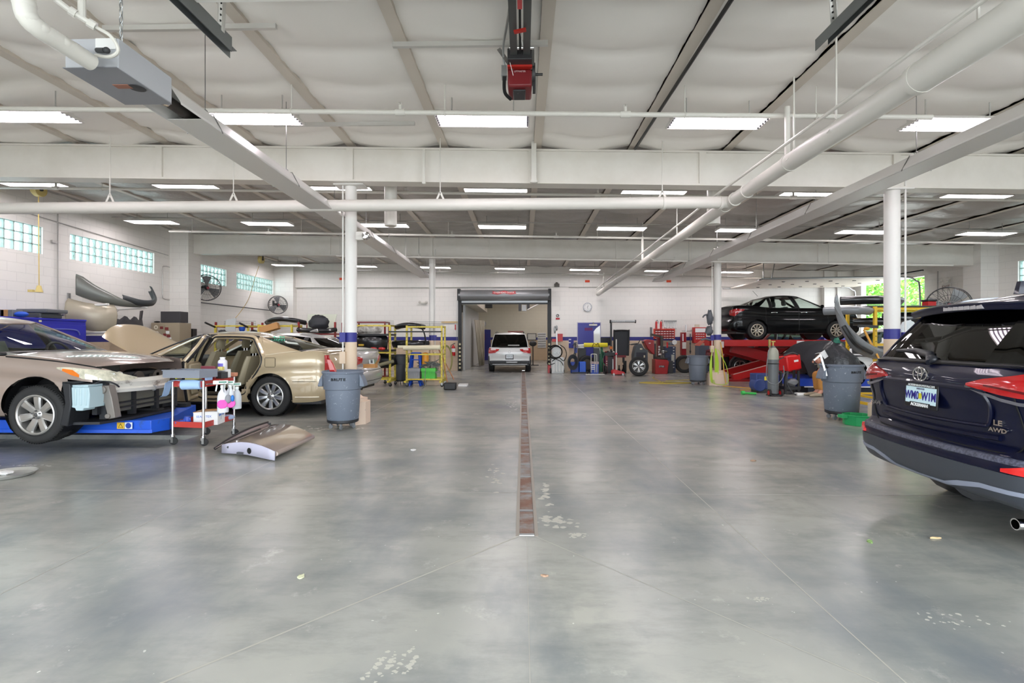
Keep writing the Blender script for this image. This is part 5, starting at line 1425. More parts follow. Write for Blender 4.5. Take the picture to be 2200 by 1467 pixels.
m = MB(); m.tube(smooth_path([(-.19, 5.25, 4.25), (-.2, 5.15, 4.4), (-.15, 4.9, 4.5), (-.1, 4.5, 4.52)], 5), .012, 8); m.build('flexible_conduit', galv, t, world=True)
m = MB(); m.tube(smooth_path([(-.19, 5.22, 4.14), (-.19, 5.3, 4.02), (-.13, 5.4, 3.99)], 5), .018, 8); m.build('power_cable', gap, t, world=True)
m = MB(); m.bar((-.25, 5.2, 4.42), (-.1, 5.2, 4.2), .004, .04); m.bar((.1, 5.2, 4.42), (.1, 5.2, 4.2), .04, .004); m.build('mounting_bracket', steel, t, world=True)
text('LIFTMASTER', .022, M('operator_lettering', 'c9b0b0', .5), t, FACE((-.03 + .04, 5.178 - 5.4, 4.17 - 4.0)))
for c in t.children: pass
for px, w, y0, y1, lb in ((1147, .08, 266, 393, 'flat white plate hanging down across the middle of the big girder'), (911, .035, 322, 396, 'thin white pipe drop in front of the big girder right of the left column')):
    a, b = at(px, y1, 8.08), at(px, y0, 8.08); m = MB(); m.box((a.x - w / 2, 8.06, a.z), (a.x + w / 2, 8.09, b.z)); m.cbox((a.x, 8.07, a.z + .02), (w * 1.5, .05, .03)); tag(m.build('girder_bracket', cream), lb, 'bracket')
# yellow hose reels
def reel(x, y, z, r, label, hose):
    t = thing('hose_reel', label, 'hose reel', (x, y, z), 0, 'yellow cord reels hanging from the roof')
    m = MB(); m.cyl((-.045, 0, 0), (.045, 0, 0), r, 28); m.torus((-.05, 0, 0), (1, 0, 0), r * .93, .012, 28, 6); m.torus((.05, 0, 0), (1, 0, 0), r * .93, .012, 28, 6); m.build('drum', M('reel_yellow', 'd6c27c', .45), t)
    m = MB(); m.box((-.07, -.03, -.02), (-.055, .03, r + .1)); m.box((.055, -.03, -.02), (.07, .03, r + .1)); m.box((-.09, -.05, r + .08), (.09, .05, r + .11)); m.cyl((-.08, 0, 0), (.08, 0, 0), .03, 12); m.cyl((0, 0, r + .1), (0, 0, zc(x) - z), .012, 6); m.build('bracket', dkgrey, t)
    m = MB(); m.tube(smooth_path(hose, 6), .009, 6); m.build('cord', M('cord_yellow', 'c9ad62', .6), t)
    return t
p = at(83, 408, 10.4)
t = reel(p.x, 10.4, p.z, .14, 'yellow cord reel with a plug hanging at the far left', [(0, 0, -.13), (0, 0, -.6), (.01, 0, -2.05)])
m = MB(); m.cyl((.01, 0, -2.02), (.01, 0, -2.16), .035, 12, .07); m.cbox((-.16, 0, -2.13), (.1, .06, .05)); m.build('plug_head', M('reel_yellow'), t)
p = at(561, 558, 17.0); q = [at(a, b, c) - p for a, b, c in ((556, 572, 17), (547, 600, 17), (535, 640, 16.8), (515, 672, 16.5), (495, 694, 16.2))]
reel(p.x, 17.0, p.z, .125, 'small yellow cord reel high beside the left wall windows', q)
# floodlight on the left column
t = thing('flood_light', 'round twin-lens emergency light on the left nearest column', 'emergency light', (-2.7, 8.2, 3.1))
m = MB(); m.box((-2.735, 8.16, 3.03), (-2.6, 8.24, 3.17)); m.build('housing', offwhite, t, world=True, bevel=.01); m = MB(); m.lathe([(.0, .06), (.05, .05), (.07, 0), (.06, -.05), (.02, -.08)], 20, Matrix.Translation((-2.55, 8.12, 3.09)) @ Matrix.Rotation(pi / 2, 4, 'X')); m.build('lamp_head', chrome, t, world=True)
# conduits down the columns
for i, (x, y, r, zt, s) in enumerate(((-2.90, 8.34, .014, 3.94, -1), (6.02, 8.18, .014, 3.8, 1), (-2.80, D2 - .11, .014, 3.86, 1), (5.85, D2 - .12, .014, 3.75, -1))):
    xx = x + s * .105
    m = MB(); m.tube([(xx, y, .9), (xx, y, zt + .3)], r, 8)
    tag(m.build('conduit', white), 'white conduit running down the %s column' % ['left nearest', 'right nearest', 'left rear', 'right rear'][i], 'conduit', 'column conduits')
    m = MB(); m.box((xx - .05, y - .03, 1.0), (xx + .05, y + .03, 1.2)); tag(m.build('outlet_box', beige, bevel=.004), 'beige outlet box below the blue band of the %s column' % ['left nearest', 'right nearest', 'left rear', 'right rear'][i], 'outlet', 'column outlet boxes')
    m = MB(); m.box((xx - .05, y - .03, 1.36), (xx + .05, y + .03, 1.52))
    tag(m.build('outlet_box', navy, bevel=.004), 'blue outlet box on the band of the %s column' % ['left nearest', 'right nearest', 'left rear', 'right rear'][i], 'outlet', 'column outlet boxes')
# ================================================================ things on the left half of the floor
def bb(x0, y0, x1, y1, Y, d):
    a, b = at(x0, y1, Y), at(x1, y0, Y)
    return (a.x, Y, a.z), (b.x, Y + d, b.z)
def item(name, label, cat, mb, mats, **k):
    g = k.pop('group', None)
    return tag(mb.build(name, mats, **k), label, cat, g)
def boxitem(name, label, cat, px, Y, d, mat, bevel=.006, group=None, foot=False):
    lo, hi = bb(*px, Y, d)
    if foot: lo = (lo[0], lo[1], 0)
    return item(name, label, cat, MB().box(lo, hi), mat, bevel=bevel, group=group)
canblue = M('grey_blue_can', '7a8598', .45, noise=(30, .60, .66), c2='7a8598')
canscuff = M('scuffed_can', 'a9b0bb', .5, noise=(22, .62, .68), c2='6d7684')
def trash_can(label, x, y, sc, mat, txt=None, rz=0., dolly=True, ts=.06):
    t = thing('trash_can', label, 'trash can', (x, y, 0), rz, 'round plastic trash cans')
    t.scale = (sc,) * 3
    m = MB(); m.lathe([(0, .145), (.235, .145), (.25, .165), (.278, .60), (.278, .64), (.30, .65), (.318, .90), (.33, .905), (.335, .93), (.325, .945), (.31, .94), (.29, .66), (.265, .62), (.235, .2), (0, .19)], 48); m.build('barrel', mat, t, smooth=40)
    for s in (-1, 1):
        h = MB(); h.prism([(.30, .90), (.355, .80), (.385, .70), (.37, .685), (.30, .69)], -.10, .10, 'xz')
        if s < 0: h.v = [(-a, b, c) for a, b, c in h.v]; h.f = [f[::-1] for f in h.f]
        h.build('grip', mat, t, bevel=.012)
    if dolly:
        d = MB(); d.lathe([(0, .10), (.23, .10), (.25, .115), (.25, .15), (.238, .15), (.238, .14), (0, .14)], 32); do = d.build('dolly', M('black_dolly', '232427', .5), t)
        for k in range(5):
            a = 2 * pi * k / 5 + .5 + pi
            c = MB(); cx, cy = .19 * cos(a), .19 * sin(a); c.box((cx - .015, cy - .02, .06), (cx + .015, cy + .02, .105)); c.lathe([(0, .013), (.03, .013), (.036, .008), (.036, -.008), (.03, -.013), (0, -.013)], 18, Matrix.Translation((cx, cy, .037)) @ Matrix.Rotation(k * 1.3, 4, 'Z') @ Matrix.Rotation(pi / 2, 4, 'X')); c.build('caster', grey, do)
    if txt:
        a = rad(txt[1]); rr = .3125
        for i, ch in enumerate(txt[0]):
            b = a + (i - len(txt[0]) / 2 + .5) * ts * .8 / rr
            p = Vector((rr * cos(b), rr * sin(b), .815))
            text(ch, ts, gap, t, frame(p, (-sin(b), cos(b), 0), (.07 * cos(b), .07 * sin(b), 1)), sx=1.25, bold=.002)
    return t
p = gnd(733, 921) + Vector((0, .08, 0))
trash_can('scuffed grey-blue trash can on casters in front of the left nearest column', p.x, p.y, .965, canscuff, ('BRUTE', -84))
m = MB(); A = Matrix.Translation((p.x - .12, p.y - .02, .80)) @ Matrix.Rotation(-.24, 4, 'Y')
m.prism([(-.05, 0), (.05, 0), (.03, .22), (.0, .3), (-.055, .31)], -.03, .03, 'xz'); m.v = [tuple(A @ Vector(v)) for v in m.v]
item('broken_lamp', 'broken red tail lamp sticking out of the trash can by the left column', 'tail lamp', m, lamp_red, bevel=.01)
m = MB(); q = at(796, 783, 11.0); m.cbox((q.x, q.y, q.z - .03), (.26, .2, .08)); m.bar((q.x - .12, q.y - .1, q.z + .01), (q.x - .2, q.y - .14, q.z + .06), .2, .004); m.bar((q.x + .12, q.y, q.z + .01), (q.x + .17, q.y, q.z + .09), .2, .004)
item('cardboard_box', 'small open cardboard box on the boot of the silver saloon', 'box', m, card)
# ---- chrome tool cart
L1, L2, L3 = gnd(371, 955), gnd(437, 958), gnd(503, 936)
L4 = L1 + L3 - L2
ct = thing('utility_cart', 'chrome-legged utility cart with two red trays beside the champagne saloon', 'utility cart', tuple((L1 + L3) / 2))
for P_ in (L1, L2, L3, L4):
    m = MB(); m.cyl(P_ + Vector((0, 0, .12)), P_ + Vector((0, 0, .86)), .0165, 14); m.cyl(P_ + Vector((0, 0, .105)), P_ + Vector((0, 0, .14)), .027, 14); o = m.build('leg', chrome, ct, world=True)
    m = MB(); m.lathe([(.0, .012), (.036, .012), (.045, .009), (.05, .0), (.045, -.009), (.036, -.012), (0, -.012)], 22, Matrix.Translation(P_ + Vector((.012, 0, .05))) @ Matrix.Rotation(.5, 4, 'Z') @ Matrix.Rotation(pi / 2, 4, 'X')); m.v = [tuple(Vector(v) - Vector(ct.location)) for v in m.v]; c = m.build('caster_wheel', rubber, o)
    m = MB(); m.box(P_ + Vector((-.02, -.026, .03)), P_ + Vector((.02, -.02, .11))); m.box(P_ + Vector((-.02, .02, .03)), P_ + Vector((.02, .026, .11))); m.v = [tuple(Vector(v) - Vector(ct.location)) for v in m.v]; m.build('caster_fork', steel, o)
def tray(z0, z1, name):
    m = MB(); c = [L1, L2, L3, L4]; ctr = (L1 + L3) / 2
    ins = [p + (ctr - p).normalized() * .012 for p in c]
    m.add([p + Vector((0, 0, z0)) for p in ins], [(0, 1, 2, 3)]); m.add([p + Vector((0, 0, z0 + .004)) for p in ins], [(3, 2, 1, 0)])
    for a, b in zip(ins, ins[1:] + ins[:1]):
        n = (b - a).cross(Vector((0, 0, 1))).normalized() * .004
        m.add([a + Vector((0, 0, z0)) - n, b + Vector((0, 0, z0)) - n, b + Vector((0, 0, z1)) - n, a + Vector((0, 0, z1)) - n, a + Vector((0, 0, z0)) + n, b + Vector((0, 0, z0)) + n, b + Vector((0, 0, z1)) + n, a + Vector((0, 0, z1)) + n], [(0, 1, 2, 3), (7, 6, 5, 4), (3, 2, 6, 7), (0, 4, 5, 1)])
    m.build(name, M('chipped_red_tray', 'b93a33', .45, noise=(14, .3, .37), c2='cfb9b0'), ct, world=True, smooth=0)
tray(.235, .31, 'lower_tray'); tray(.775, .855, 'upper_tray')
m = MB(); u = (L2 - L1).normalized()
m.tube([L1 + Vector((0, 0, .865)), L2 + Vector((0, 0, .865))], .012, 8); m.tube([L3 + Vector((0, 0, .87)), L4 + Vector((0, 0, .87))], .012, 8); m.build('top_rail', chrome, ct, world=True)
def incart(a, b, z): return L1 + (L2 - L1) * a + (L4 - L1) * b + Vector((0, 0, z))
def cbx(name, label, cat, a, b, z, d, mat, rz=0., bevel=.006):
    c = incart(a, b, z); q = math.atan2((L2 - L1).y, (L2 - L1).x) + rz
    m = MB(); m.cbox((0, 0, d[2] / 2), d, Tz(c.x, c.y, c.z, q)); return item(name, label, cat, m, mat, bevel=bevel)
t = thing('parts_bin', 'long grey plastic bin laid across the top of the utility cart', 'bin', tuple(incart(.47, .1, .90)))
m = MB(); A = Tz(0, 0, 0, math.atan2(u.y, u.x))
for d in ((0, 0, .005, .56, .30, .01), (0, -.15, .05, .56, .012, .1), (0, .15, .05, .56, .012, .1), (-.275, 0, .05, .012, .3, .1), (.275, 0, .05, .012, .3, .1), (0, -.155, .098, .58, .02, .012), (0, .155, .098, .58, .02, .012)): m.cbox(d[:3], d[3:], A)
m.build('shell', M('bin_grey', '868b95', .5), t, smooth=0)
for k in range(4): 
    m = MB(); m.cbox((-.2 + .13 * k, 0, .05), (.006, .29, .08), A); m.build('divider', M('bin_grey'), t, smooth=0)
cbx('blue_box', 'thin pale blue box standing at the end of the grey bin', 'box', 1.02, .14, .86, (.02, .12, .11), M('pale_blue_card', '9db4d8', .6))
cbx('rag', 'folded yellow rag under the grey bin', 'rag', .62, .05, .862, (.2, .06, .038), M('yellow_rag', 'b9ac62', .9), .1)
cbx('shop_tray', 'dark maroon plastic tray standing behind the grey bin', 'tray', .75, .38, .87, (.22, .03, .17), M('maroon_plastic', '7d3540', .5))
cbx('sponge', 'yellow sponge beside the maroon tray', 'sponge', 1.1, .45, .98, (.07, .05, .05), M('yellow_sponge', 'd8c877', .9))
cbx('tool_case', 'small dark tool case on the top tray of the cart', 'case', .85, .62, .86, (.2, .12, .09), dkgrey)
cbx('carton', 'white product carton standing on the top tray of the cart', 'carton', .86, .78, .86, (.15, .1, .12), paper)
cbx('sanding_block', 'pinkish sanding block on the top tray of the cart', 'sanding block', .9, .97, .87, (.2, .06, .055), M('terracotta_block', 'c4876a', .8))
def bottle(name, label, x, y, z, r, h, mat, capm, n=.4, cat='bottle', lab=None):
    t = thing(name, label, cat, (x, y, z))
    m = MB(); m.lathe([(0, 0), (r, .0), (r, h * .62), (r * .9, h * .7), (r * n, h * .8), (r * n, h * .84)], 22); m.build('body', mat, t)
    m = MB(); m.lathe([(r * n * 1.15, h * .82), (r * n * 1.15, h * .95), (0, h * .96)], 16); m.build('cap', capm, t)
    if lab: m = MB(); m.lathe([(r * 1.01, h * .12), (r * 1.01, h * .52)], 14, Matrix.Rotation(pi, 4, 'Z'), a0=0, a1=2.2); m.build('label', lab, t)
    return t
c = incart(.9, .70, .965); bottle('bottle', 'white plastic bottle with a purple label, tallest thing on the cart', c.x, c.y, c.z, .06, .20, M('white_plastic', 'e6e4ea', .4), M('white_plastic'), .5, lab=M('purple_label', '6a5fc0', .5))
# rod with blue paper roll on the near end of the cart
a, b = L1 + Vector((-.02, -.06, .80)), L2 + Vector((.22, .05, .82))
m = MB(); m.cyl(a + Vector((.2, 0, 0)), b, .008, 8); item('roll_rod', 'thin chrome rod holding the blue paper roll on the cart', 'rod', m, chrome)
m = MB(); d = (b - a).normalized(); m.cyl(a + d * .19, a + d * .44, .066, 24); m.cyl(a + d * .185, a + d * .445, .02, 12); m.cyl(a + d * .30, a + d * .305, .0635, 24)
t = thing('paper_roll', 'light blue paper towel roll hanging on the near end of the cart', 'paper roll', tuple(a)); m.build('roll', M('blue_paper', 'a9c8ea', .8), t, world=True)
m = MB(); m.slab([[a + Vector((x - .06, yy, z)) for yy in (-.07, .05)] for x, z in ((.27, .062), (.20, .07), (.12, .06), (.07, .03), (.055, -.05), (.03, -.13), (.0, -.15))], (.004, 0, .004)); m.build('loose_sheet', M('blue_paper'), t, world=True, smooth=60)
# spray bottles and respirator hung on the aisle side
def spray(label, px, py, Y, mat, sc=1.):
    p = at(px, py, Y); t = thing('spray_bottle', label, 'spray bottle', tuple(p), .4); t.scale = (sc,) * 3
    m = MB(); m.lathe([(0, -.26), (.042, -.26), (.045, -.25), (.045, -.13), (.036, -.09), (.016, -.055), (.015, -.03), (0, -.03)], 20); m.build('body', mat, t)
    m = MB(); m.cyl((0, 0, -.05), (0, 0, -.02), .02, 12); m.box((-.075, -.014, -.012), (.04, .014, .02)); m.bar((-.045, 0, -.015), (-.055, 0, -.075), .012, .01, (0, 1, 0)); m.build('trigger_head', M('green_white_trigger', 'dfe7e2', .4), t, bevel=.004)
    m = MB(); m.box((-.03, -.0145, .0), (.03, .0145, .012)); m.build('green_strip', M('trigger_green', '2f7d64', .4), t)
mk = M('milky_plastic', 'dfe2e6', .35)
spray('tall white spray bottle with dark print hanging on the aisle side of the cart', 479, 822, 6.55, mk, 1.5)
spray('white spray bottle hanging behind the pink respirator filters', 494, 822, 6.62, mk, 1.25)
spray('clear spray bottle hanging outermost on the far leg of the cart', 509, 826, 6.72, M('cloudy_plastic', 'c9ced2', .3), 1.25)
p = at(478, 868, 6.5); t = thing('respirator', 'grey respirator with two bright pink filters hanging on the cart', 'respirator', tuple(p))
for dx, dy, r in ((0, 0, .062), (.075, .06, .055)):
    m = MB(); m.lathe([(0, .016), (r * .85, .016), (r, .006), (r, -.006), (r * .85, -.016), (0, -.016)], 24, Matrix.Translation((dx, dy, 0)) @ Matrix.Rotation(.5, 4, 'Z') @ Matrix.Rotation(pi / 2, 4, 'X')); m.build('filter', M('pink_filter', 'e95cb8', .7), t)
m = MB(); m.blob((.05, .04, .06), .045, .04, .06); m.build('face_piece', M('respirator_grey', '8b8d92', .5), t, smooth=60)
m = MB(); m.blob((.105, .05, .07), .022, .025, .045); m.build('valve_cover', M('respirator_blue', '2d78c9', .4), t, smooth=60)
m = MB(); m.tube(smooth_path([(.02, .02, .1), (0, .02, .2), (.01, .02, .27)], 4), .005, 5); m.tube(smooth_path([(.06, .03, .1), (.07, .03, .2), (.05, .02, .27)], 4), .005, 5); m.tube(smooth_path([(.0, .02, -.05), (-.02, .02, -.13), (-.03, .02, -.2)], 4), .005, 5); m.build('strap', M('respirator_grey'), t)
# lower tray
c = incart(.72, .45, .24); q = math.atan2(u.y, u.x) + .35; t = thing('glove_carton', 'open white carton with blue lettering on the lower tray of the cart', 'carton', tuple(c), q)
m = MB()
for d in ((0, 0, .005, .3, .26, .01), (0, -.13, .09, .3, .005, .18), (0, .13, .09, .3, .005, .18), (-.15, 0, .09, .005, .26, .18), (.15, 0, .09, .005, .26, .18)): m.cbox(d[:3], d[3:])
m.build('shell', paper, t, smooth=0); m = MB(); m.bar((-.15, -.125, .18), (.15, -.1, .2), .08, .004); m.bar((-.14, .1, .18), (.14, .06, .19), .1, .004); m.build('flap', card, t, smooth=0)
ib_ = M('blue_print', '3f74c4', .6); text('SEAM-TEX', .042, ib_, t, FACE((-.02, -.134, .115))); text('SEAM-TEX', .04, ib_, t, frame((.154, 0, .125), (0, 1, 0), (0, 0, 1)))
c = incart(.35, .12, .25); t = thing('spray_gun', 'blue air spray gun lying on the lower tray of the cart', 'spray gun', tuple(c), .3)
m = MB(); m.cyl((-.14, 0, .04), (-.02, 0, .06), .022, 12); m.cyl((0, 0, .02), (0, 0, .12), .04, 16); m.torus((.0, -.02, .075), (0, 1, 0), .035, .012, 20, 8); m.build('body', M('gun_blue', '2746a8', .3), t); m = MB(); m.cbox((.05, 0, .015), (.12, .1, .03)); m.build('tray', M('gun_blue'), t)
c = incart(.9, .88, .25); item('cloth', 'blue and white cloth at the far end of the lower tray', 'cloth', MB().blob((c.x, c.y, c.z + .03), .09, .07, .04, jit=.12, seed=5), M('pale_cloth', '9db0cf', .9), smooth=60)
# ---- car door lying on the floor
A_, B_, C_, D_ = gnd(462, 972), gnd(575, 925), gnd(672, 948), gnd(592, 990)
t = thing('detached_body_panel', 'champagne car door skin lying flat on the floor in front of the cart', 'car door', tuple((A_ + C_) / 2))
m = MB(); rows = []
A2, B2 = A_ + (D_ - A_) * .14, B_ + (C_ - B_) * .06
for i in range(9):
    s = i / 8; row = []
    for j in range(9):
        r = j / 8
        p = A2.lerp(B2, r).lerp(D_.lerp(C_, r), s)
        p.z = .05 + .115 * sin(pi * (.18 + .72 * (1 - s))) - .02 * r + .03 * (1 - s)
        row.append(p)
    rows.append(row)
m.slab(rows, (0, 0, -.012)); m.build('outer_skin', champ, t, world=True, smooth=50)
m = MB(); e = [rows[i][0] for i in range(9)]; n = (A2 - B2).normalized() * .02
m.grid([[p + n, p + n + Vector((0, 0, -.004)), Vector((p.x, p.y, .012 + .05 * max(0, .5 - abs(i / 8 - .45)))) + n * 1.4] for i, p in enumerate(e)]); m.build('end_panel', M('pale_lilac_primer', 'c3c0d2', .4), t, world=True, solid=.012)
m = MB(); p = rows[4][0].lerp(rows[5][0], .3) + n * 1.6; d1 = (rows[8][0] - rows[0][0]).normalized(); m.lathe([(0, .003), (.036, .003)], 20, frame((p.x, p.y, .085), d1, (0, 0, 1))); m.build('speaker_hole', gap, t, world=True)
m = MB(); p = rows[1][0] + n * 1.5; m.cyl((p.x, p.y, p.z - .045), Vector((p.x, p.y, p.z - .045)) + n * .2, .014, 10); p = rows[3][0] + n * 2; m.cbox((p.x, p.y, .045), (.08, .03, .03)); m.cbox((p.x + .06, p.y, .05), (.03, .03, .02)); m.build('latch', dkgrey, t, world=True)
m = MB(); pts = [A_ + Vector((0, 0, .05)), A_.lerp(B_, .3) + Vector((0, 0, .115)), A_.lerp(B_, .65) + Vector((0, 0, .14)), B_ + Vector((0, 0, .13))]; m.tube(smooth_path(pts, 5), .018, 8); m.tube([rows[0][0] + Vector((0, 0, .004)), rows[0][3] + Vector((0, 0, .004)), rows[0][6] + Vector((0, 0, .004))], .012, 6); m.build('weather_strip', trimblk, t, world=True)
m = MB(); m.grid([[p, q + Vector((0, 0, .0))] for p, q in zip(smooth_path(pts, 5), [rows[0][0].lerp(rows[0][8], k / 15) for k in range(16)])]); m.build('inner_ledge', M('dusky_pink_inner', '8a7a78', .5), t, world=True, solid=.008)
m = MB(); p = rows[0][8]; m.cbox((p.x - .05, p.y, p.z + .01), (.12, .03, .05)); m.build('mirror_mount', dkgrey, t, world=True, bevel=.008)
m = MB(); m.tube([rows[8][k] + Vector((0, 0, -.03)) for k in range(9)], .03, 8); m.build('lower_fold', champ, t, world=True)
# ---- things lying about on the floor
p = gnd(15, 1022); m = MB(); m.lathe([(0, .012), (.2, .012), (.23, .035), (.24, .035), (.21, .004), (0, .004)], 32, Tz(p.x, p.y, 0)); item('tray', 'shallow round metal tray on the floor at the far left', 'tray', m, M('dented_tray', 'c9c9c4', .3, .6))
m = MB(); m.blob((p.x - .05, p.y, .03), .1, .07, .02, jit=.2, seed=8); item('wrapping', 'crumpled clear wrapping lying in the round metal tray', 'wrapping', m, paper)
def scrap(name, label, px, py, w, h, mat, seed):
    p = gnd(px, py); q = random.Random(seed); n = 9; m = MB()
    vs = [(p.x + w * cos(2 * pi * k / n) * q.uniform(.6, 1), p.y + h * sin(2 * pi * k / n) * q.uniform(.6, 1), .003 + q.uniform(0, .012)) for k in range(n)]
    m.add(vs + [(x, y, .001) for x, y, z in vs], [tuple(range(n)), tuple(range(2 * n - 1, n - 1, -1))] + [(k, k + n, (k + 1) % n + n, (k + 1) % n) for k in range(n)]); item(name, label, 'litter', m, mat, smooth=0)
lf = M('dry_leaf', 'a98a72', .8)
scrap('paper_scrap', 'white paper scrap on the floor right of the flat car door', 889, 967, .045, .05, paper, 1)
scrap('leaf', 'curled pale leaf on the bare floor left of centre', 647, 1240, .02, .035, M('pale_leaf', 'c9c9a8', .8), 2)
scrap('leaf', 'dry pinkish leaf just in front of the end of the drain', 1171, 1238, .03, .014, lf, 3)
scrap('leaf', 'small brown leaf in the middle of the floor right of the drain', 1618, 990, .04, .03, lf, 4)
scrap('leaf', 'small green leaf on the floor near the dark blue SUV', 1869, 1165, .02, .025, M('green_leaf', '7e9a5c', .8), 5)
scrap('wood_splinter', 'pale splinter on the dark floor below the dark blue SUV', 2010, 1157, .045, .008, M('pale_wood', 'd2b98c', .8), 6)
# ---- blue tool cabinet against the left wall with clutter on it
t = thing('tool_cabinet', 'tall bright blue tool cabinet against the left wall', 'tool cabinet', (-10.2, 10.2, 0))
m = MB(); m.box((-10.8, 9.3, .08), (-9.95, 11.25, 1.84)); m.build('body', M('cabinet_blue', '2b2fae', .4), t, world=True, bevel=.015)
m = MB(); m.box((-9.945, 9.32, 1.80), (-9.92, 11.23, 1.845)); m.box((-9.945, 9.32, 1.0), (-9.93, 11.23, 1.72)); m.build('door', M('cabinet_blue'), t, world=True, bevel=.012)
m = MB(); m.tube(smooth_path([(-9.92, 10.0, 1.62), (-9.9, 10.6, 1.62), (-9.9, 10.95, 1.6), (-9.92, 11.05, 1.5)], 5), .014, 6); m.build('handle', M('cabinet_light_blue', '6a74c0', .4), t, world=True)
m = MB(); m.box((-9.942, 10.12, 1.76), (-9.938, 10.18, 1.85)); m.build('tape_label', M('cream_tape', 'e0dcb8', .7), t, world=True)
m = MB(); m.box((-10.7, 9.4, 0), (-10.1, 11.1, .1)); m.build('plinth', black, t, world=True)
def top(name, label, cat, px, Y, d, mat, **k):
    lo, hi = bb(*px, Y, d); return item(name, label, cat, MB().box(lo, hi), mat, bevel=.01, **k)
m = MB(); lo, hi = bb(38, 662, 95, 672, 10.2, .5); m.box((lo[0], lo[1], 1.845), (hi[0] - .08, hi[1], 1.95)); item('tool_case', 'dark grey plastic case on the blue tool cabinet', 'case', m, M('case_grey', '505356', .5), bevel=.02)
m = MB(); m.box((lo[0] - .05, lo[1], 1.955), (hi[0] + .05, hi[1], 2.035)); item('tool_case', 'flat grey case lying on top of the dark grey case', 'case', m, M('case_grey2', '686b6e', .5), bevel=.02)
for k, (px, w, nm, lb, mt) in enumerate((((8, .22, 'carton', 'dark carton at the far left end on the blue tool cabinet', dkgrey)), (20, .14, 'carton', 'brown carton on the blue tool cabinet', card), (33, .1, 'can', 'grey can beside the cartons on the blue tool cabinet', grey), (46, .16, 'rag_bundle', 'bright blue bundle on the blue tool cabinet', M('bright_blue', '2456c4', .6)))):
    q = at(px, 680, 9.75); m = MB(); m.cbox((q.x, 9.75, 1.845 + .07), (w, .2, .14)) if k != 3 else m.blob((q.x, 9.75, 1.845 + .055), .12, .1, .055, seed=3)
    item(nm, lb, 'clutter', m, mt, bevel=.008 if k != 3 else 0)
for k in range(3):
    q = at(92 + 7 * k, 680, 10.9); m = MB(); m.slab([[(q.x - .2, 10.9 + y, 1.852 + .015 * k), (q.x, 10.9 + y, 1.87 + .015 * k), (q.x + .18, 10.9 + y, 1.90 + .03 * k)] for y in (0, .2)], (0, 0, -.006))
    item('wiper_blade', ['lowest of three thin trim strips on the blue tool cabinet', 'middle one of three thin trim strips on the blue tool cabinet', 'topmost of three thin trim strips on the blue tool cabinet'][k], 'trim strip', m, dkgrey)
# ---- bumper covers on a wall rack
def bumper(name, label, pts, h, mat, th=.02, tuck=.06, cat='bumper', loc=None, fn=None):
    """a bumper skin: pts along its length, a C-shaped section of height h, opening away from the bulge"""
    m = MB(); S_ = smooth_path(pts, 6); n = len(S_); rows = []
    for i, p in enumerate(S_):
        d = (S_[min(i + 1, n - 1)] - S_[max(i - 1, 0)]); d.z = 0; d.normalize(); o = Vector((d.y, -d.x, 0))
        hh = h(i / (n - 1)) if callable(h) else h
        rows.append([p + o * (tuck * e) + Vector((0, 0, hh * z)) for z, e in ((0, -.9), (.03, .1), (.3, .7), (.6, 1), (.85, .7), (1, -.2))])
    m.slab(rows, lambda p: p)
    m = MB(); m.grid(rows)
    return item(name, label, cat, m, mat, smooth=60, solid=th)
wg = M('bumper_grey', '73756f', .35, .2)
up = [at(158, 612, 11.5), at(170, 638, 12.0), at(205, 648, 12.2), at(240, 645, 12.6), at(268, 632, 13.0), at(289, 612, 13.3)]
bumper('bumper_cover', 'grey bumper cover hanging on the upper arms of the left wall rack', [(-10.55, 11.65, 2.46), (-10.3, 11.85, 2.33), (-10.0, 12.2, 2.24), (-9.95, 12.8, 2.23), (-10.2, 13.2, 2.3), (-10.5, 13.4, 2.4)], lambda t: .46 - .38 * min(1, max(0, t - .1) * 2.4) + .02, wg, tuck=.08)
m = MB(); q = at(167, 617, 11.72); m = MB()
bumper('grille_panel', 'black lower grille panel hanging beside the grey bumper cover', [(-10.0, 12.35, 2.36), (-9.8, 12.7, 2.26), (-9.8, 13.1, 2.29), (-10.05, 13.5, 2.45), (-10.35, 13.75, 2.72)], .15, M('grille_black', '34383a', .4), tuck=.05, cat='grille')
bumper('bumper_cover', 'beige bumper cover with a fog lamp on the lower arms of the wall rack', [(-10.66, 11.55, 1.72), (-10.3, 11.65, 1.62), (-10.08, 11.85, 1.6), (-10.0, 12.1, 1.6)], .64, M('bumper_beige', 'b5ac98', .35, .2), tuck=.1)
m = MB(); q = at(171, 672, 11.8); m.blob(q + Vector((.03, -.05, 0)), .05, .05, .09); item('fog_lamp', 'clear fog lamp set in the beige bumper cover on the wall rack', 'lamp', m, lamp_clear, smooth=60)
m = MB(); q = random.Random(4); rows = []
for i in range(21):
    s = i / 20; y = 12.1 + 1.2 * s; x = -10.05 - .25 * (2 * s - 1) ** 4
    hh = .42 if s < .12 or s > .82 else .2 + .05 * sin(s * 25)
    rows.append([(x - .05, y, 1.68), (x + .04, y, 1.7 + q.uniform(0, .02)), (x, y, 1.72 + hh * .5), (x + .03, y, 1.74 + hh)])
m.grid(rows); item('bumper_carrier', 'dark inner side of a bumper on the lower arms of the left wall rack', 'bumper', m, M('carrier_dark', '3f3d40', .5), solid=.03, smooth=40)
t = thing('wall_rack', 'grey wall rack with padded arms holding the bumper covers', 'wall rack', (-10.8, 12.4, 1.2))
for y in (11.75, 13.0):
    m = MB(); m.box((-10.83, y - .03, 1.35), (-10.79, y + .03, 2.5)); m.build('upright', galv, t, world=True)
    for z in (1.52, 2.18): m = MB(); m.cyl((-10.8, y, z), (-9.85, y, z + .05), .03, 12); m.bar((-10.8, y, z - .15), (-10.6, y, z), .02, .02); m.build('arm', white, t, world=True)
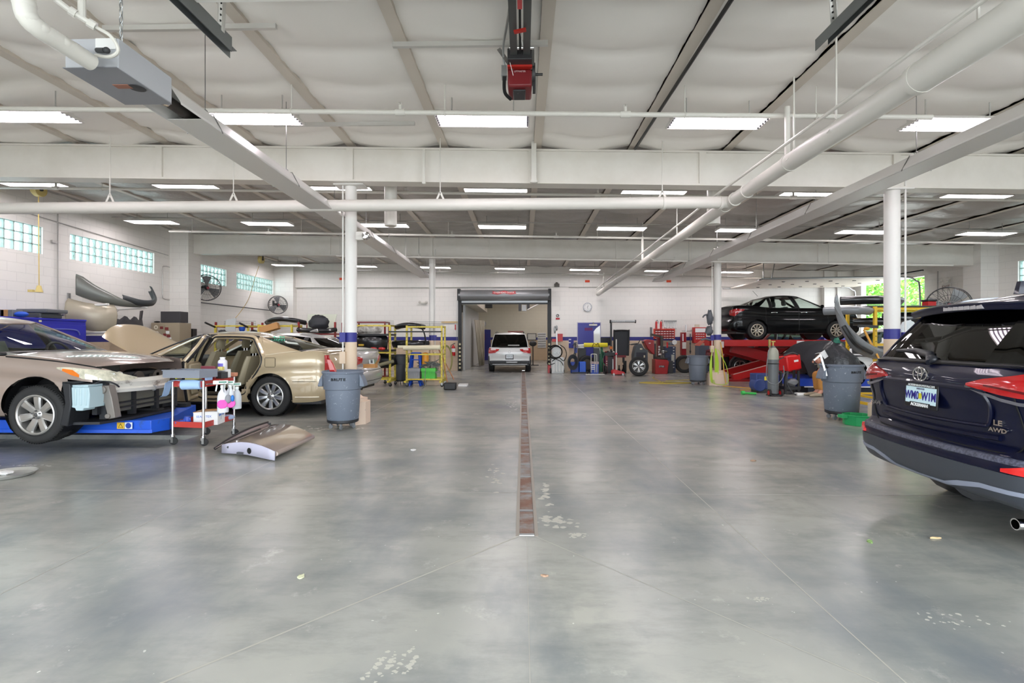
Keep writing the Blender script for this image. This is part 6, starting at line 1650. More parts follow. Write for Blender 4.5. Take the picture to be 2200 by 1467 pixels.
# ---- tan cabinet with stickers
t = thing('metal_cabinet', 'tan metal cabinet with stickers, in front of the left pilaster', 'cabinet', (-10.25, 14.45, 0))
m = MB(); m.box((-10.66, 14.2, 0), (-9.84, 14.72, 1.87)); m.build('body', M('cabinet_tan', '9f927c', .5), t, world=True, bevel=.01)
for a, b in ((-10.64, -10.26), (-10.24, -9.86)): m = MB(); m.box((a, 14.185, .05), (b, 14.2, 1.80)); m.build('door', M('cabinet_tan'), t, world=True, bevel=.004)
stc = [M('sticker_cream', 'e6e0cf', .6), M('sticker_maroon', '7d2f2f', .6), M('sticker_white', 'e3e3e3', .6)]
for k, (px, py, w, s) in enumerate(((335, 703, .07, 0), (329, 718, .06, 0), (337, 716, .06, 0), (347, 704, .09, 1), (358, 706, .1, 1), (360, 714, .1, 2), (354, 719, .09, 1), (362, 722, .1, 1), (357, 729, .08, 1), (365, 727, .08, 2))):
    q = at(px, py, 14.18); m = MB()
    if s == 0: m.lathe([(.03, 0), (.045, .004), (.06, 0)], 18, Matrix.Translation(q) @ Matrix.Rotation(pi / 2, 4, 'X'))
    else: m.cbox(q, (w, .004, w * .8))
    m.build('sticker', stc[s], t, world=True)
boxitem('speaker_box', 'black slatted box on top of the tan metal cabinet', 'box', (345, 669, 387, 693), 14.3, .35, M('box_charcoal', '3b3a3d', .5))
m = MB(); q = at(335, 692, 14.3); m.blob((q.x, 14.35, 1.90), .09, .06, .025); item('tool', 'small dark tool on top of the tan metal cabinet', 'tool', m, black)
boxitem('caddy', 'black tool caddy left of the first yellow rack', 'caddy', (401, 706, 414, 722), 14.9, .2, black, foot=True)
# ---- wall fans
def wall_fan(label, c, r, face, arm):
    t = thing('wall_fan', label, 'fan', tuple(c), 0, 'round wall fans'); q = Vector((0, 0, 1)).rotation_difference(Vector(face)).to_matrix().to_4x4()
    m = MB(); m.T = q
    for z, rr in ((0, r), (.07, r * .98), (-.07, r * .98)): m.torus((0, 0, z), (0, 0, 1), rr, .009, 36, 5)
    for k in range(24):
        a = 2 * pi * k / 24
        m.tube([(.07 * cos(a), .07 * sin(a), .10), (r * .6 * cos(a + .15), r * .6 * sin(a + .15), .105), (r * .98 * cos(a + .3), r * .98 * sin(a + .3), .06)], .0035, 4); m.tube([(.07 * cos(a), .07 * sin(a), -.10), (r * .98 * cos(a), r * .98 * sin(a), -.06)], .0035, 4)
    m.torus((0, 0, .105), (0, 0, 1), r * .55, .004, 30, 4); m.build('cage', M('fan_black', '2a2b2d', .5), t)
    m = MB(); m.T = q
    for k in range(3):
        a = 2 * pi * k / 3 + .4; m.slab([[(s * cos(a + w), s * sin(a + w), .03 * w * 2) for w in (-.42, 0, .42)] for s in (.07, r * .5, r * .92)], (0, 0, .004))
    m.build('blade', M('fan_blade_grey', '77797a', .4, .3), t, smooth=60)
    m = MB(); m.T = q; m.cyl((0, 0, -.24), (0, 0, -.04), .085, 18); m.cyl((0, 0, -.04), (0, 0, .115), .04, 14); m.build('motor', M('fan_black'), t)
    m = MB(); m.T = q; m.cyl((0, 0, .113), (0, 0, .12), .045, 16); m.build('badge', M('fan_badge', '8a2f3a', .5), t)
    m = MB()
    a, b = Vector(arm[0]) - c, Vector(arm[1]) - c
    m.bar(a, b, .03, .05); m.bar(a + Vector((0, 0, .28)), b, .02, .03); m.box(a + Vector((-.02, -.05, -.06)), a + Vector((.02, .05, .36))); m.build('bracket', M('fan_black'), t)
c1 = at(444, 618, 16.5); wall_fan('black wall fan in front of the glass block window past the left pilaster', c1, .43, (.75, -.62, -.1), ((-10.7, 16.35, c1.z - .25), (c1.x - .12, c1.y + .15, c1.z)))
c2 = at(597, 655, 21.0); wall_fan('black wall fan in the far left corner with a red badge', c2, .38, (.7, -.7, 0), ((-10.62, 21.2, c2.z - .16), (c2.x - .12, c2.y + .12, c2.z)))
m = MB(); a, b = at(408, 647, 16.0), at(580, 667, 21.3); m.tube([(XL + .06, 16.0, a.z), (XL + .06, 21.2, b.z)], .018, 6); item('wall_pipe', 'dark pipe running along the left wall between the two fans', 'pipe', m, M('dark_pipe', '4c4d50', .4, .5))
for i, pts in enumerate((((103, 455), (103, 690)), ((345, 545), (352, 540), (365, 540)), )):
    pass
m = MB(); m.tube([(XL + .03, 11.45, 1.7), (XL + .03, 11.45, 4.6)], .016, 6); m.box((XL, 11.3, 3.62), (XL + .05, 11.42, 3.68)); item('wall_conduit', 'grey conduit running up the left wall between the first two windows', 'conduit', m, conduit)
m = MB(); m.tube(smooth_path([(XL + .03, 15.15, 3.6), (XL + .03, 14.95, 3.6), (XL + .03, 14.85, 3.5), (XL + .03, 14.85, 2.75), (XL + .03, 14.9, 2.62), (XL + .03, 15.15, 2.6)], 5), .014, 6); item('wall_conduit', 'looped grey conduit beside the left pilaster', 'conduit', m, conduit)
m = MB(); m.tube([(XL + .03, 9.4, 4.22), (XL + .03, 15.1, 3.95)], .01, 5); item('wall_conduit', 'thin conduit sloping along the top of the left wall', 'conduit', m, conduit)
# ================================================================ along the back wall
def ibox(name, label, cat, px, Y, d, mat, foot=False, bevel=.004, group=None):
    return boxitem(name, label, cat, px, Y, d, mat, bevel, group, foot)
def pb(par, name, px, Y, d, mat, foot=False, bevel=.003):
    lo, hi = bb(*px, Y, d)
    if foot: lo = (lo[0], lo[1], 0)
    return MB().box(lo, hi).build(name, mat, par, world=True, bevel=bevel)
def base(px, Y): p = at(px, 727, Y); return (p.x, Y, 0)
# rolling door in the middle opening
t = thing('door_2', 'grey rolling steel door wound up above the middle opening', 'door', ((OP[0] + OP[1]) / 2, YB, 0)); t['kind'] = 'structure'
mid = M('roller_grey', '8a8b8c', .4, .4)
m = MB(); m.lathe([(.0, -1.98), (.235, -1.98), (.235, 1.93), (0, 1.93)], 32, Matrix.Translation((-.79, YB - .27, 3.29)) @ Matrix.Rotation(pi / 2, 4, 'Y')); m.build('drum_hood', mid, t, world=True)
m = MB(); m.box((OP[0], YB - .12, 2.98), (OP[1], YB - .04, 3.07)); m.build('bottom_bar', galv, t, world=True); m = MB(); m.box((OP[0], YB - .1, 2.91), (OP[1], YB - .06, 2.98)); m.build('rubber_edge', trimblk, t, world=True)
for x in (OP[0] - .03, OP[1] + .03):
    m = MB(); m.box((x - .08, YB - .14, 0), (x + .08, YB - .001, 3.1)); m.build('guide', M('guide_black', '262729', .5), t, world=True)
    m = MB()
    for k in range(14): m.m = k % 2; m.box((x - .03 if x < 0 else x - .05, YB - .15, .02 + k * .085), (x + .05 if x < 0 else x + .03, YB - .139, .105 + k * .085))
    m.build('hazard_stripe', [gap, M('hazard_cream', 'cfc7a2', .6)], t, world=True, smooth=0)
    m = MB(); m.box((x - .06, YB - .5, 3.05), (x + .06, YB - .05, 3.55)); m.build('end_bracket', black, t, world=True)
m = MB(); q = at(1083, 628, YB - .52); m.prism([(q.x + a, q.z + b) for a, b in ((-.52, .06), (-.3, .02), (0, .07), (.3, .02), (.52, .06), (.46, 0), (.53, -.05), (.3, -.09), (0, -.04), (-.3, -.09), (-.53, -.05), (-.46, 0))], YB - .515, YB - .505, 'xz'); m.build('sign', M('sign_red', 'b53038', .5), t, world=True)
text('OVERHEAD DOOR', .105, paper, t, FACE((q.x + .79, -.52, q.z - .015)))
for xx, zz in ((-2.86, 1.3), (-2.8, 1.2)):
    m = MB(); m.cyl((xx, YB - .3, 3.1), (xx + (.0 if xx < -2.83 else .0), YB - .3, zz), .006, 4); m.build('pull_chain', galv, t, world=True)
# the next bay
m = MB(); rows = []
for i in range(25):
    s = i / 24; rows.append([(-2.42 + .42 * s + .0 * z, 25 + 1.2 * s + .05 * sin(i * 1.9), z) for z in (.05, .8, 1.6, 2.35)])
rows = [[(x + (.25 * (1 - z / 2.4) if i < 12 else -.0), y, z) for x, y, z in r] for i, r in enumerate(rows)]
m.grid(rows); item('curtain', 'hanging beige welding curtain inside the next bay', 'curtain', m, M('curtain_beige', 'a59d8b', .6), solid=.01, smooth=60)
t = thing('door_4', 'navy door at the far left end of the next bay', 'door', base(1042, 32.95)); t['kind'] = 'structure'
pb(t, 'leaf', (1031, 708, 1054, 775), 32.93, .05, navy, True); pb(t, 'sign', (1033, 717, 1042, 731), 32.92, .01, M('door_red_sign', '6e2340', .6)); pb(t, 'closer', (1032, 710, 1038, 712), 32.85, .06, paper)
def clock(label, c, r):
    t = thing('wall_clock', label, 'clock', tuple(c)); T = Matrix.Rotation(pi / 2, 4, 'X')
    m = MB(); m.lathe([(0, .0), (r, 0), (r, .03), (r * .93, .035), (r * .9, .02), (0, .02)], 32, T); m.build('case', M('clock_rim', '9aa1ad', .4), t); m = MB(); m.lathe([(0, .021), (r * .9, .021)], 32, T); m.build('dial', paper, t)
    for k in range(12):
        a = pi / 2 - 2 * pi * (k + 1) / 12; text(str(k + 1), r * .26, gap, t, FACE((r * .72 * cos(a), -.023, r * .72 * sin(a))), 'numeral')
    m = MB(); m.bar((0, -.026, -.02), (r * .42 * cos(1.15), -.026, r * .42 * sin(1.15)), .012, .004, (0, 1, 0)); m.bar((0, -.028, 0), (r * .1, -.028, -r * .5), .009, .004, (0, 1, 0)); m.build('hand', gap, t)
clock('round white wall clock on the back wall right of the rolling door', at(1262, 659.5, YB - .04), .19)
clock('round white wall clock at the far end of the next bay', at(1038, 696, 32.9), .19)
ibox('projector', 'black box hanging from the ceiling of the next bay', 'projector', (1040, 650, 1057, 661), 27, .5, black)
m = MB(); q = at(1048, 650, 27.2); m.cyl((q.x, 27.2, q.z), (q.x, 27.2, 4.4), .02, 6); item('hanging_rod', 'thin rod holding the black box in the next bay', 'rod', m, black)
t = thing('door_operator', 'grey door operator on the ceiling of the next bay', 'door operator', tuple(at(1126, 668, 28)))
pb(t, 'motor', (1121, 655, 1131, 668), 28, .4, galv); pb(t, 'frame', (1114, 650, 1120, 668), 28.1, .2, dkgrey); pb(t, 'frame', (1132, 650, 1138, 664), 28.1, .2, dkgrey)
m = MB(); a, b = at(1134, 665, 28), at(1160, 652, 27.6); m.cyl(a, b, .035, 8); m.cyl(b, b + Vector((0, 0, .4)), .03, 8); m.build('arm', white, t, world=True)
for x in (1123, 1129): 
    q = at(x, 655, 28.2); m = MB(); m.cyl((q.x, 28.2, q.z), (q.x, 28.2, 4.4), .015, 5); m.build('hanger', steel, t, world=True)
t = thing('picture', 'framed pale picture on the far wall of the next bay', 'picture', tuple(at(1143, 731, 32.9))); pb(t, 'frame', (1132.5, 716, 1152.5, 731), 32.95, .04, dkgrey); pb(t, 'print', (1134, 717.5, 1151, 729.5), 32.93, .03, M('picture_print', 'cfcdc2', .5))
t = thing('storage_rack', 'white pigeon-hole board on the far wall right of the picture', 'board', tuple(at(1164, 747, 32.9)))
pb(t, 'board', (1155, 715, 1173, 747), 32.95, .04, paper)
m = MB()
for k in range(6): lo, hi = bb(1155.6, 717 + k * 5, 1172.4, 717.9 + k * 5, 32.9, .06); m.box(lo, hi)
m.build('slot', M('slot_grey', '77797a', .6), t, world=True)
m = MB(); q = Vector(base(1145, 26.5)); m.cyl(q + Vector((0, 0, .03)), q + Vector((0, 0, 1.05)), .03, 8); m.blob(q + Vector((0, 0, 1.15)), .2, .15, .15, seed=3); m.bar(q + Vector((-.3, 0, .02)), q + Vector((.3, 0, .02)), .05, .04); item('floor_fan', 'dark stand with a round head beside the white minivan', 'fan', m, dkgrey)
# blue man door
t = thing('door_1', 'navy blue steel door in the back wall', 'door', base(1265.5, YB)); t['kind'] = 'structure'
pb(t, 'frame', (1240, 692, 1291, 798), YB - .03, .03, M('door_frame_pale', 'b9b6c6', .5), True); pb(t, 'leaf', (1241.5, 693.5, 1289.5, 797), YB - .05, .04, M('door_navy', '34378f', .4), True); pb(t, 'closer', (1266, 696, 1283, 699.5), YB - .12, .08, offwhite)
pb(t, 'sign', (1256, 704, 1273, 710), YB - .055, .005, M('faded_red_sign', '6b3066', .7)); m = MB(); m.cyl(at(1275, 692.5, YB - .1), at(1275, 696, YB - .1), .03, 8); m.build('closer_arm', steel, t, world=True)
t = thing('warning_sign', 'white and red no-entry notice on the pilaster right of the rolling door', 'sign', tuple(at(1198, 687, YB - .12))); pb(t, 'board', (1193, 674, 1203.5, 687), YB - .115, .01, paper)
m = MB(); m.torus(at(1198, 678, YB - .118), (0, 1, 0), .055, .012, 20, 6); m.bar(at(1196, 680, YB - .12), at(1200, 676, YB - .12), .015, .004, (0, 1, 0)); m.build('symbol', gap, t, world=True); pb(t, 'red_band', (1194, 682.5, 1202.5, 686.5), YB - .12, .004, M('sign_red', 'b53038'))
# refrigerant / fluid machine and its hoses
t = thing('service_machine', 'tall white fluid service machine draped with black hoses', 'service machine', base(1198, 20.6))
pb(t, 'base', (1185, 768, 1212, 801), 20.5, .5, M('machine_white', 'dcdedd', .4), True, .02); pb(t, 'tower', (1186, 742, 1205, 768), 20.6, .35, M('machine_white'), False, .05)
m = MB(); a = at(1197, 770, 20.75); m.bar(a, at(1196, 716, 20.75), .07, .05); m.blob(at(1192, 708, 20.75), .05, .05, .17); m.blob(at(1196, 704, 20.75), .05, .05, .12); m.build('mast', galv, t, world=True)
m = MB(); c = at(1194, 756, 20.45)
for r, dx in ((.26, 0), (.23, .02), (.28, -.03)): m.torus(c + Vector((dx, 0, 0)), (0, 1, .1), r, .018, 28, 6)
m.tube(smooth_path([at(1203, 741, 20.45), at(1213, 748, 20.4), at(1217, 762, 20.4), at(1211, 775, 20.4), at(1200, 768, 20.42), at(1186, 776, 20.42)], 6), .016, 6); m.tube(smooth_path([at(1186, 768, 20.4), at(1204, 776, 20.4), at(1210, 785, 20.4)], 5), .014, 6); m.tube(smooth_path([at(1186, 770, 20.42), at(1176, 778, 20.4), at(1180, 784, 20.4), at(1192, 780, 20.4)], 5), .014, 6)
m.build('hose', gap, t, world=True)
m = MB()
for x in (1193, 1200): m.torus(at(x, 758, 20.55), (0, 1, 0), .045, .014, 18, 6)
m.build('gauge', steel, t, world=True)
for x in (1188, 1194, 1200, 1206): pb(t, 'filter_bottle', (x, 776, x + 3.5, 799), 20.42, .08, M('filter_white', 'eeeeea', .3), False, .02)
for x in (1183.5, 1211): 
    q = at(x, 796, 20.55); m = MB(); m.cyl((q.x - .03, 20.6, .1), (q.x + .03, 20.6, .1), .1, 18); m.build('wheel', rubber, t, world=True)
ibox('oil_bin', 'red wall bin on the pilaster behind the white service machine', 'bin', (1198, 717, 1209, 733.5), YB - .35, .22, red)
ibox('oil_bin', 'small red wall tray left of the red wall bin', 'tray', (1186, 728, 1195, 734), YB - .3, .15, red)
ibox('jack_stand', 'red bar standing at the foot of the white service machine', 'stand', (1177, 784, 1183, 801), 20.7, .15, red, True)
ibox('board', 'pale plank leaning by the white service machine', 'plank', (1213, 770, 1219, 799), 20.9, .05, M('plank_pale', 'cdbfa5', .7), True)
t = thing('notice_board', 'blue notice case on the back wall left of the navy door', 'notice case', tuple(at(1223, 748, YB - .1))); pb(t, 'board', (1215.5, 726.5, 1232.5, 747.5), YB - .08, .08, M('poster_blue', '2a2f8f', .5)); pb(t, 'header', (1220, 728, 1227, 730), YB - .09, .01, paper); pb(t, 'text_strip', (1220, 735, 1226, 737), YB - .09, .01, paper)
t = thing('pressure_washer', 'blue and black welder cart with a big coil of dark hose', 'welder', base(1235, 20.4))
pb(t, 'body', (1227, 778, 1244, 800), 20.5, .4, M('washer_blue', '26449c', .45), True, .03); pb(t, 'handle_post', (1234, 737, 1238, 780), 20.75, .05, dkgrey); pb(t, 'blue_box', (1234, 747, 1240, 758), 20.6, .15, M('washer_blue'))
m = MB(); c = at(1231, 778, 20.3)
for k in range(7): m.tube([(c.x + (.2 - .014 * k) * cos(a) , 20.3 + .02 * k, c.z + (.30 - .022 * k) * sin(a)) for a in [q * pi / 12 for q in range(24)]], .022, 6, closed=True)
m.tube(smooth_path([at(1231, 765, 20.3), at(1237, 748, 20.4), at(1236, 738, 20.5), at(1230, 742, 20.4)], 5), .016, 6); m.build('hose', M('hose_dark', '23262e', .5), t, world=True)
m = MB(); m.blob(at(1236, 739, 20.6), .06, .05, .08); m.torus(at(1237, 740, 20.55), (0, 1, 0), .09, .015, 20, 6); m.build('gauge', grey, t, world=True)
m = MB(); m.bar((at(1228, 800, 20.5).x, 20.3, .04), (at(1266, 800, 20.5).x, 20.4, .04), .05, .05); m.build('base_frame', dkgrey, t, world=True)
ibox('bucket', 'bright blue plastic bucket right of the hose coil', 'bucket', (1245, 777, 1259, 796.5), 20.5, .3, M('bucket_blue', '2463d8', .4), True, .02)
def tyre(label, c, r, w, ax, rim=None, n=5, style='twin', group=None):
    class K: pass
    k = K(); k.W = 0; k.rt = thing('loose_tyre', label, 'tyre', tuple(c), 0, group)
    q = Vector((0, -1, 0)).rotation_difference(Vector(ax)).to_euler(); 
    if rim: o = make_wheel(k, 0, -1, 0, r, w, r * .63, n, style, y=-w / 2)
    else:
        m = MB(); m.lathe([(r * .62, -w * .4), (r * .68, -w / 2), (r * .9, -w / 2), (r, -w * .35), (r, w * .35), (r * .9, w / 2), (r * .68, w / 2), (r * .62, w * .4)], 40, Matrix.Rotation(pi / 2, 4, 'X'), True); o = m.build('tread', rubber, k.rt)
        m = MB(); m.lathe([(r * .62, -w * .4), (r * .6, .0), (r * .62, w * .4)], 32, Matrix.Rotation(pi / 2, 4, 'X')); m.lathe([(0, -.02), (r * .4, -.02), (r * .6, 0)], 32, Matrix.Rotation(pi / 2, 4, 'X')); m.build('inner_rim', M('rusty_rim', '7d7264', .7, .3), k.rt)
    k.rt.rotation_euler = q
    return k.rt
q = Vector(base(1260, 20.9)); tyre('bare tyre standing behind the bright blue bucket', (q.x, 20.9, .36), .36, .22, (.3, -1, 0))
ibox('diagnostic_unit', 'black diagnostic unit with a pale shelf in front of the navy door', 'machine', (1243, 748, 1259, 776), 21.0, .4, black); ibox('shelf_unit', 'dark metal stand under the black diagnostic unit', 'stand', (1244, 776.5, 1258, 798), 21.1, .25, dkgrey, True)
ibox('paper_pile', 'white papers on top of the black diagnostic unit', 'papers', (1244, 744, 1255, 747.8), 20.95, .3, paper)
m = MB(); a, b = at(1254.5, 741, 20.2), at(1305, 741, 20.2); m.cyl(a, b, .085, 20); t = thing('air_tank', 'long bright yellow cylinder resting across the equipment', 'cylinder', tuple((a + b) / 2)); m.build('tank', M('bright_yellow', 'e6d52a', .35), t, world=True); m = MB(); m.cyl(at(1242, 742, 20.2), a, .04, 12); m.build('nozzle', paper, t, world=True)
m = MB(); m.tube(smooth_path([at(1272, 747, 20.08), at(1276, 737, 20.06), at(1281, 741, 20.05), at(1285, 737, 20.06), at(1288, 747, 20.08)], 5), .01, 6); m.build('strap', gap, t, world=True)
m = MB(); m.prism([(at(x, y, 20.6).x, at(x, y, 20.6).z) for x, y in ((1276, 760), (1275.5, 712), (1281, 705), (1289, 699), (1290, 760))], 20.6, 20.64, 'xz'); item('body_panel', 'tall white car panel leaning behind the yellow cylinder', 'car panel', m, wht)
ibox('floor_stand', 'stand with white brackets holding up the yellow cylinder', 'stand', (1276, 748, 1288, 800), 20.35, .2, M('stand_grey', '3d4145', .5), True)
ibox('dark_panel', 'dark instrument panel on the back wall right of the navy door', 'panel', (1291, 725, 1311, 742), YB - .1, .1, M('panel_black', '28282c', .4))
t = thing('hand_truck', 'white hand truck carrying a blue and white battery box', 'hand truck', base(1278, 20.0))
m = MB(); W_ = lambda x, y, Y=20.1: at(x, y, Y)
m.tube(smooth_path([W_(1270, 800), W_(1270, 765), W_(1271, 761), W_(1275, 760.5), W_(1280, 761), W_(1282, 765), W_(1282, 800)], 4), .018, 8); m.tube([W_(1278, 762, 20.0), W_(1278, 800, 20.0)], .014, 8); m.bar(W_(1258, 804, 19.8), W_(1299, 804, 19.8), .06, .03); m.build('frame', offwhite, t, world=True)
pb(t, 'battery_box', (1270, 778, 1286, 803), 20.1, .3, M('box_blue', '2a4fb0', .4), True, .01); pb(t, 'box_top', (1270, 777, 1286.5, 782), 20.08, .33, M('box_red_top', 'b09a98', .5)); 
for k in range(3): pb(t, 'print', (1271, 784 + 4 * k, 1278, 786 + 4 * k), 20.09, .005, paper)
for x in (1262, 1297): 
    q = at(x, 800, 19.9); m = MB(); m.cyl((q.x - .02, 19.9, .06), (q.x + .02, 19.9, .06), .06, 16); m.build('wheel', rubber, t, world=True)
q = Vector(base(1299, 20.5)); m = MB(); m.cyl((q.x - .05, 20.3, .16), (q.x + .05, 20.3, .16), .16, 22); item('pneumatic_tyre', 'black pneumatic wheel beside the red diagnostic cabinet', 'wheel', m, rubber)
t = thing('gas_cylinder', 'green cylinder cart with hoses between the battery box and the red cabinet', 'gas cylinder', base(1293, 20.6)); m = MB(); q = Vector(base(1291, 20.7)); m.lathe([(0, .05), (.09, .05), (.09, 1.0), (.05, 1.1), (.02, 1.16), (0, 1.16)], 18, Tz(q.x, 20.7, 0)); m.build('cylinder', M('cylinder_green', '1f5a3f', .4), t, world=True)
m = MB(); m.tube(smooth_path([at(1290, 750, 20.4), at(1298, 760, 20.4), at(1294, 775, 20.4), at(1300, 785, 20.4)], 5), .015, 6); m.tube(smooth_path([at(1288, 752, 20.45), at(1290, 770, 20.4), at(1291, 800, 20.4)], 5), .012, 6); m.build('hose', M('hose_green', '2f7a55', .5), t, world=True)
# alignment rig
t = thing('alignment_console', 'red and black wheel alignment cabinet with a tall overhead bar', 'machine', base(1312, 20.6))
pb(t, 'cabinet', (1301, 766, 1321, 800), 20.6, .5, M('console_black', '2c2a2e', .45), True, .01)
for x in (1300.5, 1318.5): pb(t, 'side', (x, 764, x + 5, 801), 20.55, .5, M('console_red', '7a1a22', .4), True, .01)
pb(t, 'top', (1299, 757, 1321, 765), 20.55, .5, dkgrey, False, .02); pb(t, 'name_strip', (1316, 771, 1318, 798), 20.53, .05, paper)
for k in range(5): pb(t, 'label', (1302.5, 775 + 5 * k, 1304.5, 777 + 5 * k), 20.54, .05, paper)
pb(t, 'post', (1311.5, 692, 1315, 760), 20.8, .08, black); m = MB(); m.cyl(at(1311, 690.5, 20.8), at(1365, 690.5, 20.8), .05, 14); m.build('overhead_bar', M('bar_silver', 'b7babc', .35, .4), t, world=True); m = MB(); m.cyl(at(1310, 690.5, 20.8), at(1312.5, 690.5, 20.8), .07, 14); m.cyl(at(1364, 690.5, 20.8), at(1366, 690.5, 20.8), .07, 14); m.build('bar_end', black, t, world=True)
text('HUNTER', .08, paper, t, FACE(at(1330, 690.5, 20.73) - Vector(t.location)), sx=1.6)
pb(t, 'orange_lamp', (1310, 744, 1316, 750), 20.5, .1, lamp_orange)
for k in range(5): 
    m = MB(); m.blob(at(1302 + 4 * k, 756 - k % 2, 20.6), .05, .05, .03, jit=.2, seed=k); m.build('tool', [redp, dkgrey, grey, black, paper][k], t, world=True)
t = thing('creeper_board', 'black padded creeper board standing upright behind the floor jack', 'creeper', base(1336, 20.8))
m = MB(); lo, hi = bb(1319.5, 711, 1351, 764, 20.8, .06); m.box(lo, hi); m.build('pad', M('creeper_black', '1d1e24', .5), t, world=True, bevel=.05)
m = MB(); m.tube(smooth_path([at(1319, 762, 20.78), at(1319, 714, 20.78), at(1322, 710, 20.78), at(1349, 710, 20.78), at(1351.5, 714, 20.78), at(1350, 764, 20.78)], 4), .028, 8); m.build('frame', black, t, world=True); pb(t, 'foot', (1324, 763, 1345, 768), 20.8, .1, M('console_red')); pb(t, 'leg', (1338, 767, 1342, 779), 20.8, .1, black); pb(t, 'prop', (1340, 775, 1346, 798), 20.9, .08, black, True)
t = thing('floor_jack', 'low red trolley jack with its white handle upright', 'jack', base(1328, 20.0)); m = MB(); a = at(1315, 807, 19.6); b = at(1341, 807, 19.6); m.prism([(a.x, .03), (b.x, .03), (b.x, .12), (b.x - .15, .16), (a.x + .1, .22), (a.x, .16)], 19.5, 19.85, 'xz'); m.build('frame', M('jack_red', 'c7262c', .35), t, world=True, bevel=.015); m = MB(); m.cyl(at(1324, 797, 19.9), at(1324, 729, 20.2), .024, 10); m.build('handle', offwhite, t, world=True); m = MB(); m.blob(at(1324, 760, 20.05), .05, .05, .05); m.build('grip_knob', M('pink_red', 'd8485a', .4), t, world=True)
for x in (a.x + .05, b.x - .07): m = MB(); m.cyl((x, 19.48, .04), (x, 19.87, .04), .04, 12); m.build('wheel', steel, t, world=True)
for k, x in enumerate((1328, 1339)):
    q = Vector(base(x, 20.7)); m = MB(); m.lathe([(.13, 0), (.12, .02), (.03, .2), (.02, .3), (.04, .31), (.04, .33), (0, .33)], 4, Tz(q.x, 20.7 if k else 20.5, 0)); item('axle_stand', ['black axle stand just behind the red trolley jack', 'black axle stand right of the red trolley jack'][k], 'axle stand', m, black)
# balancer, tyre changer and parts bins
t = thing('wheel_balancer', 'grey wheel balancer with a raised red hood', 'wheel balancer', base(1380, 20.3))
m = MB(); m.prism([(at(x, y, 20.3).x, at(x, y, 20.3).z) for x, y in ((1362, 797), (1362, 762), (1366, 745), (1371, 739), (1378, 738), (1384, 748), (1392, 753), (1392, 797))], 20.3, 20.8, 'xz'); m.v = [(x, y, max(z, 0)) for x, y, z in m.v]; m.build('cabinet', M('balancer_grey', '4a4f54', .5), t, world=True, bevel=.02)
pb(t, 'front_plate', (1367, 757, 1388, 771), 20.28, .05, M('balancer_dark', '2b2a36', .5)); pb(t, 'label', (1375, 748, 1380, 751), 20.28, .02, M('label_cream', 'ddd6b8', .6)); pb(t, 'label', (1383, 763, 1386, 768), 20.27, .02, M('label_cream'))
m = MB(); m.prism([(at(x, y, 20.5).x, at(x, y, 20.5).z) for x, y in ((1383, 733), (1391, 729), (1405, 731), (1406, 762), (1400, 759), (1390, 748))], 20.45, 20.95, 'xz'); m.build('hood', M('hood_red', '9c161a', .35), t, world=True, bevel=.03); pb(t, 'badge', (1394, 736.5, 1398, 738), 20.44, .02, paper)
m = MB(); m.cyl(at(1370, 738, 20.4), at(1356, 740, 20.4), .03, 10); m.cyl(at(1356, 740, 20.4), at(1350, 739, 20.4), .015, 8); m.blob(at(1382, 735, 20.4), .04, .04, .05); m.tube(smooth_path([at(1371, 738, 20.4), at(1376, 730, 20.4), at(1384, 727, 20.4)], 5), .016, 6); m.build('arm', dkgrey, t, world=True)
p = gnd(1374, 808); tyre('alloy wheel with its tyre propped against the wheel balancer', (p.x, p.y + .12, .36), .365, .24, (-.25, -1, .12), True, 6, 'twin')
t = thing('tyre_changer', 'red tyre changing machine with a tall arm', 'tyre changer', base(1423, 20.3))
m = MB(); a, b = at(1408, 801, 20.2), at(1434, 801, 20.2); z1 = at(1408, 772, 20.2).z; m.prism([(a.x, 0), (b.x, 0), (b.x + .06, z1 - .1), (b.x, z1 - .02), (a.x, z1)], 20.2, 20.75, 'xz'); m.build('base', M('changer_red', 'ab1a1d', .35), t, world=True, bevel=.015); pb(t, 'name_strip', (1416, 785, 1428, 789.5), 20.185, .02, M('strip_dark', '3a1c22', .5)); text('3700', .09, paper, t, FACE(at(1421, 787.3, 20.18) - Vector(t.location)), sx=1.2)
m = MB(); q = at(1421, 771, 20.5); m.lathe([(0, 0), (.24, 0), (.26, .03), (.12, .06), (.1, .16), (0, .16)], 24, Tz(q.x, 20.5, z1)); m.build('turntable', M('changer_dark', '4b4742', .5, .4), t, world=True)
pb(t, 'post', (1405, 738, 1409.5, 777), 20.85, .12, dkgrey); pb(t, 'column', (1413, 726, 1419, 772), 20.85, .2, M('console_red')); m = MB(); m.bar(at(1398, 718, 20.8), at(1422, 724, 20.8), .08, .08); m.bar(at(1407, 765, 20.7), at(1418, 774, 20.6), .06, .05); m.bar(at(1421, 722, 20.7), at(1422, 756, 20.7), .1, .1); m.blob(at(1417, 768, 20.55), .1, .08, .08); m.build('arm', M('changer_dark'), t, world=True); pb(t, 'tower', (1397.5, 703, 1401.5, 724), 20.85, .1, grey)
for k in range(4): pb(t, 'gauge', (1414.5, 743 + 5.5 * k, 1419.5, 747 + 5.5 * k), 20.83, .03, paper)
m = MB(); m.torus(at(1425, 756, 20.5), (0, .3, 1), .14, .02, 20, 6); m.build('bead_ring', steel, t, world=True)
t = thing('parts_bins', 'red wall rack of small parts bins in four rows', 'bin rack', tuple(at(1429, 728, YB - .1)))
pb(t, 'frame', (1405, 706, 1450, 728), YB - .1, .1, M('bin_red_frame', 'd5402c', .45))
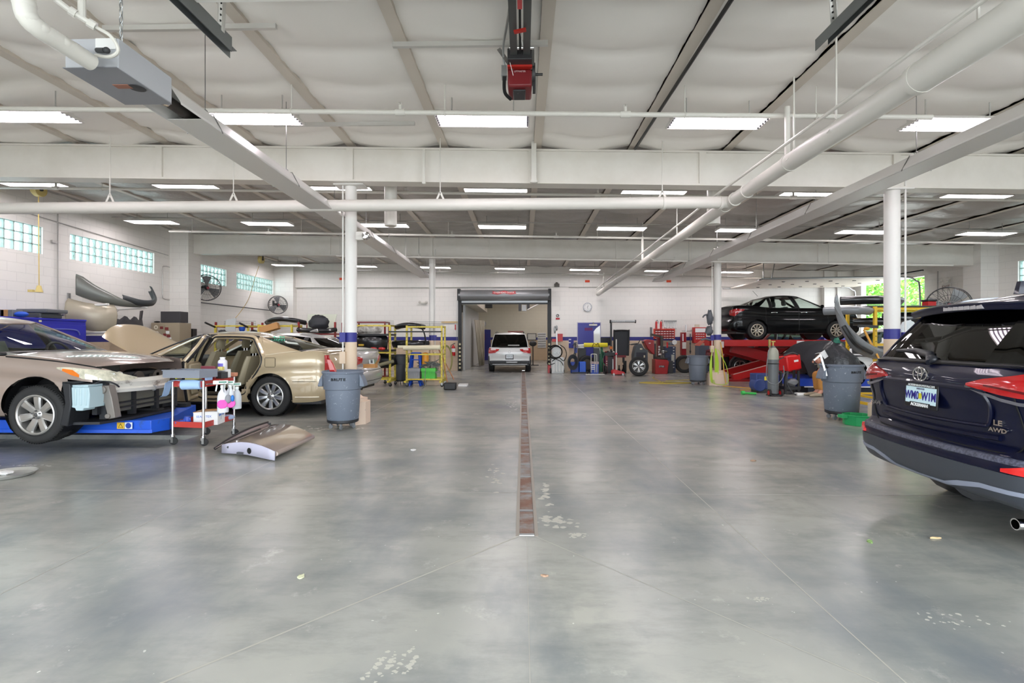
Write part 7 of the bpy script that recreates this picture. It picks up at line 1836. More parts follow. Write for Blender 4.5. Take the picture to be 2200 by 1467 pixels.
for r in range(4):
    for c in range(7):
        x, y = 1408 + 5.9 * c, 708 + 5.1 * r; b_ = pb(t, 'bin', (x, y, x + 5, y + 3.4), YB - .16, .1, M('bin_dark_red', '8a1d1b', .5), False, 0); pb(t, 'bin_label', (x + .5, y + 3.2, x + 4.6, y + 4.4), YB - .17, .02, paper, False, 0)
for k, x in enumerate((1410, 1420)):
    t = thing('spray_can', ['left of two red extinguishers above the red parts bins', 'right of two red extinguishers above the red parts bins'][k], 'extinguisher', tuple(at(x, 706, YB - .15))); m = MB(); q = at(x, 706, YB - .15); h = .27; m.lathe([(0, .0), (.045, 0), (.045, h), (.02, h + .05), (0, h + .05)], 14); m.build('cylinder', red, t); m = MB(); m.bar((-.02, 0, h + .06), (.05, 0, h + .1), .02, .02); m.tube(smooth_path([(.0, 0, h + .07), (.05, -.02, h + .08), (.07, -.02, h - .05)], 4), .01, 6); m.build('nozzle', black, t)
t = thing('key_rack', 'white wire rack of hanging fittings right of the two extinguishers', 'rack', tuple(at(1441, 705, YB - .05))); pb(t, 'rail', (1427, 688, 1454, 691), YB - .06, .06, galv)
m = MB()
for k in range(9): m.cyl(at(1428.5 + 3 * k, 691, YB - .05), at(1428.5 + 3 * k, 703 + (k % 3), YB - .05), .008, 5); m.blob(at(1428.5 + 3 * k, 704 + (k % 3), YB - .05), .02, .02, .025)
m.build('hook', steel, t, world=True)
t = thing('tool_chest', 'dark blue-grey drawer chest right of the red tyre changer', 'tool chest', base(1440, 20.9))
pb(t, 'body', (1428, 744, 1452, 799), 20.9, .5, M('chest_blue', '36425a', .45), True, .02)
for k in range(8): pb(t, 'drawer', (1429, 745 + 6 * k, 1450, 750 + 6 * k), 20.88, .03, M('chest_blue')); pb(t, 'label', (1446, 746 + 6 * k, 1449, 748 + 6 * k), 20.87, .02, paper)
pb(t, 'radio', (1438, 735, 1449, 742), 20.9, .2, grey, False, .02)
m = MB(); m.lathe([(0, .0), (.1, 0), (.1, .02), (0, .02)], 20, Matrix.Translation(at(1449, 735, 20.88)) @ Matrix.Rotation(pi / 2, 4, 'X')); item('lamp_disc', 'round white lamp disc above the dark blue drawer chest', 'lamp', m, paper)
ibox('grease_gun', 'red and white bottle hanging in front of the drawer chest', 'bottle', (1432.5, 735, 1435.5, 747), 20.6, .06, red); ibox('tool_roll', 'pale grey tool roll on the side of the drawer chest', 'tool roll', (1443, 762, 1449, 776), 20.82, .08, M('canvas_grey', 'b9bab0', .8)); ibox('metal_cart', 'dark slotted metal cart at the foot of the drawer chest', 'cart', (1436, 775, 1446, 799), 20.5, .3, dkgrey, True)
q = Vector(base(1470, 21.0)); tyre('bare tyre standing at the wall behind the middle trash can', (q.x, 21.0, .36), .37, .22, (-.2, -1, 0))
t = thing('spring_compressor', 'tall red and white spring press on the back wall', 'press', base(1471, 21.6)); pb(t, 'column', (1465, 714, 1474.5, 763), 21.65, .25, M('press_red', '8f1d24', .4), False, .01); pb(t, 'white_panel', (1466, 735, 1474, 749), 21.63, .03, offwhite); pb(t, 'strip', (1466.5, 717, 1468.5, 733), 21.63, .03, paper); pb(t, 'foot', (1466, 760, 1473, 797), 21.75, .1, dkgrey, True)
m = MB(); m.cyl(at(1473.5, 698, 21.6), at(1473.5, 714, 21.6), .02, 8); m.cyl(at(1465, 711, 21.6), at(1488, 711, 21.6), .012, 6); m.build('spindle', galv, t, world=True); m = MB(); m.cyl(at(1483, 717, 21.7), at(1483, 760, 21.7), .02, 8)
for y in (736, 753): m.cyl(at(1483, y, 21.7), at(1483, y + 4, 21.7), .035, 8)
m.build('screw_rod', black, t, world=True)
t = thing('wall_cabinet', 'red wall cabinet with white chart and open flap', 'cabinet', tuple(at(1504, 738, 21.7))); pb(t, 'body', (1491, 703, 1517, 737), 21.7, .25, M('cabinet_red', 'b8302f', .45)); pb(t, 'chart', (1494, 705, 1516, 714), 21.68, .03, paper)
for r in range(3):
    for c in range(4): pb(t, 'label', (1495 + 5 * c, 717 + 5 * r, 1498.5 + 5 * c, 718.4 + 5 * r), 21.68, .03, paper, False, 0)
m = MB(); m.prism([(at(x, y, 21.2).x, at(x, y, 21.2).z) for x, y in ((1491, 742), (1510, 727), (1516, 730), (1504, 743))], 21.2, 21.22, 'xz'); m.build('flap', M('salmon_flap', 'd0705f', .6), t, world=True)
ibox('workbench', 'grey-blue drawer unit under the red wall cabinet', 'drawer unit', (1502, 742, 1524, 798), 21.3, .5, M('unit_grey', '5d6675', .5), True)
ibox('bottle_crate', 'clear bottles and jars on top of the red wall cabinet', 'bottles', (1494, 697, 1503, 703), 21.75, .12, M('crate_cream', 'cfc9b4', .5))
# fire point and small things on the back wall left of the rolling door
t = thing('fire_extinguisher', 'red fire extinguisher on the beige wall left of the rolling door', 'fire extinguisher', tuple(at(974, 764, YB - .12))); m = MB(); m.lathe([(0, 0), (.08, 0), (.085, .02), (.085, .34), (.05, .42), (.025, .44), (.025, .48), (0, .48)], 18); m.build('cylinder', red, t); m = MB(); m.lathe([(.087, .16), (.087, .32)], 12, Matrix.Rotation(pi, 4, 'Z'), a1=pi, a0=0); m.build('label', paper, t); m = MB(); m.bar((-.03, 0, .5), (.08, 0, .54), .03, .03); m.tube(smooth_path([(-.02, 0, .48), (-.1, 0, .45), (-.11, -.02, .25), (-.1, 0, .1)], 4), .014, 6); m.build('valve', black, t)
t = thing('arrow_sign', 'small red arrow sign above the fire extinguisher', 'sign', tuple(at(978, 711, YB - .02))); pb(t, 'panel', (976, 696, 980.5, 711), YB - .03, .02, paper); m = MB(); m.prism([(at(x, y, YB - .035).x, at(x, y, YB - .035).z) for x, y in ((977, 697), (979.5, 697), (979.5, 706), (980.2, 706), (978.2, 710), (976.4, 706), (977, 706))], YB - .035, YB - .03, 'xz'); m.build('arrow', red, t, world=True)
ibox('coat_rail', 'pale wooden hook rail left of the rolling door', 'rail', (948, 690, 983, 694), YB - .05, .04, M('pale_wood', 'd2b98c'))
for k, (x, y, nm, lb, px) in enumerate((('', '', 'emergency_light', 'twin-head emergency light on the back wall left of the rear column', (900, 647, 918, 653)),)):
    t = thing(nm, lb, 'emergency light', tuple(at(909, 653, YB - .1))); pb(t, 'body', (904, 649, 915, 653), YB - .1, .1, offwhite, False, .02)
    for x in (902, 916): m = MB(); m.blob(at(x, 649, YB - .12), .06, .06, .06); m.build('lamp_head', offwhite, t, world=True)
ibox('wall_sign', 'brown wooden sign high in the left corner of the back wall', 'sign', (602, 595, 632, 603.5), YB - .2, .03, M('sign_brown', 'a5683f', .7))
for k, (x, y) in enumerate(((734, 599), (1262, 604), (1437, 604))): ibox('orange_tag', ['orange tag on the bond beam behind the left column', 'orange tag on the bond beam right of the rolling door', 'orange tag on the bond beam under the right heater'][k], 'tag', (x - 5, y - 2.5, x + 5, y + 2.5), YB - .16, .015, M('orange_tag', 'e2532c', .6))
t = thing('strobe_alarm', 'small dark alarm box on the bond beam right of the rolling door', 'alarm', tuple(at(1196, 616, YB - .2))); pb(t, 'box', (1191, 609, 1202, 616), YB - .22, .08, M('alarm_dark', '55524c', .5)); m = MB(); m.blob(at(1196, 609, YB - .2), .06, .05, .06); m.build('dome', M('alarm_dark'), t, world=True)
t = thing('broom', 'long-handled squeegee broom leaning by the rear left column', 'broom', base(967, 15.4)); m = MB(); m.cyl(at(962, 826, 15.0), at(946, 735, 15.6), .014, 8); m.cyl(at(975, 815, 15.0), at(943, 752, 15.6), .014, 8); m.build('handle', M('broom_orange', 'b5764e', .6), t, world=True); m = MB(); q = gnd(967, 837); m.box((q.x - .17, q.y - .1, 0), (q.x + .17, q.y + .15, .2)); m.build('head', black, t, world=True, bevel=.03)
ibox('floor_paper', 'crumpled pale cloth on the floor right of the broom head', 'cloth', (984, 826, 1003, 829), 14.9, .4, paper, True, 0)
m = MB(); c = at(958, 772, YB - .25)
for k in range(3): m.tube([(c.x + (.28 - .02 * k) * cos(a), YB - .25 + .03 * k, c.z + (.62 - .03 * k) * sin(a)) for a in [q * pi / 14 for q in range(28)]], .016, 6, closed=True)
item('wall_hose', 'olive hose loop hanging on the beige wall behind the brooms', 'hose', m, M('hose_olive', '9c9a5f', .6))
# ================================================================ rolling parts racks and what lies on them
def rack(label, x, y, wd, d, h, mat, bars, basket=True, casters=True, posts=(0, 1, 2, 3), group='rolling parts racks'):
    t = thing('parts_rack', label, 'parts rack', (x, y, 0), 0, group)
    z0 = .12 if casters else 0
    for i in posts:
        px, py = (0, wd)[i % 2], (0, d)[i // 2]
        m = MB(); m.box((px - .025, py - .025, z0), (px + .025, py + .025, h))
        for k in range(14): m.m = 1; m.box((px - .008, py - .027, .25 + k * .1), (px + .008, py - .025, .275 + k * .1)); m.m = 0
        o = m.build('post', [mat, M('post_hole', '6d6430', .6)], t, smooth=0)
        if casters:
            m = MB(); m.lathe([(0, .016), (.045, .016), (.05, .008), (.05, -.008), (.045, -.016), (0, -.016)], 16, Matrix.Translation((px + .01, py, .05)) @ Matrix.Rotation(pi / 2, 4, 'X')); m.build('caster', rubber, o)
            m = MB(); m.box((px - .02, py - .024, .05), (px + .03, py - .018, .125)); m.box((px - .02, py + .018, .05), (px + .03, py + .024, .125)); m.build('caster_fork', steel, o)
    for z in bars:
        m = MB(); m.box((0, -.02, z - .02), (wd, .02, z + .02)); m.box((0, d - .02, z - .02), (wd, d + .02, z + .02)); m.box((-.02, 0, z - .02), (.02, d, z + .02)); m.box((wd - .02, 0, z - .02), (wd + .02, d, z + .02)); m.build('crossbar', mat, t, smooth=0)
    m = MB(); m.box((-.03, -.25, .14), (.03, d + .1, .19)); m.box((wd - .03, -.25, .14), (wd + .03, d + .1, .19)); m.build('base_foot', mat, t, smooth=0)
    if basket:
        m = MB()
        for k in range(28): m.cyl((wd * k / 27, d * .7, h - .02), (wd * k / 27, d * .7, h + .13), .003, 4)
        for z in (h, h + .065, h + .13): m.cyl((0, d * .7, z), (wd, d * .7, z), .004, 4)
        m.build('wire_basket', galv, t)
    return t
def rk(px0, px1, Y, ztop_py=None): a, b = at(px0, 727, Y), at(px1, 727, Y); return a.x, b.x - a.x
bars = (1.78, 1.02, .22)
x, w_ = rk(463, 533, 14.3); rack('yellow parts rack, farthest left, behind the beige saloon', x, 14.3, w_, .6, 1.80, yellow, bars)
x, w_ = rk(464, 542, 15.2); rack('dark red parts rack just behind the farthest left yellow rack', x, 15.2, w_, .6, 1.92, redp, bars, False)
x, w_ = rk(556, 627, 14.2); rack('yellow parts rack holding the tilted cardboard box', x, 14.2, w_, .6, 1.82, yellow, bars)
x, w_ = rk(642, 720, 14.6); rack('dark red parts rack carrying the pale bonnet and black liner', x, 14.6, w_, .6, 1.90, redp, (1.55, 1.02, .22), False)
x, w_ = rk(757, 838, 14.75); rack('yellow parts rack just right of the left column', x, 14.75, w_, .6, 1.82, yellow, (1.80, 1.0, .22))
x, w_ = rk(760, 827, 15.7); rack('dark red parts rack behind the yellow rack by the left column', x, 15.7, w_, .5, 1.95, redp, (1.93, 1.0, .2), False)
x, w_ = rk(874, 949, 14.7); rack('yellow parts rack holding the grey and green bins', x, 14.7, w_, .6, 1.80, yellow, (1.76, .95, .22))
plb = M('bumper_black', '1c1d20', .3, .0, coat=.4); wrap = M('plastic_wrap', 'cfccc6', .25, noise=(9, .4, .6), c2='8f8982')
def arc(name, label, px0, px1, py, Y, bow, h, mat, tilt=0., cat='bumper', up=0.):
    a, b = at(px0, py, Y), at(px1, py - tilt, Y)
    pts = [a.lerp(b, k / 6) + Vector((0, bow * (2 * k / 6 - 1) ** 2, up * (1 - (2 * k / 6 - 1) ** 2))) for k in range(7)]
    return bumper(name, label, pts, h, mat, cat=cat)
arc('bumper_cover', 'black arched bumper on the yellow rack holding the cardboard box', 560, 646, 697, 14.5, .35, .12, plb, up=.1)
m = MB(); c = at(579, 705, 13.95); m.cbox((0, 0, 0), (.5, .3, .17), Matrix.Translation(c) @ Matrix.Rotation(-.32, 4, 'Y') @ Matrix.Rotation(.25, 4, 'Z'))
item('cardboard_box', 'long brown cardboard box tilted on the second yellow rack', 'box', m, card)
m = MB(); lo, hi = bb(653, 674, 717, 708, 14.9, .05); m.slab([[(lo[0] + (hi[0] - lo[0]) * u + .1 * (1 - v) * (1 if u < .5 else -.3), 14.9 + .25 * v, lo[2] + (hi[2] - lo[2]) * v) for v in (0, .5, .95, 1)] for u in (0, .1, .5, .9, 1)], (0, .02, 0)); item('hood_panel', 'pale green-white car bonnet standing on the dark red rack', 'car panel', m, M('pale_green_paint', 'cfd3c0', .35)); 
m = MB(); c = at(686, 693, 14.6); m.blob(c, .30, .16, .22, 14, .16, 11, 9); item('liner', 'crumpled black liner lying in front of the pale bonnet', 'liner', m, M('liner_black', '2d2e33', .6), smooth=60)
m = MB(); m.tube(smooth_path([at(640, 708, 14.5), at(665, 710, 14.4), at(700, 711, 14.4), at(722, 708, 14.6)], 5), .07, 8); item('bumper_strip', 'black bumper strip under the crumpled black liner', 'bumper', m, plb)
m = MB(); a = at(507, 690, 14.6); m.slab([[a + Vector((-.33 + u * .3, .05 * v, -.36 + .4 * v + .06 * u)) for u in (0, .5, 1)] for v in (0, .5, 1)], (0, .02, .0)); item('quarter_glass', 'pale translucent panel leaning in the farthest left yellow rack', 'panel', m, M('pale_grey_panel', 'b9bdbd', .3)); 
m = MB(); m.blob(at(520, 705, 14.8), .09, .08, .12, seed=2); item('drum', 'bright blue item on the farthest left yellow rack', 'container', m, M('bright_blue', '2456c4', .6)); m = MB(); m.blob(at(478, 712, 14.6), .12, .1, .05, jit=.2, seed=9); m.blob(at(545, 712, 15), .1, .1, .05, jit=.2, seed=4); m.box(at(470, 717, 14.3) + Vector((-.1, 0, -.01)), at(535, 717, 14.3) + Vector((0, .6, .02))); item('shelf_parts', 'dark small parts on the shelf of the farthest left yellow rack', 'parts', m, dkgrey)
for k, (a, b) in enumerate((((441, 693), (463, 703)), ((515, 694), (533, 703)))):
    m = MB(); m.cyl(at(*a, 13.9), at(*b, 14.3), .028, 8); item('padded_support', ['black padded arm sticking out left of the farthest left yellow rack', 'black padded arm inside the farthest left yellow rack', 'black padded arm between the first two yellow racks'][k], 'rack arm', m, black, group='padded rack arms')
arc('wrapped_bumper', 'bumper wrapped in silvery plastic on the rack right of the left column', 765, 815, 716, 14.9, .2, .2, wrap, tilt=2)
arc('bumper_cover', 'black bumper with a yellow fog lamp on the rack right of the left column', 762, 826, 752, 14.8, .25, .42, plb)
m = MB(); m.box(at(770, 743, 14.62), at(782, 739, 14.66)); item('fog_lamp', 'yellow fog lamp of the black bumper on the rack by the column', 'lamp', m, M('fog_yellow', 'b79a3c', .3))
for k in range(2): m = MB(); m.blob(at(802 + 18 * k, 749, 14.6), .11, .06, .05, seed=k); item('tail_lamp', ['left of two red lamps on the rack right of the left column', 'right of two red lamps on the rack right of the left column'][k], 'tail lamp', m, lamp_red)
m = MB(); lo, hi = bb(755, 717, 842, 721, 14.8, .5); m.box(lo, hi); lo, hi = bb(755, 751, 842, 755, 14.8, .5); m.box(lo, hi); item('rack_shelf', 'black shelf boards of the rack right of the left column', 'shelf', m, black)
m = MB(); m.blob(at(800, 730, 15.4), .5, .2, .2, 16, .1, 5); m.blob(at(825, 775, 15.3), .4, .2, .22, 16, .15, 6); item('bumper_pile', 'dark bumpers stacked deep inside the racks by the left column', 'bumpers', m, M('dark_pile', '222326', .4), smooth=60)
m = MB(); m.tube(smooth_path([at(810, 787, 14.3), at(822, 782, 14.4), at(845, 776, 14.6)], 4), .05, 8); item('trim_strip', 'olive trim strip sticking out behind the silver saloon', 'trim strip', m, M('olive_strip', '77735a', .5))
arc('bumper_cover', 'black bumper on the top shelf of the rack with the bins', 846, 908, 707, 15.0, .3, .14, plb, up=.05)
arc('bumper_cover', 'black lower bumper hanging on the rack with the bins', 840, 916, 747, 15.1, .3, .22, plb)
m = MB(); m.tube(smooth_path([at(872, 703, 15), at(898, 701, 15), at(910, 712, 15.1), at(915, 735, 15.2), at(914, 740, 15.2)], 6), .022, 8); item('door_frame_seal', 'thin black curved window frame on the rack with the bins', 'frame', m, black)
m = MB(); lo, hi = bb(835, 711, 948, 714, 14.6, .06); m.box(lo, hi); item('rack_shelf', 'black padded bar across the rack with the bins', 'rack bar', m, black)
m = MB(); a, b = at(845, 746, 14.55), at(946, 746, 14.55); m.cyl(a + Vector((.3, 0, -.02)), b, .07, 14); m.cbox((a + b) / 2 + Vector((-.3, 0, .02)), (.5, .1, .07)); item('masking_roll', 'long cream paper roll on the rack with the bins', 'paper roll', m, M('cream_paper', 'd8d0b4', .8))
def crate(label, px, Y, mat):
    lo, hi = bb(*px, Y, .36); t = thing('crate', label, 'crate', ((lo[0] + hi[0]) / 2, Y, lo[2]), 0); w, h = (hi[0] - lo[0]), hi[2] - lo[2]
    m = MB(); q = .9
    for a, b in (((-w / 2 * q, 0, 0), (w / 2 * q, .33, .01)), ((-w / 2 * q, 0, 0), (w / 2 * q, .012, h)), ((-w / 2 * q, .32, 0), (w / 2 * q, .332, h)), ((-w / 2 * q, 0, 0), (-w / 2 * q + .012, .33, h)), ((w / 2 * q - .012, 0, 0), (w / 2 * q, .33, h))): m.box(a, b)
    for k in range(8): m.box((-w / 2 * q + w * q * k / 7 - .006, -.012, .01), (-w / 2 * q + w * q * k / 7 + .006, 0, h * .72))
    m.build('shell', mat, t, smooth=0); m = MB(); m.box((-w / 2, -.03, h * .72), (w / 2, .0, h)); m.box((-w / 2, .33, h * .72), (w / 2, .36, h)); m.box((-w / 2, 0, h * .72), (-w / 2 * q, .33, h)); m.box((w / 2 * q, 0, h * .72), (w / 2, .33, h)); m.build('rim', mat, t, smooth=0)
crate('grey plastic crate on the lower bar of the rack by the brooms', (871, 791, 903, 816), 14.72, M('crate_grey', '8f9296', .5)); crate('bright green plastic crate with cables on the rack by the brooms', (905, 791, 936, 816), 14.72, M('crate_green', '4fbf45', .45))
m = MB(); q = random.Random(6); c = at(925, 788, 14.85)
for k in range(16): m.tube([c + Vector((q.gauss(0, .16), q.gauss(0, .08), abs(q.gauss(0, .09)))) if j else c + Vector((q.uniform(-.1, .3), -.1, q.uniform(-.3, .05))) for j in range(8)], .012, 5)
m.tube(smooth_path([at(915, 790, 14.6), at(913, 810, 14.5), at(914, 828, 14.4), at(907, 834, 14.2)], 5), .01, 5); item('cable_tangle', 'grey tangle of cables heaped over the bright green crate', 'cables', m, M('cable_grey', '6f7370', .6))
def stool(label, px, Y):
    lo, hi = bb(*px, Y, .32); w, h = hi[0] - lo[0], hi[2] - lo[2]; t = thing('step_stool', label, 'stool', ((lo[0] + hi[0]) / 2, Y, lo[2]), 0); bm2 = M('stool_blue', '1f4fc0', .4); T = lambda x, y, z: (x * w, y * .32, z * h)
    m = MB(); m.box(T(-.36, .1, .92), T(.36, .9, 1)); m.build('top', bm2, t, bevel=.01); m = MB(); m.box(T(-.4, 0, .5), T(.4, .6, .56)); m.build('step', bm2, t, bevel=.01)
    for s in (-1, 1): m = MB(); m.bar(T(.46 * s, .0, 0), T(.32 * s, .2, .95), .05, .05); m.bar(T(.46 * s, 1, 0), T(.32 * s, .8, .95), .05, .05); m.build('leg', bm2, t)
stool('blue plastic step stool standing in the grey crate', (879, 757, 904, 791), 14.8); stool('blue plastic step stool on the floor under the grey crate', (876, 818, 905, 829), 14.75)
m = MB(); c = at(914, 783, 14.9); h = .36; m.lathe([(0, 0), (.1, 0), (.1, h * .8), (.08, h * .95), (.03, h), (0, h)], 18, Tz(c.x, 14.9, c.z)); item('drum', 'orange-yellow drum behind the bright green crate', 'drum', m, M('drum_orange', 'e39a24', .4))
p = gnd(859, 826); t = trash_can('slim dark grey trash can between the two yellow racks', p.x, p.y + .1, .8, M('can_charcoal', '474a50', .5)); t.scale = (.74, .74, .98)
# ================================================================ the right side
# red scissor lift under the black saloon
t = thing('scissor_lift', 'tall red scissor lift carrying the black saloon', 'car lift', (8.9, 17.6, 0)); lr = M('lift_red', 'b81c1c', .4); ld = M('lift_dark_red', '8e1417', .4)
for y, n_ in ((16.72, 'runway'), (18.05, 'runway')):
    m = MB(); m.box((6.65, y, 1.16), (11.3, y + .5, 1.375)); m.build(n_, lr, t, world=True, bevel=.01)
    m = MB(); m.bar((6.95, y + .1, .12), (10.9, y + .1, 1.2), .16, .22); m.bar((7.6, y + .1, .12), (9.2, y + .1, .5), .1, .16); m.build('scissor_leg', lr, t, world=True)
    m = MB(); m.bar((7.0, y + .3, 1.12), (10.6, y + .3, .12), .14, .32); m.build('scissor_leg', ld, t, world=True)
    m = MB(); m.box((6.8, y, .0), (11.2, y + .5, .06)); m.build('base_rail', ld, t, world=True)
    m = MB(); m.bar((6.95, y + .02, .235), (9.0, y + .02, .80), .012, .02); m.build('edge_strip', M('worn_edge', 'd9b7b0', .5), t, world=True)
    m = MB(); m.cyl((8.3, y + .05, .2), (9.6, y + .2, 1.1), .04, 10); m.build('ram', chrome, t, world=True)
for px, mt in (((1732 - 20, 732, 1732 - 4, 738), paper), ((1738, 733, 1743, 736), lamp_orange), ((1748, 732, 1757, 736), paper)): pb(t, 'decal', px, 16.71, .01, mt, False, 0)
q = at(1550, 740, 16.6); m = MB(); m.cbox(q, (.12, .1, .2)); m.build('control_box', M('control_cream', 'd6c4bd', .5), t, world=True)
# trash cans
p = gnd(1808, 906) * 1.033; RC = p; trash_can('large grey-blue trash can with a black bag behind it, near the dark blue SUV', p.x, p.y, 1.03, canscuff, ('BRUTE', -79), ts=.05)
p2 = gnd(1499, 827) * 1.01; trash_can('grey trash can on casters in front of the right rear column', p2.x, p2.y, .95, M('can_mid_grey', '666d78', .45))
m = MB(); rows = []; q = random.Random(2)
for z, r in ((.70, .27), (.95, .30), (1.08, .27), (1.22, .20), (1.33, .12), (1.38, .05), (1.44, .07)):
    rows.append([(RC.x + .0 + r * (1 + q.uniform(-.14, .14)) * cos(a) - (.12 if z > 1.2 else .02), RC.y + r * (1 + q.uniform(-.14, .14)) * sin(a), z) for a in [k * pi / 9 for k in range(18)]])
m.grid(rows, True); t = thing('trash_bag', 'tied black trash bag bulging out of the large trash can', 'bag', (RC.x, RC.y, .7)); m.build('bag', M('bag_black', '27282c', .3, bump=(14, .6, .03)), t, world=True, smooth=60); m = MB(); m.blob((RC.x - .12, RC.y - .06, 1.37), .05, .05, .06, jit=.3, seed=3); m.build('tie', M('tie_green', '1f6a55', .5), t, world=True)
alu = M('aluminium_frame', 'b9b8b4', .3, .8)
for k, (a, b, lb) in enumerate((((1776, 789), (1763, 762), 'first bent aluminium strip leaning out of the large trash can'), ((1784, 789), (1783, 764), 'upright aluminium strip in the large trash can'))):
    m = MB(); a, b = at(*a, RC.y - .1), at(*b, RC.y - .05); m.bar(a + Vector((0, 0, -.15)), b, .02, .03); k or m.bar(b, at(1748, 774, RC.y - .05), .02, .03); item('metal_strip', lb, 'scrap', m, alu)
m = MB(); c = at(1772, 761, RC.y - .06); m.cbox((0, 0, 0), (.1, .008, .13), Matrix.Translation(c) @ Matrix.Rotation(-.6, 4, 'Y')); item('white_card', 'white card stuck between the strips of the large trash can', 'card', m, paper)
# green drain pan, green bottle, cords
p = gnd(1846, 912); t = thing('drain_pan', 'green octagonal drain pan beside the dark blue SUV', 'drain pan', (p.x, p.y, 0)); m = MB(); m.lathe([(0, .004), (.22, .004), (.235, .17), (.25, .17), (.25, .155), (.24, .15), (.235, 0), (0, 0)], 8); m.build('pan', M('pan_green', '1f9d5a', .45), t, smooth=20, bevel=.006); m = MB(); m.cbox((-.27, 0, .14), (.09, .12, .05)); m.build('spout', M('pan_green'), t)
p = gnd(1610, 848); t = thing('bottle', 'bright green bottle lying on the bare floor', 'bottle', tuple(p)); m = MB(); m.cyl((-.17, .06, .04), (-.1, .06, .045), .055, 14); m.cyl((-.12, .06, .04), (.17, .0, .03), .028, 12); m.build('body', M('bottle_green', '35b04a', .4), t)
m = MB(); q = random.Random(3); c = gnd(1430, 823); c.z = .012
for k in range(3): m.tube(smooth_path([c + Vector((.85 * cos(a) * (1 - .06 * k) + q.uniform(-.05, .05), (.32 - .07 * k) * sin(a) + q.uniform(-.05, .05), .004 * k)) for a in [j * pi / 5 + .2 for j in range(11)]], 4), .0085, 5)
m.tube(smooth_path([gnd(1425, 822, .01), gnd(1403, 812, .01), gnd(1405, 809, .01)], 4), .011, 5); m.tube(smooth_path([gnd(1430, 818, .01), gnd(1475, 816, .01), gnd(1530, 814, .01)], 4), .011, 5); item('yellow_cord', 'yellow extension cord coiled on the floor left of the middle trash can', 'cord', m, M('cord_yellow_floor', 'b9a347', .6))
m = MB(); m.tube(smooth_path([gnd(1553, 829, .01), gnd(1600, 833, .01), gnd(1640, 836, .01), gnd(1590, 838, .01)], 5), .014, 5); m.tube(smooth_path([at(1548, 735, 15.3), at(1552, 760, 15.25), at(1556, 800, 15.2), at(1560, 826, 15.1)], 5), .016, 5); item('orange_hose', 'orange air hose hanging beside the right rear column and along the floor', 'hose', m, M('hose_orange', 'c79a3e', .6))
m = MB(); c = at(1533, 750, 15.3)
for k in range(6):
    l = .9 + .04 * (k % 3); w2 = .05 + .016 * k; m.tube(smooth_path([c + Vector((-.05, -.01 * k, 0)), c + Vector((-w2, -.01 * k, -l * .5)), c + Vector((-w2 * .7, -.01 * k, -l)), c + Vector((w2 * .6, -.01 * k, -l * .95)), c + Vector((w2, -.01 * k, -l * .45)), c + Vector((.05, -.01 * k, .02))], 4), .009, 5)
m.tube(smooth_path([c + Vector((.1, -.06, 0)), c + Vector((.32, -.15, -.5)), c + Vector((.36, -.2, -.95)), c + Vector((.2, -.2, -1.05)), c + Vector((-.05, -.15, -1.03))], 6), .009, 5); item('air_hose', 'lime green air hose coiled on the right rear column', 'hose', m, M('hose_lime', 'b4d63f', .5))
m = MB(); c = at(1520, 675, 15.4); m.blob(c + Vector((.07, 0, -.1)), .1, .1, .22, jit=.2, seed=4); m.blob(c + Vector((.05, 0, -.5)), .12, .1, .14, jit=.2, seed=5); m.tube(smooth_path([c + Vector((.05, 0, .0)), c + Vector((-.1, -.05, -.03)), c + Vector((-.16, -.05, -.1))], 4), .025, 6); m.tube(smooth_path([at(1526, 731, 15.35), at(1515, 728, 15.3), at(1506, 730, 15.3)], 4), .03, 6); m.bar(c + Vector((.1, 0, -.75)), c + Vector((.1, 0, .1)), .03, .03); item('air_tools', 'grey air tools and cables hung left of the right rear column', 'tools', m, M('tool_grey', '55585e', .5), smooth=60)
# gas bottle cart and welder
p = gnd(1661, 850); t = thing('gas_cylinder', 'tall grey welding gas cylinder on a two-wheel cart', 'gas cylinder', (p.x, p.y, 0)); m = MB(); m.lathe([(0, .06), (.125, .06), (.125, 1.02), (.11, 1.12), (.05, 1.2), (.035, 1.24), (0, 1.24)], 26); m.build('cylinder', M('cylinder_grey', '63686a', .4), t, smooth=50); m = MB(); m.lathe([(.126, .9), (.126, 1.02), (.111, 1.12), (.06, 1.19)], 26); m.build('shoulder', M('shoulder_grey', 'a3a596', .45), t)
m = MB(); m.cyl((0, 0, 1.23), (0, 0, 1.33), .02, 10); m.cyl((-.05, 0, 1.34), (.05, 0, 1.34), .02, 8); m.cbox((-.1, -.02, 1.3), (.04, .04, .2)); m.build('valve', M('brass', 'b09a5a', .35, .7), t); m = MB(); m.torus((0, 0, .8), (0, 0, 1), .13, .012, 24, 5); m.cbox((0, -.05, .03), (.3, .2, .03)); m.build('strap', black, t)
for s in (-1, 1):
    m = MB(); m.cyl((s * .14 - .02, -.1, .085), (s * .14 + .02, -.1, .085), .085, 20); q = m.build('wheel', rubber, t); m = MB(); m.cyl((s * .14 - .024, -.1, .085), (s * .14 + .024, -.1, .085), .055, 16); m.build('hub', red, q)
m = MB(); m.tube(smooth_path([(-.1, -.05, 1.25), (-.2, -.1, .8), (-.2, -.12, .4), (-.02, -.2, .3), (.18, -.15, .5), (.2, -.1, .75)], 6), .011, 5); m.build('gas_hose', grey, t)
p = gnd(1697, 846); t = thing('welder', 'bright red welding machine on a black cart', 'welder', (p.x, p.y, 0)); m = MB(); A = Matrix.Translation((-.02, -.02, .80)) @ Matrix.Rotation(-.12, 4, 'Y') @ Matrix.Rotation(.35, 4, 'Z'); m.cbox((0, 0, 0), (.46, .3, .38), A); m.build('body', M('welder_red', 'd01418', .35), t, bevel=.03); m = MB(); m.cbox((.06, -.153, .04), (.14, .006, .05), A); m.build('label', paper, t)
m = MB()
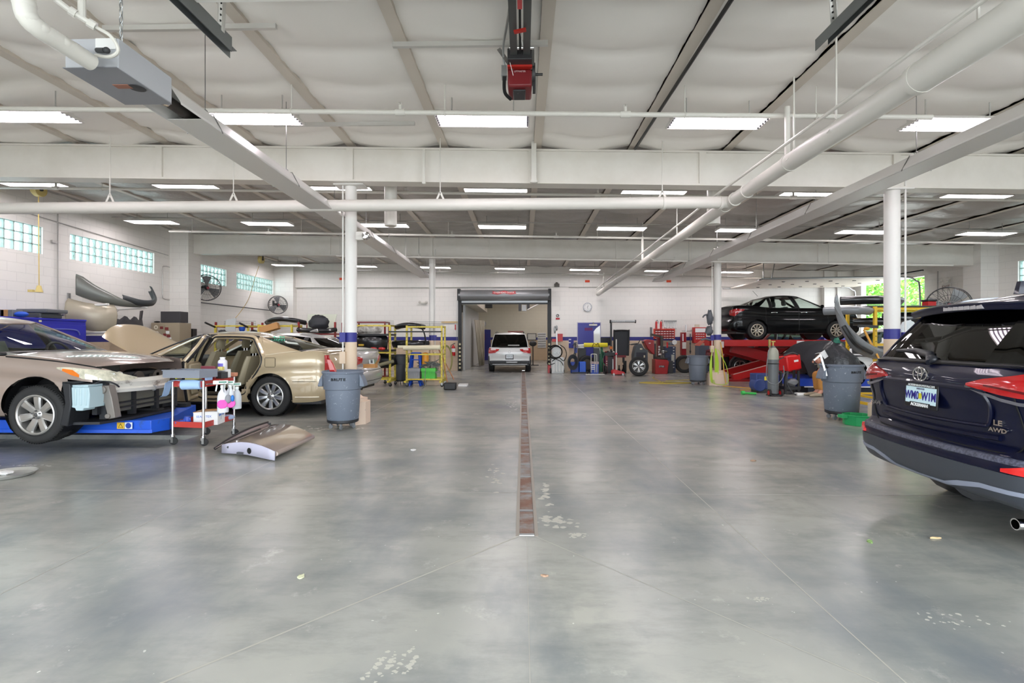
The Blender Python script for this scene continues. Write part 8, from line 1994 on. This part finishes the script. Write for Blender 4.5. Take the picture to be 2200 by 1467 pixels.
for x, y in ((-.18, -.12), (.16, -.1), (.18, .14), (-.16, .14)): m.box((x - .025, y - .025, .0), (x + .025, y + .025, .6))
m.box((-.2, -.14, .12), (.2, .16, .2)); m.build('cart', black, t); m = MB(); m.tube(smooth_path([(-.22, -.15, .95), (-.4, -.2, .85), (-.38, -.2, .6), (-.2, -.2, .55), (-.1, -.2, .7)], 6), .014, 6); m.tube(smooth_path([(-.2, -.1, .98), (0, -.12, 1.06), (.15, -.1, 1.0)], 5), .02, 6); m.tube(smooth_path([(-.15, -.2, .6), (-.2, -.25, .3), (-.05, -.3, .03), (.2, -.35, .02)], 6), .016, 6); m.build('cable', dkgrey, t)
m = MB(); m.blob((.0, -.1, .3), .14, .1, .1, jit=.2, seed=2); m.build('torch_lead', grey, t, smooth=60)
q = gnd(1723, 849); m = MB(); m.cbox((q.x, q.y, .03), (.3, .16, .06)); item('foot_box', 'white and grey box on the floor in front of the welder cart', 'box', m, paper, bevel=.01)
p = gnd(1645, 846); t = thing('power_unit', 'blue hydraulic power unit with a yellow label behind the gas cylinder', 'power unit', (p.x, p.y + .3, 0)); m = MB(); m.box((-.14, -.1, .1), (.3, .3, .5)); m.cyl((-.05, -.12, .2), (-.05, .2, .2), .16, 18); m.build('tank', M('unit_blue', '2c407c', .45), t, bevel=.02); m = MB(); m.cbox((.12, -.105, .38), (.12, .01, .1)); m.build('label', M('bright_yellow', 'e6d52a', .35), t); m = MB(); m.box((-.12, -.1, 0), (.26, .26, .1)); m.build('base', black, t)
# blue lift and the covered white car on it
t = thing('vehicle_lift', 'blue lift platform under the covered white car', 'car lift', (9, 13.7, 0)); m = MB(); m.box((7.0, 13.0, .2), (11.5, 14.6, .40)); m.build('platform', M('lift_blue2', '1f47b8', .4), t, world=True, bevel=.01); m = MB(); m.box((7.2, 12.99, .17), (11.5, 13.02, .2)); m.build('edge_rail', paper, t, world=True); m = MB(); m.box((7.4, 13.2, 0), (11.3, 14.4, .2)); m.build('scissor_base', M('lift_dark'), t, world=True)
wc = saloon('car.006', 'stripped white car under a black cover and clear plastic on the blue lift', (9.75, 13.8), pi, 4.8, 1.82, wht, (1.4, -1.35), .33, H=1.5, belt=1.0, hoodz=.9, glass=tint_dark, skip=lambda c, sd: c.x > 1.75 and c.z < .72)
wc.rt.location.z = .2; four_wheels(wc, 1.4, -1.35, .33, .33, .21, .21, 5, 'twin'); wc.under(-2, 1.8, .78, .25, .55, wc.aw)
m = MB(); m.box((1.9, -.5, .45), (2.1, .6, .8)); m.blob((2.1, .5, .5), .15, .15, .15, jit=.2, seed=2); m.build('engine', M('engine_dark', '2a2c30', .5), wc.rt); m = MB(); m.tube(smooth_path([(2.2, .2, .6), (2.22, .4, .7), (2.2, .6, .55), (2.2, .62, .42)], 5), .03, 6); m.build('coolant_hose', lamp_orange, wc.rt); m = MB(); m.box((1.8, .60, .62), (2.2, .9, .75)); m.cyl((2.0, .91, .68), (2.0, .89, .68), .03, 10); m.bar((1.75, .9, .60), (2.35, .9, .56), .03, .03); m.build('frame_rail', alu, wc.rt)
m = MB(); q = random.Random(8); rows = []
for i in range(15):
    s = i / 14; X = 7.25 + 2.1 * s; row = []
    for j in range(13):
        r = j / 12; Y = 12.82 + 2.0 * r; e = min(r, 1 - r) * 6
        z = .98 + .30 * s + .12 * sin(s * 5) - (.42 if e < .6 else .16 if e < 1 else 0) * (1 - .2 * s) + q.uniform(-.03, .03)
        if s < .12: z -= .3 * (1 - s / .12)
        row.append((X, Y - (.04 if e < .6 else 0), z + .2 - .05))
    rows.append(row)
m.grid(rows); item('black_cover', 'black protective cover draped over the front of the white car', 'cover', m, M('cover_black', '202126', .8), solid=.01, smooth=60, subsurf=1)
m = MB(); rows = []
for i in range(10):
    s = i / 9; rows.append([(8.95 + 1.3 * s + q.uniform(-.03, .03), 12.72 - .1 * (1 - r) + q.uniform(-.05, .05), .42 + 1.0 * r + q.uniform(-.03, .03) - (.25 * s * r)) for r in [k / 8 for k in range(9)]])
m.grid(rows); item('plastic_sheet', 'crumpled clear plastic sheet hanging over the side of the white car', 'plastic sheet', m, M('sheet_white', 'dcdcd8', .25, bump=(10, .6, .03)), solid=.006, smooth=60)
# person bending over beside the car
def skin(name, vs, es, rs, mat, parent, sub=2):
    me = bpy.data.meshes.new(name); me.from_pydata(vs, es, []); me.materials.append(mat); o = bpy.data.objects.new(name, me); COL.objects.link(o); adopt(o, parent) if parent else None
    md = o.modifiers.new('skin', 'SKIN'); md.use_smooth_shade = True
    for i, r in enumerate(rs): me.skin_vertices[0].data[i].radius = (r, r) if not isinstance(r, tuple) else r; me.skin_vertices[0].data[i].use_root = (i == 0)
    if sub: s_ = o.modifiers.new('sub', 'SUBSURF'); s_.levels = s_.render_levels = sub
    return o
ch = lambda n, k=0: [(k + i, k + i + 1) for i in range(n - 1)]
sk = M('skin', 'c9907a', .5); pp = gnd(1752, 851)
body = skin('person', [(.62, 0, .50), (.50, 0, .66), (.34, 0, .78), (.22, 0, .86), (.13, 0, .89), (.05, 0, .885), (.0, 0, .86), (.2, -.2, .66), (.22, -.21, .50), (.12, -.19, .40), (.3, -.2, .80), (.36, .2, .80), (.22, .22, .62), (.12, .2, .46), (.45, -.13, .53), (.04, -.13, .60), (.06, -.13, .12), (-.02, -.13, .05), (.45, .13, .5), (.06, .13, .56), (.12, .13, .12), (.03, .13, .05)],
     [(0, 1), (1, 2), (2, 3), (3, 4), (4, 5), (5, 6), (2, 10), (10, 7), (7, 8), (8, 9), (2, 11), (11, 12), (12, 13), (0, 14), (14, 15), (15, 16), (16, 17), (0, 18), (18, 19), (19, 20), (20, 21)],
     [.15, .15, .15, .06, .085, .1, .07, .045, .038, .032, .06, .06, .042, .034, .09, .07, .05, .045, .09, .07, .05, .045], sk, None)
body.location = pp; tag(body, 'person in tan trousers and grey-green shirt bending low beside the white car', 'person')
skin('trousers', [(.62, 0, .49), (.45, -.13, .54), (.05, -.135, .60), (.045, -.135, .50), (.06, -.135, .30), (.07, -.13, .14), (.45, .13, .51), (.07, .13, .56), (.1, .13, .36), (.12, .13, .14)], [(0, 1), (1, 2), (2, 3), (3, 4), (4, 5), (0, 6), (6, 7), (7, 8), (8, 9)], [.17, .115, .095, .09, .085, .085, .115, .095, .085, .085], M('trousers_tan', 'b5803f', .8, bump=(18, .4, .02)), body)
skin('shirt', [(.60, 0, .56), (.50, 0, .68), (.34, 0, .80), (.28, -.19, .80), (.2, -.2, .68), (.28, .19, .80), (.22, .22, .66)], [(0, 1), (1, 2), (2, 3), (3, 4), (2, 5), (5, 6)], [.17, .18, .17, .085, .065, .085, .065], M('shirt_green_grey', '8f9384', .8), body)
for y in (-.13, .13): skin('shoe', [(.07 if y < 0 else .13, y, .055), (-.04, y, .05), (-.17, y - .01, .035), (-.23, y - .01, .03)], ch(4), [(.06, .055), (.055, .05), (.05, .035), (.03, .025)], M('shoe_tan', '9c907c', .7), body)
skin('hair', [(.15, 0, .94), (.07, 0, .965), (.0, 0, .95)], ch(3), [.08, .085, .05], M('hair_brown', '4a372c', .8), body)
fc = MB()
for y in (-.035, .035): fc.blob((-.055, y, .885), .012, .014, .01)
fc.build('eyes', M('eye_dark', '22201f', .3), body); fc = MB(); fc.blob((-.06, 0, .845), .025, .016, .03); fc.build('nose', sk, body, smooth=60); fc = MB(); fc.blob((.07, -.1, .88), .02, .012, .03); fc.blob((.07, .1, .88), .02, .012, .03); fc.build('ears', sk, body, smooth=60)
for hx, hy in ((.12, -.19), (.12, .2)):
    z = .40 if hy < 0 else .46
    for k in range(4): skin('finger', [(hx - .02, hy - .03 + .02 * k, z - .01), (hx - .06 - .005 * (k % 3), hy - .03 + .02 * k, z - .035), (hx - .065, hy - .03 + .02 * k, z - .07)], ch(3), [.011, .009, .008], sk, body, 1)
    skin('thumb', [(hx, hy + (.03 if hy < 0 else -.03), z), (hx - .04, hy + (.05 if hy < 0 else -.05), z - .02), (hx - .06, hy + (.04 if hy < 0 else -.04), z - .05)], ch(3), [.013, .011, .009], sk, body, 1)
q = pp + Vector((.64, 0, 0)); m = MB(); m.lathe([(0, .33), (.17, .33), (.18, .30), (.17, .28), (0, .28)], 22, Tz(q.x, q.y, 0)); m.cyl((q.x, q.y, .05), (q.x, q.y, .28), .03, 10); m.lathe([(0, .05), (.2, .03), (.2, 0), (0, 0)], 10, Tz(q.x, q.y, 0)); item('stool', 'low round work stool under the person', 'stool', m, black)
# bumper rack at the right column
x = at(1880, 727, 9.6).x; rack('tall bright yellow rack holding bumpers behind the right nearest column', x, 9.6, 2.0, .8, 2.02, M('rack_yellow', 'e0b51f', .4), (1.98, 1.3, .3), True, True, group='rolling parts racks')
gb_ = M('bumper_mid_grey', '84878a', .35, .2)
arc('bumper_cover', 'black bumper on the very top of the bright yellow rack', 1826, 1960, 652, 9.9, .3, .15, plb); arc('bumper_cover', 'grey bumper lying across the top of the bright yellow rack', 1787, 1890, 674, 9.4, .25, .13, gb_)
bumper('bumper_cover', 'long grey bumper skin hanging down in a curve from the bright yellow rack', [at(1797, 675, 9.2), at(1808, 708, 9.15), at(1835, 745, 9.1), at(1870, 765, 9.2), at(1915, 772, 9.5)], lambda s: .36 - .22 * s, gb_, tuck=.1)
m = MB(); m.tube(smooth_path([at(1812, 700, 9.0), at(1838, 738, 8.97), at(1872, 758, 9.05)], 6), .04, 8); item('grille_panel', 'dark grille strip along the hanging grey bumper skin', 'grille', m, plb)
arc('liner', 'jagged black liner on the middle arm of the bright yellow rack', 1847, 1960, 698, 9.9, .2, .13, plb, cat='liner'); arc('bumper_cover', 'glossy black bumper behind the right nearest column', 1915, 2010, 697, 10.2, .25, .24, plb)
m = MB(); m.bar(at(1845, 700, 9.5), at(1885, 702, 9.6), .05, .05); item('padded_support', 'dark grey arm of the bright yellow rack', 'rack arm', m, dkgrey, group='padded rack arms')
m = MB(); m.bar(at(1856, 708, 9.2), at(1889, 772, 9.15), .03, .03); m.blob(at(1862, 706, 9.2), .05, .05, .03); item('broom', 'orange-yellow broom handle leaning on the bright yellow rack', 'broom', m, M('handle_orange', 'd99a2b', .5))
arc('bumper_cover', 'pale grey bumper with white lettering low on the bright yellow rack', 1850, 1950, 760, 9.8, .25, .14, M('bumper_dark_grey', '55585c', .4))
m = MB(); m.blob(at(1950, 712, 9.3), .14, .1, .2, 14, .15, 7, 9); item('plastic_bag', 'clear plastic bag hanging from the bright yellow rack', 'bag', m, M('bag_clear', 'cfd8da', .2, bump=(20, .6, .03)), smooth=60)
q = at(1996, 640, 10.0); q.z = 2.04; t = thing('cooler', 'small red and black cooler on top of the bright yellow rack', 'cooler', tuple(q)); m = MB(); m.cbox((0, 0, .05), (.16, .16, .10)); m.build('body', red, t, bevel=.01); m = MB(); m.cbox((0, 0, .12), (.18, .18, .04)); m.build('lid', black, t, bevel=.01)
m = MB(); q = at(1930, 654, 9.75); m.cbox((q.x + .5, 10.0, 2.03), (2.3, .7, .02)); item('rack_shelf', 'wire mesh shelf laid on top of the bright yellow rack', 'shelf', m, dkgrey)
c = at(2038, 656, 12.3); t0 = len(bpy.data.objects); wall_fan('big pedestal fan standing beyond the bright yellow rack', c, .44, (-.5, -.85, 0), ((c.x + .25, 12.7, .05), (c.x + .1, 12.5, c.z)))
# exit sign, lights and small things on the right wall
ye = 16.95; t = thing('exit_sign', 'white EXIT sign with twin lamps on the right wall', 'sign', (XR - .06, ye, 3.02)); m = MB(); m.cbox((0, 0, .1), (.06, .34, .22)); m.build('body', offwhite, t, bevel=.01); text('EXIT', .15, M('exit_dark_red', '5a1f1c', .5), t, frame((-.032, 0, .1), (0, -1, 0), (0, 0, 1))); m = MB(); m.cbox((0, 0, .28), (.08, .2, .08)); m.blob((-.06, -.12, .36), .06, .06, .06); m.blob((-.06, .16, .34), .06, .06, .06); m.build('lamp_head', offwhite, t)
m = MB(); m.tube([(XR - .03, 17.35, 1.4), (XR - .03, 17.35, 3.7)], .02, 6); m.tube([(XR - .03, 16.2, 1.4), (XR - .03, 16.2, 3.6)], .015, 6); item('wall_conduit', 'grey conduits running up the right wall beside the exit sign', 'conduit', m, conduit)
# overhead door on the right
t = thing('door_5', 'white sectional garage door raised along the ceiling on the right', 'door', (11, 19.6, 3.4)); t['kind'] = 'structure'
for k in range(6): m = MB(); m.box((8.7 + k * .85, 17.95, 3.50 + .012 * k), (8.7 + k * .85 + .84, 21.25, 3.55 + .012 * k)); m.build('panel', M('door_panel_white', 'e6e0d4', .5), t, world=True, bevel=.006)
m = MB()
for y in (17.9, 21.3): m.tube(smooth_path([(8.4, y, 3.52), (11, y, 3.56), (13.2, y, 3.58), (13.75, y, 3.45), (13.9, y, 3.0), (13.9, y, 0)], 5), .03, 6)
m.build('track', galv, t, world=True); m = MB(); m.cyl((13.85, 17.7, 3.78), (13.85, 21.5, 3.78), .03, 8); m.build('spring_shaft', dkgrey, t, world=True)
for k in range(5):
    for y in (18.6, 19.6, 20.6): m = MB(); m.cbox((9.54 + k * .85, y, 3.49 + .012 * k), (.1, .06, .02)); m.build('hinge', dkgrey, t, world=True)
q = at(1640, 606, 19.6); t = thing('door_operator', 'grey garage door operator hanging above the black saloon', 'door operator', tuple(q)); m = MB(); m.cbox((.1, 0, 0), (.4, .25, .16)); m.build('motor', M('op_grey', 'b5b5b3', .4), t, bevel=.02); m = MB(); m.cyl((-.15, -.12, 0), (-.15, .12, 0), .1, 16); m.build('drum', dkgrey, t); m = MB(); m.bar((.2, 0, .05), (4.9, 0, .08), .06, .05); m.build('rail', dkgrey, t); m = MB(); m.bar((0, 0, .08), (0, 0, zc(q.x) - q.z), .03, .03); m.bar((.3, 0, .08), (.45, 0, zc(q.x) - q.z), .03, .03); m.build('hanger', galv, t)
